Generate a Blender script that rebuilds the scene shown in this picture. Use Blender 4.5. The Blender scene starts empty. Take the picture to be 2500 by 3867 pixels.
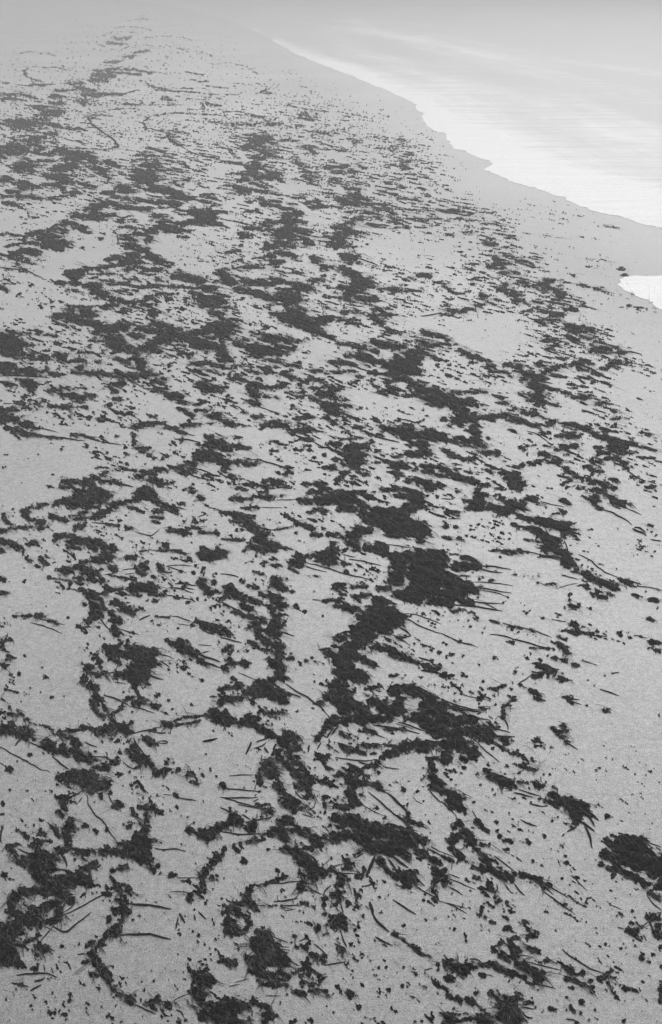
import bpy, math, random
import numpy as np

# ------------------------------------------------------------------ camera, world, sun, exposure
random.seed(7); RNG = np.random.default_rng(7)
scene = bpy.context.scene
H = 6.0                                   # height of the lens above the sand, metres
PITCH = math.radians(28.4)                # tilt below the horizontal
FL, SENS = 35.0, 36.0
cam_d = bpy.data.cameras.new('camera'); cam = bpy.data.objects.new('camera', cam_d)
scene.collection.objects.link(cam)
cam_d.sensor_fit = 'VERTICAL'; cam_d.sensor_height = SENS; cam_d.lens = FL
cam_d.clip_start = 0.1; cam_d.clip_end = 4000
cam.location = (0, 0, H); cam.rotation_euler = (math.pi/2 - PITCH, 0, 0)
scene.camera = cam

SUN_EL, SUN_AZ = math.radians(48), math.radians(20)
world = bpy.data.worlds.new('World'); scene.world = world; world.use_nodes = True
wn = world.node_tree; wn.nodes.clear()
sky = wn.nodes.new('ShaderNodeTexSky'); sky.sky_type = 'NISHITA'; sky.sun_disc = False
sky.sun_elevation = SUN_EL; sky.sun_rotation = SUN_AZ; sky.dust_density = 6.0; sky.air_density = 1.2
bw = wn.nodes.new('ShaderNodeRGBToBW')    # the photograph is black and white
bg = wn.nodes.new('ShaderNodeBackground'); bg.inputs['Strength'].default_value = 0.12
wo = wn.nodes.new('ShaderNodeOutputWorld')
wn.links.new(sky.outputs[0], bw.inputs[0]); wn.links.new(bw.outputs[0], bg.inputs[0]); wn.links.new(bg.outputs[0], wo.inputs[0])
sun_d = bpy.data.lights.new('sun', 'SUN'); sun_d.energy = 0.75; sun_d.angle = math.radians(70); sun_d.color = (1, 1, 1)
sun = bpy.data.objects.new('sun', sun_d); scene.collection.objects.link(sun)
sun.rotation_euler = (math.pi/2 - SUN_EL, 0, math.pi - SUN_AZ)
vs = scene.view_settings
vs.view_transform = 'Standard'; vs.look = 'None'; vs.gamma = 1.0; vs.use_curve_mapping = False
vs.exposure = 0.47

# ------------------------------------------------------------------ ground <-> level-of-detail grid
# The sand is meshed finely near the lens and coarsely far away; grid units are 1/F of the viewing distance.
F = FL/SENS*3867.0
CP, SP = math.cos(PITCH), math.sin(PITCH)
def to_ground(x, y):
    dx = (x-1250.0)/F; dy = (1933.5-y)/F
    t = H/(SP - dy*CP)
    return dx*t, (CP+dy*SP)*t, t
def to_grid(X, Y):
    depth = Y*CP + H*SP
    up = Y*SP - H*CP
    return 1250.0 + F*X/depth, 1933.5 - F*up/depth, depth

# ------------------------------------------------------------------ noise
def hash2(ix, iy, seed):
    h = (ix.astype(np.int64)*374761393 + iy.astype(np.int64)*668265263 + seed*982451653) & 0xffffffff
    h = ((h ^ (h >> 13))*1274126177) & 0xffffffff
    h = (h ^ (h >> 16)) & 0xffff
    return h.astype(np.float32)/65535.0
def vnoise(x, y, seed):
    ix = np.floor(x); iy = np.floor(y); fx = (x-ix).astype(np.float32); fy = (y-iy).astype(np.float32)
    ix = ix.astype(np.int64); iy = iy.astype(np.int64)
    fx = fx*fx*(3-2*fx); fy = fy*fy*(3-2*fy)
    a = hash2(ix, iy, seed); b = hash2(ix+1, iy, seed); c = hash2(ix, iy+1, seed); d = hash2(ix+1, iy+1, seed)
    return (a+(b-a)*fx)*(1-fy) + (c+(d-c)*fx)*fy
def fbm(s, t, lam, seed, octs=4, gain=0.62):
    v = 0; amp = 1; tot = 0
    for o in range(octs):
        k = 2.03**o/lam
        v = v + amp*(vnoise(s*k+13.1*o, t*k-7.7*o, seed+o)-0.5); tot += amp; amp *= gain
    return v/tot
def rank01(v):
    srt = np.sort(RNG.choice(v.ravel(), 60000))
    return (np.searchsorted(srt, v)/60000.0).astype(np.float32)
DRIFT = math.atan2(-1.0, 1.0)            # everything was combed this way by the ebbing water
def drift_axes(X, Y):
    c, s = math.cos(DRIFT), math.sin(DRIFT)
    return X*c+Y*s, -X*s+Y*c

# ------------------------------------------------------------------ materials (the picture is monochrome)
def new_mat(name):
    m = bpy.data.materials.new(name); m.use_nodes = True; n = m.node_tree
    b = n.nodes['Principled BSDF']; return m, n, b
def nd(n, t, **kw):
    o = n.nodes.new(t)
    for k, v in kw.items():
        if k in o.inputs: o.inputs[k].default_value = v
        else: setattr(o, k, v)
    return o
def ramp(n, src, p0, c0, p1, c1):
    r = n.nodes.new('ShaderNodeMapRange'); r.inputs[1].default_value = p0; r.inputs[2].default_value = p1
    r.inputs[3].default_value = c0; r.inputs[4].default_value = c1
    n.links.new(src, r.inputs[0]); return r.outputs[0]
def mth(n, op, a, b):
    m = n.nodes.new('ShaderNodeMath'); m.operation = op
    for i, v in enumerate((a, b)):
        if isinstance(v, (int, float)): m.inputs[i].default_value = v
        else: n.links.new(v, m.inputs[i])
    return m.outputs[0]
def noise(n, scale, detail=2.0, rough=0.5, vec=None):
    t = n.nodes.new('ShaderNodeTexNoise'); t.inputs['Scale'].default_value = scale
    t.inputs['Detail'].default_value = detail; t.inputs['Roughness'].default_value = rough
    if vec is not None: n.links.new(vec, t.inputs['Vector'])
    return t.outputs[0]
def bump(n, b, h, strength, dist):
    k = n.nodes.new('ShaderNodeBump'); k.inputs['Strength'].default_value = strength; k.inputs['Distance'].default_value = dist
    n.links.new(h, k.inputs['Height']); n.links.new(k.outputs[0], b.inputs['Normal'])

def sand_material():
    m, n, b = new_mat('sand')
    pos = n.nodes.new('ShaderNodeNewGeometry').outputs['Position']
    big = ramp(n, noise(n, 0.13, 3, 0.5, pos), 0.3, -0.035, 0.7, 0.035)
    mid = ramp(n, noise(n, 2.2, 4, 0.6, pos), 0.25, -0.02, 0.75, 0.02)
    g1 = ramp(n, noise(n, 90, 2, 0.85, pos), 0.3, -0.19, 0.7, 0.19)
    g2 = ramp(n, noise(n, 28, 2, 0.75, pos), 0.3, -0.07, 0.7, 0.07)
    g3 = ramp(n, noise(n, 11, 2, 0.7, pos), 0.3, -0.045, 0.7, 0.045)
    wet = n.nodes.new('ShaderNodeAttribute'); wet.attribute_name = 'wet'  # shore wetness, plus light falloff painted into the near sand
    s = mth(n, 'ADD', big, mid); s = mth(n, 'ADD', s, g1); s = mth(n, 'ADD', s, g2); s = mth(n, 'ADD', s, g3)
    s = mth(n, 'ADD', s, 0.29)
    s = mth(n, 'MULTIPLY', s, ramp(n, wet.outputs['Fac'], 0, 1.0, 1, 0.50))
    n.links.new(s, b.inputs['Base Color'])
    n.links.new(ramp(n, wet.outputs['Fac'], 0, 0.5, 1, 0.42), b.inputs['Roughness'])
    b.inputs['Specular IOR Level'].default_value = 0.6
    h = mth(n, 'ADD', mth(n, 'MULTIPLY', g1, 0.6), g2)
    bump(n, b, h, 0.3, 0.02)
    return m
def weed_material(name, lo, hi, rough=0.62):
    m, n, b = new_mat(name)
    pos = n.nodes.new('ShaderNodeNewGeometry').outputs['Position']
    a = noise(n, 34, 4, 0.7, pos)
    n.links.new(ramp(n, a, 0.35, lo, 0.72, hi), b.inputs['Base Color'])
    b.inputs['Roughness'].default_value = rough; b.inputs['Specular IOR Level'].default_value = 0.03
    bump(n, b, noise(n, 60, 3, 0.7, pos), 0.6, 0.02)
    return m
def water_material():
    m, n, b = new_mat('shallow_sea_water')
    pos = n.nodes.new('ShaderNodeNewGeometry').outputs['Position']
    at = n.nodes.new('ShaderNodeAttribute'); at.attribute_name = 'shore'
    mp = n.nodes.new('ShaderNodeMapping'); mp.inputs['Rotation'].default_value = (0, 0, math.radians(4)); mp.inputs['Scale'].default_value = (0.16, 1.0, 1)
    n.links.new(pos, mp.inputs[0])
    st = noise(n, 1.3, 5, 0.65, mp.outputs[0])
    ds = n.nodes.new('ShaderNodeAttribute'); ds.attribute_name = 'offshore'
    sx = n.nodes.new('ShaderNodeSeparateXYZ'); n.links.new(pos, sx.inputs[0])
    cb = n.nodes.new('ShaderNodeCombineXYZ'); n.links.new(mth(n, 'MULTIPLY', ds.outputs['Fac'], 0.22), cb.inputs[0]); n.links.new(mth(n, 'MULTIPLY', sx.outputs[1], 0.035), cb.inputs[1])
    st2 = noise(n, 1.0, 5, 0.6, cb.outputs[0])
    fo = mth(n, 'ADD', at.outputs['Fac'], ramp(n, st, 0.3, -0.32, 0.7, 0.32))
    fo = mth(n, 'ADD', fo, ramp(n, st2, 0.3, -0.5, 0.7, 0.5))
    fr = ramp(n, fo, 0.05, 0.0, 0.95, 1.0)
    fg = ramp(n, noise(n, 7, 5, 0.9, pos), 0.3, -0.10, 0.7, 0.10)
    n.links.new(mth(n, 'ADD', ramp(n, fr, 0, WATER_LO, 1, 0.74), fg), b.inputs['Base Color'])
    n.links.new(ramp(n, fr, 0, 0.35, 1, 0.8), b.inputs['Roughness'])
    b.inputs['Specular IOR Level'].default_value = 0.5
    wv = noise(n, 1.1, 4, 0.6, mp.outputs[0])
    bump(n, b, wv, 0.5, 0.12)
    return m
WATER_LO = 0.25
M_SAND = sand_material()
M_WEED = weed_material('seaweed_wet_black', 0.0, 0.018)
M_FROND = weed_material('seaweed_frond', 0.001, 0.11, 0.5)
M_STALK = weed_material('kelp_stalk', 0.006, 0.025, 0.65)
M_WATER = water_material()

# ------------------------------------------------------------------ object helpers
col = scene.collection
def tag(o, label=None, cat=None, group=None, kind=None):
    if label: o['label'] = label
    if cat: o['category'] = cat
    if group: o['group'] = group
    if kind: o['kind'] = kind
    return o
def mesh_np(name, co, faces, mat, smooth=True, attrs=None):
    co = np.asarray(co, np.float32); faces = np.asarray(faces, np.int32); k = faces.shape[1]
    me = bpy.data.meshes.new(name)
    me.vertices.add(len(co)); me.vertices.foreach_set('co', co.ravel())
    me.loops.add(faces.size); me.loops.foreach_set('vertex_index', faces.ravel())
    me.polygons.add(len(faces)); me.polygons.foreach_set('loop_start', np.arange(0, faces.size, k, dtype=np.int32))
    me.polygons.foreach_set('loop_total', np.full(len(faces), k, np.int32))
    if smooth: me.polygons.foreach_set('use_smooth', np.ones(len(faces), bool))
    me.update(calc_edges=True)
    for an, av in (attrs or {}).items():
        a = me.attributes.new(an, 'FLOAT', 'POINT'); a.data.foreach_set('value', np.asarray(av, np.float32))
    me.materials.append(mat)
    return me
def obj(name, me, parent=None):
    o = bpy.data.objects.new(name, me); col.objects.link(o)
    if parent: o.parent = parent
    return o

# ------------------------------------------------------------------ the shoreline, in metres on the ground
SHORE_PX = [(-700,-60),(200,-25),(560,8),(760,45),(900,92),(1010,142),(1128,211),(1250,258),(1372,306),(1470,345),(1560,388),(1572,415),(1600,432),(1592,463),(1640,492),(1690,510),(1684,534),(1716,560),
            (1760,577),(1812,596),(1858,618),(1832,642),(1880,664),(1940,688),(2030,716),(2110,744),(2170,770),(2224,794),(2300,812),(2370,826),(2435,852),(2500,862),(2620,900),(2900,985),(3400,1130)]
def grid_line(px, n_per=60):
    P = np.array(px, float); out = []
    for a, b in zip(P[:-1], P[1:]):
        m = max(2, int(np.hypot(*(b-a))/4))
        out.append(a + (b-a)*np.linspace(0, 1, m, endpoint=False)[:, None])
    out.append(P[-1:]); Q = np.vstack(out)
    j = fbm(Q[:, 0]*1.0, Q[:, 1]*2.0, 40.0, 91, 4)
    Q[:, 0] += (j*26 + 16*np.maximum(0, 1-np.abs(((Q[:, 1]*1.3+30*j) % 46)-8)/8)*(j > -.1))*np.clip((Q[:, 1]+50)/500, 0.05, 1)
    Q[:, 1] = np.maximum(Q[:, 1], -66)
    return Q
SH = grid_line(SHORE_PX)
SX, SY, _ = to_ground(SH[:, 0], SH[:, 1])
SHORE = np.stack([SX, SY], 1)
LOBE_PX = [(2980,1030),(2700,1036),(2500,1041),(2440,1043),(2400,1041),(2364,1045),(2356,1052),(2345,1056),(2350,1062),(2324,1075),(2350,1090),(2386,1108),(2425,1128),(2445,1140),(2462,1142),(2478,1160),(2500,1170),(2600,1205),(2980,1340)]
def shore_dist(X, Y):                      # distance inland from the water's edge (coarse)
    S = SHORE[::6]; d = np.full(X.shape, 1e9, np.float32)
    for a, b in zip(S[:-1], S[1:]):
        v = b-a; L = v@v
        if L < 1e-9: continue
        t = np.clip(((X-a[0])*v[0]+(Y-a[1])*v[1])/L, 0, 1)
        d = np.minimum(d, np.hypot(X-a[0]-t*v[0], Y-a[1]-t*v[1]))
    return d

# ------------------------------------------------------------------ sand
def build_sand():
    gx = np.concatenate([np.linspace(-9000, -900, 14)[:-1], np.linspace(-900, 3400, 110), np.linspace(3400, 11500, 14)[1:]])
    yl = np.concatenate([np.linspace(9000, 4400, 10)[:-1], np.linspace(4400, 0, 150), np.array([-25, -45, -60, -72, -82.])])
    GX, GY = np.meshgrid(gx, yl); X, Y, T = to_ground(GX, GY)
    Z = 0.0*X
    d = shore_dist(X, Y)
    n = fbm(X, Y, 6.0, 55, 3)
    dn = d/WET_W + 0.25*n
    wet = np.exp(-((dn-0.9)/0.62)**2)*np.where(dn < 0.9, 1, 1) + 0.25*np.clip(1-dn*2, 0, 1)
    wet = wet*np.clip(1.35-Y/70, 0.15, 1)
    # the damp hollow far up the beach
    wet = np.maximum(wet, 0.2*np.clip((Y-48)/45, 0, 1)*np.clip((14-X+8*n)/20, 0, 1))
    # corner light falloff painted as a darker tone on the near left sand
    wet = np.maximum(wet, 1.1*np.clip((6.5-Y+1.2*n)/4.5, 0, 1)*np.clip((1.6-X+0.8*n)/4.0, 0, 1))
    wet = np.maximum(wet, 0.85*np.clip((9.5-Y+1.5*n)/6.0, 0, 1))  # same painted falloff, weaker, across all the near sand
    r, c = X.shape; idx = np.arange(r*c).reshape(r, c)
    fc = np.stack([idx[:-1, :-1], idx[1:, :-1], idx[1:, 1:], idx[:-1, 1:]], -1).reshape(-1, 4)
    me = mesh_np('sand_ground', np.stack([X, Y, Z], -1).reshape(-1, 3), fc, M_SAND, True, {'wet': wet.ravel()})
    o = obj('sand_ground', me); tag(o, kind='structure')
    # the beach goes on behind the lens and out to the horizon
    y0 = float(Y.min()); R = 1500.0
    b = mesh_np('beach', np.array([(-R, -R, -.004), (R, -R, -.004), (R, R, -.004), (-R, R, -.004)]), np.array([(0, 1, 2, 3)]), M_SAND, False)
    tag(obj('beach', b), kind='structure')
WET_W = 4.6
build_sand()

# ------------------------------------------------------------------ sea
def build_water(name, edge, foam, length, zoff, direction=None, decay=1.0):
    steps = np.concatenate([[0, .05, .12, .25, .45, .7, 1, 1.4, 2, 2.8, 3.8, 5, 6.5, 8.5, 11, 14, 18, 24, 32, 44, 60, 85, 120, 170, 250, 360]])
    steps = steps[steps <= length]
    n = len(edge); t = np.gradient(edge, axis=0)
    dirv = np.array(direction, float); dirv /= np.hypot(*dirv)
    kk = 90; ker = np.hanning(kk+2)[1:-1]; ker /= ker.sum()
    smo = np.stack([np.convolve(np.pad(edge[:, i], kk//2, mode='edge'), ker, 'same')[kk//2:kk//2+n] for i in (0, 1)], 1)
    mix = np.clip(steps/4.0, 0, 1)[None, :, None]
    V = edge[:, None, :]*(1-mix) + smo[:, None, :]*mix + dirv[None, None, :]*steps[None, :, None]
    z = zoff + 0.02*(1-np.exp(-steps/0.6))
    Z = np.broadcast_to(z[None, :], V.shape[:2])
    rise = 0.03*fbm(V[..., 0]*0.5, V[..., 1]*2, 2.5, 31, 3)*np.clip(steps/2, 0, 1)[None, :]
    Z = Z + rise*(steps < 200)
    co = np.concatenate([V, Z[..., None]], -1)
    sh = foam(edge, steps)
    idx = np.arange(co.shape[0]*co.shape[1]).reshape(co.shape[:2])
    fc = np.stack([idx[:-1, :-1], idx[1:, :-1], idx[1:, 1:], idx[:-1, 1:]], -1).reshape(-1, 4)[:, ::-1]
    o = obj(name, mesh_np(name, co.reshape(-1, 3), fc, M_WATER, True, {'shore': sh.ravel(), 'offshore': np.broadcast_to(steps[None, :], V.shape[:2]).ravel()}))
    tag(o, kind='structure'); return o
def sea_foam(edge, steps):
    _, gy, _ = to_grid(edge[:, 0], edge[:, 1])
    near = np.clip((gy-150)/450, 0.0, 1)                                   # thicker foam on the near stretch
    w = 2.2 + 6.0*near
    band = 0.55*np.exp(-((steps[None, :]-16.0)/5.0)**2)*np.clip((gy-40)/120, 0, 1)[:, None]*np.clip((420-gy)/200, 0, 1)[:, None]
    return band + np.clip((0.95*np.clip((gy-90)/200, 0.0, 1)**0.7+0.15*near)[:, None]*1.25*np.exp(-(steps[None, :]/w[:, None])**1.2), 0, 1.2)
build_water('sea', SHORE, sea_foam, 400, 0.006, (1.0, 0.62))
LB = grid_line(LOBE_PX); LX, LY, _ = to_ground(LB[:, 0], LB[:, 1])
def build_lobe():
    tip = 0; pts = np.stack([LX, LY], 1); n = len(pts)
    i0 = int(np.argmin(LB[:, 0])); far = pts[:i0+1][::-1]; near = pts[i0:]
    m = 60; fa = np.linspace(0, 1, m)
    def res(L):
        s = np.concatenate([[0], np.cumsum(np.hypot(*np.diff(L, axis=0).T))]); s /= s[-1]
        return np.stack([np.interp(fa, s, L[:, 0]), np.interp(fa, s, L[:, 1])], 1)
    A = np.vstack([far]) ; B = near
    k = 400
    def resn(L):
        s = np.concatenate([[0], np.cumsum(np.hypot(*np.diff(L, axis=0).T))]); s /= s[-1]; q = np.linspace(0, 1, k)
        return np.stack([np.interp(q, s, L[:, 0]), np.interp(q, s, L[:, 1])], 1)
    A, B = resn(A), resn(B); w = np.array([0, .02, .06, .15, .35, .65, .85, .94, .98, 1])
    V = A[:, None]*(1-w)[None, :, None] + B[:, None]*w[None, :, None]
    Z = 0.005 + 0.012*np.sin(np.pi*w)[None, :]*np.clip(np.linspace(0, 4, k), 0, 1)[:, None]
    co = np.concatenate([V, Z[..., None]], -1); idx = np.arange(k*len(w)).reshape(k, len(w))
    fc = np.stack([idx[:-1, :-1], idx[:-1, 1:], idx[1:, 1:], idx[1:, :-1]], -1).reshape(-1, 4)
    tag(obj('wave_wash', mesh_np('wave_wash', co.reshape(-1, 3), fc, M_WATER, True, {'shore': np.full(k*len(w), 1.3)})), kind='structure')
build_lobe()

# ------------------------------------------------------------------ fog
def build_haze():
    R = 620.0; z0, z1 = -1.0, H+0.6
    v = [(x, y, z) for z in (z0, z1) for x, y in ((-R, -R), (R, -R), (R, R), (-R, R))]
    f = [(0, 3, 2, 1), (4, 5, 6, 7), (0, 1, 5, 4), (1, 2, 6, 5), (2, 3, 7, 6), (3, 0, 4, 7)]
    m = bpy.data.materials.new('haze'); m.use_nodes = True; n = m.node_tree; n.nodes.clear()
    pv = n.nodes.new('ShaderNodeVolumePrincipled'); pv.inputs['Color'].default_value = (HAZE_C, HAZE_C, HAZE_C, 1)
    pv.inputs['Density'].default_value = HAZE_D; pv.inputs['Anisotropy'].default_value = 0.0
    out = n.nodes.new('ShaderNodeOutputMaterial'); n.links.new(pv.outputs[0], out.inputs['Volume'])
    o = obj('haze', mesh_np('haze', v, np.array(f), m, False)); tag(o, kind='stuff')
HAZE_C, HAZE_D = 0.90, 0.0062
build_haze()

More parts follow.
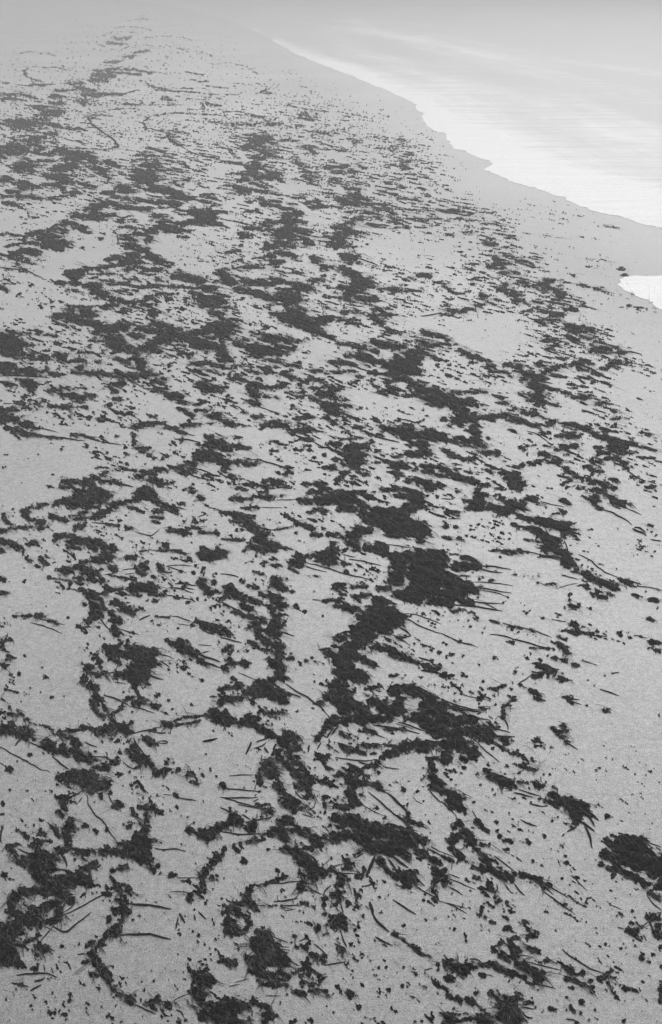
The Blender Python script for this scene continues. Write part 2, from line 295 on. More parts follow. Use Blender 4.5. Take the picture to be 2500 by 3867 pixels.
# ------------------------------------------------------------------ survey of the wrack: millimetres on the ground
# C label / m half-thickness x,y ... (mat) / k radius x,y ... (stalk) / h radius x,y (burst of hair) / d radius x,y (scrap) / s cover radius x,y ... (litter)
DATA = """C big black seaweed heap running in from the left edge near the bottom left corner
m 24.5 -2513,5577 -2415,5506
m 52.7 -2370,5463 -2278,5407
m 59.5 -2278,5407 -2188,5311 -2096,5244 -2002,5257 -1893,5298 -1845,5277
m 60.5 -2241,5520 -2157,5449 -2162,5380
m 33.5 -2130,5563 -2078,5577
m 39.4 -1867,5380 -1821,5421
m 42.4 -2314,5138 -2227,5171 -2055,5164 -1971,5125 -1930,5086
m 33.5 -2331,5125 -2331,5048 -2322,4997 -2261,4947
m 39.6 -2181,4997 -2072,5022 -2008,5061 -1971,4947 -2003,4910
m 59.7 -2302,4836 -2244,4885 -2161,4922 -2124,4897
m 72.2 -2343,4800 -2285,4705 -2245,4636 -2271,4590
m 59.2 -2227,4824
m 15.5 -1969,4897 -2027,4922
m 14.1 -2154,4705 -2191,4694
m 14.2 -2120,4729 -2075,4788
k 5.3 -1941,4953 -1832,5022 -1760,5080 -1696,5125 -1597,5164
k 4.2 -1938,4985 -1895,5022 -1873,5067
k 5.1 -2047,4741 -2010,4812 -1984,4873
k 7.2 -1991,4861 -1918,4812 -1872,4791 -1855,4849 -1804,4897 -1739,4978
k 5.5 -2109,5387 -2050,5366 -1997,5373
k 7.7 -2101,5534 -2048,5477 -2012,5393
k 5.6 -2435,5577 -2341,5520 -2266,5527
C dark heart-shaped seaweed lump lying alone below the long straight stem, left foreground
m 34.0 -2044,4670 -2003,4664
m 14.0 -2080,4694 -2042,4624
C small pointed seaweed wedge just under the black heap on the left edge
m 23.7 -2169,4561 -2133,4539
C thin forked twig-like seaweed stem with little side bits, bottom left sand
m 14.5 -2093,4390 -2075,4395
m 9.7 -1914,4428
k 5.9 -2141,4461 -2061,4472 -1958,4486 -1915,4472 -1859,4444
k 3.9 -1977,4544 -1953,4489
k 3.9 -1917,4522 -1890,4472
k 6.8 -2008,4417 -1953,4428 -1948,4450
k 5.8 -2017,4342 -1992,4358 -1953,4392
k 4.8 -2160,4406 -2089,4395 -2035,4374
C small dark triangle of seaweed standing alone in the bottom left corner
m 19.1 -1740,4304 -1727,4273
m 9.6 -1746,4326
C dense black seaweed mass with pale gaps at the upper left of the foreground
m 22.3 -1950,5556 -1847,5541
m 42.1 -1770,5548 -1658,5541 -1562,5506 -1469,5477
m 57.7 -1572,5563 -1461,5563 -1430,5477 -1493,5491
m 28.4 -1391,5407 -1355,5352
m 15.3 -1326,5407
m 21.8 -1655,5352 -1605,5380 -1567,5407
m 15.1 -1668,5311 -1612,5244
m 31.1 -1985,5563 -1898,5520
C ragged strip of small dark seaweed pieces trailing right from the dense mass, left foreground
m 10.9 -1283,5338
m 19.5 -1213,5311 -1181,5311
m 14.0 -1131,5264 -1044,5257
k 3.2 -1157,5291 -1006,5295
k 5.6 -1375,5584 -1305,5563 -1218,5580 -1125,5548
k 4.5 -1323,5570 -1282,5556 -1314,5551
C knotted upright seaweed chain beside the open sand, left of centre in the foreground
m 28.1 -959,5217 -983,5284 -947,5352 -945,5380
m 12.8 -1008,5224 -981,5177
m 23.3 -1040,5093 -1034,5132
m 33.1 -893,5463 -859,5506
m 19.4 -897,5291 -864,5277
m 8.5 -929,5191 -968,5151
C long curling seaweed cord with two stiff stems pointing right, bottom left
m 25.3 -1520,5093 -1538,5073
m 10.5 -1602,5080 -1561,5086
m 31.3 -1565,4997 -1526,5010 -1483,4972
m 20.7 -1616,4935 -1604,4904
m 16.5 -1504,4947 -1500,4897
m 42.9 -1537,4849 -1558,4800
m 20.2 -1600,4776 -1631,4705 -1657,4664
m 16.1 -1590,4705 -1626,4682
m 20.1 -1709,4694 -1667,4735
m 25.9 -1676,4636 -1632,4590
m 23.4 -1610,4556 -1571,4511 -1523,4466 -1491,4401 -1470,4368
m 10.7 -1574,4477 -1524,4423
m 13.4 -1451,4347 -1408,4320 -1367,4304
m 24.7 -1345,4289 -1315,4252
m 20.9 -1206,4257 -1153,4283 -1111,4257
m 36.0 -1084,4231 -1060,4231
m 11.9 -1681,4567 -1711,4567
m 15.1 -1769,4694
m 11.7 -1589,4455 -1632,4472
k 8.4 -1503,5054 -1418,5048 -1312,5041 -1235,5022 -1160,5010
k 8.1 -1495,4788 -1396,4800 -1292,4788 -1207,4764 -1129,4750
k 4.7 -1299,4242 -1227,4210 -1147,4178
k 4.7 -1019,4205 -979,4190 -960,4149
k 5.6 -1125,4221 -1089,4169 -1059,4159
k 4.0 -1763,4624 -1705,4632
C small crumbly patch of dark seaweed bits above the curling cord, left foreground
m 14.9 -1689,5145 -1633,5132
m 10.6 -1578,5177 -1552,5151
m 11.7 -1513,5171
m 12.7 -1432,5132
m 8.6 -1610,5230 -1544,5224
m 9.6 -1738,5230 -1789,5217
C pair of short dark blades lying on the sand right of the stiff stems, left foreground
k 9.3 -1102,4966 -1050,4885
k 7.2 -1108,4935 -1110,4836
k 6.2 -992,4959 -976,4910
k 5.2 -964,4985 -899,4916
C leaning black seaweed heap cut by the bottom edge, left of centre
m 58.3 -915,4444 -845,4423
m 43.1 -904,4347 -868,4283
m 37.7 -824,4231 -833,4149 -738,4221
m 11.3 -928,4231 -879,4221
m 11.8 -985,4533 -958,4477
m 56.4 -760,4159 -708,4210
k 4.8 -817,4347 -755,4304
C tangled black seaweed heap joined to a thin ring of cord, centre foreground
m 24.6 -302,5563 -247,5577 -146,5592
m 65.6 -199,5463 -143,5407 -142,5325
m 49.2 -233,5491 -88,5352 -44,5325
m 21.8 -12,5380 32,5352 64,5325
m 21.7 -229,5338 -185,5311
m 34.2 -205,5230 -225,5191
m 21.6 -142,5311 -184,5271
m 29.0 -369,5577 -301,5548
k 6.4 -172,5204 -129,5164 -75,5138
k 4.3 -538,5237 -398,5237 -227,5264 -119,5224
C arching seaweed cord bending left and down to a fork, centre foreground
m 18.3 -485,5250 -421,5264 -347,5304
m 27.6 -579,5217 -618,5164 -613,5099 -589,5048
m 25.1 -566,5022 -543,4997
m 18.9 -632,5067 -694,5048 -743,5016
m 16.7 -762,4991 -781,4972
m 12.9 -547,5217 -483,5224
m 12.6 -222,5061 -179,5054
m 14.7 -357,5035
m 9.4 -462,5029 -399,5041
m 9.5 -444,5093
k 4.2 -393,5125 -401,5080 -338,5073 -265,5099 -240,5138
k 5.3 -422,5073 -327,5080 -244,5106
k 4.2 -347,5035 -221,5041
k 3.1 -334,4991 -252,5010
C black seaweed ball with thin stems bridging right to the twisted column, centre foreground
m 37.3 131,5449 119,5393
m 17.8 176,5506 222,5548
m 13.2 -61,5421
k 5.5 187,5484 255,5534
k 4.4 -1,5393 87,5428
k 4.4 10,5380 53,5332 184,5334
C twisted upright seaweed column ending in a hanging spike, centre foreground
m 40.9 86,5298 64,5230
m 31.9 74,5151 20,5138
m 15.1 139,5271
m 21.0 -43,5099 -48,5022 -42,4972
m 37.1 20,4935 51,4873
m 18.6 82,4947 102,4849
m 18.9 62,5086 31,5048
m 12.2 71,4812 75,4788
m 20.5 -83,4861 -103,4812
m 12.3 -32,4867
m 8.1 -21,4800 -52,4788
m 22.0 69,4659 89,4636
m 14.0 49,4682
m 8.2 112,4824
k 5.3 -1,5224 -54,5164 -59,5125
k 6.2 62,5086 83,5010 97,4897 101,4800
k 6.1 75,4788 85,4741 110,4682
k 4.1 -176,4904 -134,4867
k 4.0 -213,4741 -168,4764
C huge bushy black seaweed heap full of fine hairs, bottom centre
m 90.0 -484,4705 -468,4613
m 59.5 -545,4578 -388,4590
m 45.3 -510,4800 -459,4800 -369,4624 -328,4578
m 29.7 -663,4567 -732,4567
m 15.8 -763,4578 -704,4578
m 30.8 -742,4885 -702,4897 -736,4824
m 26.7 -633,4812 -586,4873 -610,4910
m 12.4 -665,4959 -591,4935
m 29.4 -550,4500 -499,4477
m 19.5 -469,4466 -382,4477 -323,4477 -283,4455
m 15.5 -496,4423 -445,4390 -387,4390 -291,4390
m 13.6 -429,4444 -360,4428 -292,4423
m 15.7 -245,4489 -207,4500
k 2.9 -650,4406 -555,4439
k 2.9 -686,4379 -610,4395
k 3.0 -403,4694 -292,4682
k 3.0 -392,4670 -281,4659
k 4.0 -417,4776 -375,4753 -303,4723
k 3.9 -288,4578 -217,4533
k 3.0 -306,4544 -236,4511
h 150.1 -521,4659
C crumbly lace of seaweed tufts right beside the huge bushy heap, bottom centre
m 26.1 -252,4682 -212,4694 -171,4659
m 18.1 -152,4729 -192,4694
m 23.8 -140,4624 -80,4590 -50,4601
m 25.5 -169,4590 -158,4511 -147,4455
m 17.8 -50,4567
m 25.3 -49,4444 -78,4423 -69,4466
m 19.4 -204,4401 -166,4412 -126,4390
m 21.1 -241,4336 -202,4315
m 11.5 -145,4347 -68,4347 -30,4336
m 8.6 -29,4304 -10,4315
m 17.6 -215,4455 -177,4477
m 15.8 118,4558
k 5.0 -122,4711 -61,4670 -21,4601
k 4.0 -223,4735 -163,4764
k 4.9 -50,4544 29,4556 108,4565
C loose seaweed scraps in a curved row beside the column, centre foreground
m 19.1 180,5151 195,5112
m 10.5 184,5080
C short thick seaweed chunk with a kinked tail, centre bottom
m 11.5 66,4342
m 19.2 105,4331 143,4320
m 8.6 162,4304
C long brown kelp stem with a paddle-shaped upper end and frayed lower end, right of centre
m 16.1 437,4794 495,4753 543,4705 600,4670 647,4630 689,4601
m 12.2 477,4788
m 9.1 452,4705 449,4741
m 8.1 318,4753
k 13.6 286,5067 297,5010 302,4959
k 9.3 303,4972 319,4916 368,4855 417,4812
k 6.1 314,4770 353,4741 392,4717 432,4699
C small spindle-shaped seaweed piece pointing down right, under the paddle stem
m 11.8 501,4522
m 11.7 538,4500 575,4472
C dark ragged seaweed cord descending to the bottom edge, right of centre
m 8.8 644,4477
m 17.4 680,4444 706,4401 731,4363
k 3.9 636,4500 697,4516
C thin straight stem lying alone on open sand, right of centre
k 5.2 453,5089 503,5048 552,5003 612,4959
C torn two-legged seaweed flake near the bottom, right of centre
m 7.7 599,4395
m 12.5 626,4379 645,4368
C big black seaweed mound with a sandy hollow, cut by the bottom edge left of centre
m 51.8 -673,4231 -639,4169
m 37.9 -694,4262 -597,4231 -539,4221
m 18.9 -474,4236 -417,4231
m 31.8 -395,4180 -430,4129
m 56.0 -664,4139 -587,4109
m 11.5 -621,4299
k 3.8 -561,4257 -484,4236 -427,4231
k 2.9 -440,4307 -335,4307
k 2.8 -710,4129 -666,4159
C broad cluster of trailing fronds with a curled hook, centre right foreground
m 55.8 323,5592 435,5577 534,5563
m 22.3 256,5563 344,5548
m 17.4 238,5325 251,5393
m 26.3 374,5463 414,5380 445,5352
m 54.1 510,5338 562,5311 569,5244
m 28.1 618,5338 633,5244
m 33.3 569,5577 584,5477
m 33.2 678,5548 752,5506 823,5435
m 32.6 795,5366 823,5325
m 19.0 771,5106
m 27.9 795,5257 761,5230
k 15.3 336,5491 306,5407 269,5298
k 6.5 281,5311 318,5284 316,5237 277,5204 229,5217
k 9.9 440,5463 481,5407 500,5366
k 9.9 475,5506 537,5435 590,5393
k 6.5 610,5380 657,5271 706,5217
k 5.3 642,5217 711,5151 771,5112 809,5067
k 6.7 747,5577 852,5506
k 4.5 782,5592 855,5541
C star-shaped end of a frond cluster with straight stems fanning right, at the centre right foreground
m 36.8 846,5338 854,5257
m 28.7 914,5463 882,5477
k 4.3 895,5284 987,5237 1076,5184
k 5.3 876,5210 926,5177 975,5138
k 4.3 889,5332 971,5291
k 3.3 856,5548 950,5491
k 4.2 810,5080 890,5041 987,4969
k 3.1 841,5067 932,5035 991,5010
C stepped dark seaweed strip dropping from a hook to a blunt end, right foreground
m 24.4 1127,5577 1184,5506 1218,5435
m 33.3 948,5577 975,5520 992,5477
m 15.4 1020,5477 1044,5449
m 21.8 1136,5393 1152,5352 1198,5366
m 34.7 1200,5380 1259,5338 1318,5298 1357,5271
m 15.1 1080,5298 1121,5277
m 9.8 1058,5380 1104,5400
m 17.1 1195,5191 1177,5217
m 13.0 1374,5311 1398,5325
m 13.2 1239,5463 1273,5435
k 5.3 1243,5230 1246,5177 1212,5164
k 5.3 1299,5244 1338,5151
k 6.4 1373,5237 1404,5164 1435,5132
k 5.5 1261,5506 1308,5449 1374,5380 1411,5338
C crooked seaweed fragment with three long straight tails, right foreground
m 23.8 1440,5318 1505,5318
m 36.7 1522,5291 1570,5257
m 21.4 1573,5217 1619,5230
m 9.5 1710,5048 1743,5054
m 8.4 1753,5003
m 10.7 1650,5224
k 5.3 1619,5230 1673,5177 1753,5106
k 5.3 1566,5177 1636,5099 1697,5035 1768,4953
k 4.3 1611,5191 1643,5138
C pair of thin stem pieces in line on open sand, right foreground
k 4.3 1829,5311 1858,5244 1902,5177
k 6.4 1810,5173 1840,5138
k 3.3 1822,5380 1829,5338
C row of small round seaweed crumbs forming a hook, right foreground
m 14.7 1214,5067 1242,5080
m 14.7 1298,5067
m 12.7 1210,5112
m 9.5 1156,5067 1112,5054
m 14.6 1098,5022 1093,4985
m 10.4 1117,4935
m 10.3 1148,4897 1178,4888
m 10.3 1267,4935 1273,4904
C tall stacked seaweed tower, triangular leaf on top, broad foot below, bottom right
m 22.5 1402,4849 1394,4830
m 24.6 1386,4873 1408,4824
m 30.5 1388,4764 1433,4788
m 26.3 1327,4764 1262,4741
m 20.5 1235,4824 1269,4849
m 26.2 1210,4729 1196,4705
m 36.0 1273,4682 1292,4613
m 29.8 1194,4624 1229,4590
m 26.0 1412,4670 1457,4647
m 12.0 1383,4682 1405,4636
m 23.7 1494,4578 1452,4567
m 39.3 1290,4544 1346,4522 1389,4489
m 44.8 1424,4466 1389,4433
m 29.4 1131,4533 1185,4500 1240,4477 1313,4444
m 12.0 1154,4694 1133,4682
m 12.2 1294,4812 1341,4788
k 4.8 1309,4423 1401,4395 1511,4365
k 3.9 1354,4567 1466,4533 1568,4505
C heavy rounded seaweed lump joined by a neck to the stacked tower, bottom right
m 44.3 799,4556 864,4522 911,4500
m 29.5 934,4533 964,4533
m 15.8 973,4528 1053,4539 1113,4544
m 9.7 925,4455
k 5.0 961,4590 1010,4590 1046,4556
C torn seaweed scrap beneath the heavy rounded lump, bottom right
m 19.5 779,4455 806,4433
C small bow-shaped seaweed knot on sand, bottom right
m 16.6 1015,4472 1043,4461
k 2.9 1054,4472 1110,4455
C sprawling branched seaweed patch with one long curved stem above, bottom right
m 27.4 1619,4511 1643,4489
m 13.8 1581,4567 1596,4544
m 19.5 1678,4466 1731,4489
m 19.4 1658,4423 1692,4401 1753,4412
m 23.4 1816,4433 1858,4444 1892,4466
m 19.5 1907,4444
m 17.3 1753,4368 1748,4347
m 11.7 1622,4433 1605,4444
m 11.6 1627,4368 1588,4363
m 8.8 1749,4477
k 5.9 1617,4670 1660,4613 1728,4561 1794,4505 1864,4472
C dense bristly black seaweed mass cut by the bottom edge, right of centre
m 24.9 1063,4326 1098,4304
m 66.4 1164,4242 1206,4262
m 51.5 1124,4159 1206,4149
m 17.1 1272,4262 1339,4262
m 15.3 1266,4283 1232,4304
m 13.4 976,4326
m 37.3 1035,4129 959,4119
k 5.7 1269,4242 1338,4257
k 4.7 1257,4231 1339,4210
k 5.6 1260,4190 1281,4149 1319,4149
h 84.9 1160,4210
C looping thin seaweed cords around sandy holes beside the bristly mass, bottom right of centre
m 20.9 837,4283 854,4262
m 13.3 905,4294 942,4283 974,4231 1007,4200
m 15.3 774,4315 800,4294
m 21.2 760,4368 777,4347
m 13.1 750,4169 825,4169 873,4180 920,4180
m 20.6 957,4175 1012,4164
m 37.3 773,4119 765,4139
m 20.5 810,4124 906,4139
m 11.3 801,4210
C small knotted strip linking a lump to a cross-shaped twig, bottom right
m 15.1 1383,4195
m 9.4 1350,4221
m 11.3 1443,4210 1480,4210 1545,4202
m 11.3 1581,4262 1586,4221 1599,4190
m 9.5 1574,4299
m 15.0 1633,4175
m 14.9 1602,4119
k 4.7 1533,4144 1587,4134 1611,4119
C broad rounded black seaweed mound against the right edge of the picture, foreground
m 55.3 2129,5520 2174,5477
m 88.3 2240,5520 2317,5477 2416,5435
m 66.8 2306,5563 2455,5534
m 76.5 2455,5380 2529,5407
m 32.5 2174,5435 2226,5338 2291,5298 2348,5230
m 21.9 2072,5421
m 13.1 2109,5393 2141,5345
m 23.3 2358,5151 2386,5138 2407,5099
m 32.2 2448,5204 2485,5257
m 16.6 2387,4959 2366,4922
m 30.5 2321,4800 2344,4776
m 16.4 2324,4849 2372,4873
m 20.7 2297,4935 2328,4935
m 20.1 2307,4682
m 13.8 2265,4522
m 13.4 2236,4423 2184,4262
m 33.7 2184,5654 2196,5610
m 45.1 2248,5640 2334,5669
m 56.3 2364,5654 2443,5654
m 67.2 2315,5596 2442,5610
m 13.6 2221,5713
k 5.3 2340,5125 2361,5048 2409,4997
k 4.5 2538,5592 2572,5556
k 8.2 2287,4935 2294,4849 2293,4776
k 5.7 2278,5736 2325,5721
k 4.5 2484,5640 2583,5593
C shield-shaped seaweed patch with pointed tips, near the right edge
m 34.7 2133,4824 2183,4818
m 22.5 2103,4824
m 9.2 2224,4855
m 12.2 2202,4776
k 4.1 2048,4849 2096,4836
k 7.1 2148,4764 2194,4729
k 4.1 2215,4788 2226,4735
C small dark teardrop of seaweed with a short tail, near the right edge
m 19.8 2151,4592
m 8.9 2186,4573
k 3.1 2040,5048 2082,5025 2118,5003
C long dark lobe of seaweed tapering to a looped tip, standing upright on the left side
m 30.5 -2392,7740 -2378,7674
m 52.0 -2295,7608 -2240,7542
m 46.0 -2227,7478 -2198,7404
m 18.6 -2245,7372 -2214,7289 -2157,7208 -2096,7167
m 18.6 -2151,7372 -2103,7269 -2030,7167
m 21.4 -2165,7310
m 21.0 -2013,7147
C downward spike of seaweed with side fronds under the ring of tufts, left side
m 30.7 -2381,7819 -2258,7763 -2209,7797
m 41.8 -2077,7763 -2017,7740
m 83.7 -1921,7831 -1844,7785 -1874,7718
m 46.7 -1900,7630 -1872,7586
m 19.0 -1854,7521 -1812,7436 -1765,7393
m 70.3 -1827,7856
k 8.3 -1770,7763 -1692,7707 -1620,7691
k 5.4 -1782,7414 -1679,7362
k 5.6 -2193,7785 -2085,7808
k 4.1 -2083,7652 -1969,7630
C ragged blob with a thin stem running out to both sides, left of centre
m 35.0 -1926,7393 -1876,7414
m 40.2 -1838,7352 -1796,7341
m 21.3 -1938,7310 -1966,7248 -1995,7187
k 8.1 -2148,7457 -2051,7414 -1945,7352 -1883,7300
k 5.3 -1881,7289 -1769,7259 -1632,7194
C small oval seaweed lump beside the ragged blob, left of centre
m 34.7 -1656,7300 -1612,7279
k 4.0 -1578,7228 -1490,7167
C long horizontal bar of black seaweed with stems at its end, left of centre
m 15.5 -2437,6941 -2362,6951 -2287,6960
m 23.3 -2242,6989 -2162,6980
m 51.7 -2078,6951 -1966,6970 -1866,6989 -1830,6931
m 18.3 -1970,7058 -2009,7127
m 18.1 -1628,6960 -1589,6960
m 18.3 -1826,7058
k 6.4 -1768,6912 -1702,6941 -1580,6980
k 6.4 -1572,6931 -1479,6912 -1490,6941
k 7.6 -1784,6855 -1790,6780
k 7.6 -1765,6855 -1695,6743 -1626,6633
C braided seaweed band climbing to a dense dark knot, left of centre
m 39.0 -1496,7028 -1469,7019
m 18.4 -1426,7087 -1341,7137 -1223,7137 -1162,7177
m 15.6 -1405,7028 -1290,7048 -1192,7097
m 78.9 -1070,7187 -1036,7107
m 34.9 -1045,7331 -1040,7414
m 21.0 -1147,7167 -1117,7127
m 12.2 -1122,7425 -1042,7436
C pale-edged triangle of seaweed with a small ring hanging from it, left of centre
m 33.1 -1647,6836 -1602,6799
m 12.7 -1536,6780
k 5.1 -1534,6808 -1492,6827 -1437,6799 -1447,6776 -1525,6789
C speckled seaweed drift sloping down right to a rounded foot, left of centre
m 32.7 -1773,6688 -1729,6724
m 49.8 -1723,6615 -1679,6579 -1614,6561
m 27.2 -1586,6543 -1544,6508
m 41.6 -1481,6420 -1420,6420
m 17.3 -1630,6508 -1673,6473
C small two-piece torn seaweed scrap, left of centre
m 29.3 -1220,6386 -1185,6403
m 14.5 -1175,6317 -1110,6284
m 10.9 -1157,6369 -1120,6317
C black seaweed bank entering at the left edge, dark and thick
m 64.7 -2974,6970 -2889,6989
m 56.6 -2783,6931 -2700,6912
m 39.1 -2893,7048
m 17.9 -2642,6836
k 8.9 -2757,6836 -2785,6799 -2791,6752
C long wide ridge of seaweed running down right with a dark heart, left foreground
m 55.7 -2526,6780 -2478,6743
m 35.2 -2427,6688 -2347,6669 -2365,6743
m 47.5 -2251,6688 -2185,6615 -2098,6561
m 50.8 -2268,6817 -2238,6743
m 29.5 -2034,6490 -1953,6455
m 39.4 -1932,6473 -1926,6508
m 37.5 -2301,6633
m 30.8 -2353,6855 -2430,6912
m 17.3 -1900,6561 -1843,6526
k 6.3 -2683,6799 -2595,6752 -2520,6706
k 6.3 -2187,6799 -2116,6761 -2059,6734
k 7.4 -2422,6615 -2326,6526 -2247,6455
k 5.0 -2085,6615 -2010,6615 -1919,6597
k 4.9 -1797,6543 -1723,6473 -1658,6455
C shaggy black seaweed heap with thin stems leaving it in every direction, left foreground
m 36.4 -2313,6369 -2240,6317
m 67.0 -2203,6369 -2138,6403 -2033,6369
m 60.3 -2063,6284 -1963,6267 -1918,6284
m 47.9 -2001,6217
m 23.7 -1915,6151 -1882,6102
m 21.5 -1838,6184
k 6.2 -2924,6752 -2812,6669 -2674,6579 -2524,6481 -2398,6420
k 5.8 -2028,6151 -1995,6054 -1923,5958 -1831,5850 -1753,5743 -1679,5654
k 8.3 -2087,6175 -2161,6134 -2193,6070
k 4.7 -2081,6070 -2059,6126
k 5.9 -1847,6167 -1823,6102 -1775,6037
k 4.8 -2221,6134 -2137,6184
h 145.0 -2018,6301
C lumpy vertical string of seaweed heaps on the left below the shaggy heap
m 28.1 -2186,6037 -2175,5990
m 23.3 -2214,5958 -2171,5927
m 48.1 -2107,5850 -2089,5773
m 38.5 -2102,5728 -2065,5669
m 44.9 -2065,5618
m 22.8 -2222,5804 -2166,5713
C compact seaweed clump hanging at a bent stem tip, left foreground
m 33.0 -1757,6070 -1728,6037
m 18.8 -1772,6022
C bridge-shaped seaweed piece over a dark upright pillar, left of centre
m 30.4 -1558,6006 -1440,5998
m 18.7 -1625,5990 -1605,5943
m 34.7 -1492,5927 -1491,5880
m 16.3 -1568,5927
m 45.7 -1489,5804 -1491,5743
m 67.5 -1501,5669 -1539,5625 -1440,5640
m 26.9 -1669,5603 -1628,5625
C double black seaweed wing with a point below, left of centre
m 27.4 -1131,5773 -1083,5758
m 45.4 -1034,5728 -964,5713
m 41.1 -946,5758 -892,5789
m 15.7 -968,5640
C short curved grey frond alone on sand, left of centre
k 7.6 -1139,6804 -1070,6814 -1010,6846
C bent dark seaweed hook with a thin tail, left of centre
m 14.3 -1299,6167 -1276,6126
k 5.9 -1276,6126 -1220,6107 -1112,6094
k 3.6 -1393,6159 -1321,6151
C small seaweed drifts along the lower left edge, broken in pieces
m 13.7 -2628,5819 -2607,5669
m 15.9 -2500,5773 -2442,5728 -2385,5684
m 15.8 -2321,5654 -2206,5647
m 27.3 -2310,5743 -2285,5736
m 22.4 -2520,5603 -2455,5610
m 15.7 -2283,5640 -2364,5603
m 29.2 -2291,5625
C little grey upright seaweed nub by the bridge-shaped piece
m 16.6 -1495,6126 -1493,6078
C small pair of dark seaweed scraps next to the thin diagonal stem, left foreground
m 22.9 -1966,5811
m 20.5 -1882,5766 -1858,5728
m 16.0 -1787,5773
C faint oval seaweed tuft left of the dark pillar
m 22.9 -1623,5811
C round-edged seaweed patch lying alone by the left edge
m 29.5 -2769,6455 -2739,6455
k 3.7 -2863,6543 -2798,6490
C flecks and bits of seaweed strewn in a slanting line at the upper left
m 18.7 -2987,7289
m 26.4 -2949,7177
m 18.5 -2885,7208 -2821,7167
m 21.0 -2784,7127 -2799,7087
m 13.1 -2994,7127
m 13.6 -3100,7542 -2979,7499
m 10.8 -3104,7414 -3045,7352
C flat-topped small seaweed peak, alone on sand left of centre
m 19.8 -1411,6570 -1424,6534
m 9.9 -1362,6534
C line of tiny seaweed bits curving below the speckled drift, left of centre
m 12.0 -1635,6317 -1602,6267 -1555,6200
m 14.3 -1600,6184
m 9.5 -1553,6118
C thin wavy seaweed string above the black bank, left side
m 11.7 -2640,7028 -2568,6999 -2507,6960
m 15.5 -2502,6941
m 6.5 -2755,7068 -2664,7019
C long thick seaweed ridge with a ragged dark knot in the middle of the picture foreground
m 78.7 -1001,7147 -969,7087
m 44.1 -810,7068 -705,7048 -609,6970 -540,6893
m 26.1 -891,7097 -835,7048
m 34.1 -762,7127 -671,7127
m 76.6 -372,6874 -408,6799
m 45.7 -320,6836 -304,6724
m 32.5 -377,6669 -350,6615
k 6.4 -662,6799 -563,6855
k 6.3 -682,6715 -620,6734 -573,6799
k 12.6 -713,6799 -726,6715 -746,6642
k 11.4 -483,6771 -511,6697
k 10.1 -588,6724 -546,6660
k 4.2 -910,7797 -793,7729 -706,7674
C bristly spider-shaped seaweed tuft on a pale patch, centre foreground
m 41.9 -534,6543 -504,6455
m 24.6 -582,6526 -537,6386
m 19.6 -603,6455
m 31.6 -488,6369
m 34.0 -610,6386 -599,6301
m 19.9 -463,6615 -459,6543
k 4.9 -866,6377 -769,6389 -659,6389
k 5.0 -601,6633 -607,6526
k 4.8 -633,6267 -635,6200
h 98.4 -530,6473
C narrow diagonal belt of frayed seaweed down the middle of the foreground
m 27.2 -465,6669 -424,6579 -383,6490 -318,6403
m 31.8 -259,6473 -209,6438 -196,6369
m 24.8 -362,6597 -285,6508
m 23.9 -231,6301 -180,6200 -191,6134
m 19.4 -159,6334
m 26.9 -332,6438 -256,6369
m 19.2 -302,6267 -252,6217
m 36.0 -470,6267 -408,6217
m 21.4 -394,6167 -345,6134
m 21.7 -423,6284
k 5.9 -300,6200 -250,6118 -202,6102
C star-burst seaweed heap with thin stems streaming left, centre foreground
m 47.0 -378,6070 -295,6054 -293,5990
m 28.1 -247,6006 -177,6022
m 30.4 -490,5958 -540,6006
m 23.5 -600,6037 -530,6045
m 36.1 -904,6267
m 14.4 -733,6233
m 14.3 -598,6184
m 28.2 -60,6037
m 16.5 -131,6086
k 5.9 -914,6126 -771,6118 -606,6126
k 5.9 -915,6134 -755,6070 -599,6014
k 4.7 -765,6045 -574,5998
k 6.0 -901,6233 -767,6217 -598,6192
k 4.6 -233,5943 -140,5899
k 5.8 -903,6014 -829,5966 -779,5927
k 4.7 -131,6086 -136,6006 -199,5982
k 4.7 -638,6078 -599,6110
C broad low seaweed heap with several arms, centre foreground below the star-burst
m 57.7 -761,5850 -775,5880
m 27.5 -666,5811 -610,5834
m 45.7 -641,5789
m 29.8 -850,5819 -881,5789
m 41.0 -467,5743 -378,5773
m 55.3 -392,5850 -336,5880
m 41.1 -286,5773 -217,5758
m 29.4 -398,5713 -362,5669
m 15.8 -709,5640 -598,5662 -520,5669
m 15.7 -751,5603
m 22.7 -534,5713
k 5.8 -680,5850 -567,5880 -476,5904
k 5.8 -721,5935 -685,5911 -647,5873
k 5.7 -878,5751 -739,5721 -501,5728
C large ragged seaweed fan under the tall spike, upper left of the foreground centre
m 68.5 -659,7586 -591,7586
m 41.5 -582,7674 -515,7718
m 54.3 -505,7521 -448,7457
m 40.8 -737,7521 -802,7478
m 50.2 -519,7808 -459,7718
m 45.8 -1038,7393 -957,7393 -865,7414
m 27.4 -1052,7542 -972,7564 -865,7586
m 19.3 -910,7630 -853,7608
m 40.6 -624,7457 -527,7414
m 26.9 -484,7362 -404,7362
m 42.2 -522,7867
k 8.1 -428,7630 -341,7499 -230,7414 -148,7331 -67,7228 -14,7147
k 6.8 -381,7478 -284,7414
C curved caterpillar-shaped seaweed strip by the fan, centre
m 19.8 -651,7228 -582,7187 -490,7187 -438,7208
m 26.5 -452,7228
m 15.9 -412,7218
C main dark seaweed trunk coming down the centre and fanning to the lower left
m 76.7 83,7808 124,7740
m 46.6 54,7652 13,7499
m 54.1 -15,7436
m 80.9 80,7372 134,7436
m 66.4 172,7289 105,7208
m 52.2 25,7107 -40,7009
m 33.3 -91,6912 -116,6836
m 20.6 89,6931 127,6874
m 34.0 129,7048 170,7127
m 45.2 253,7310 251,7228
m 26.8 -95,7352 -148,7331
m 69.6 222,7763 305,7740
m 27.8 332,7729
m 27.5 -1,7608
m 56.3 126,7879
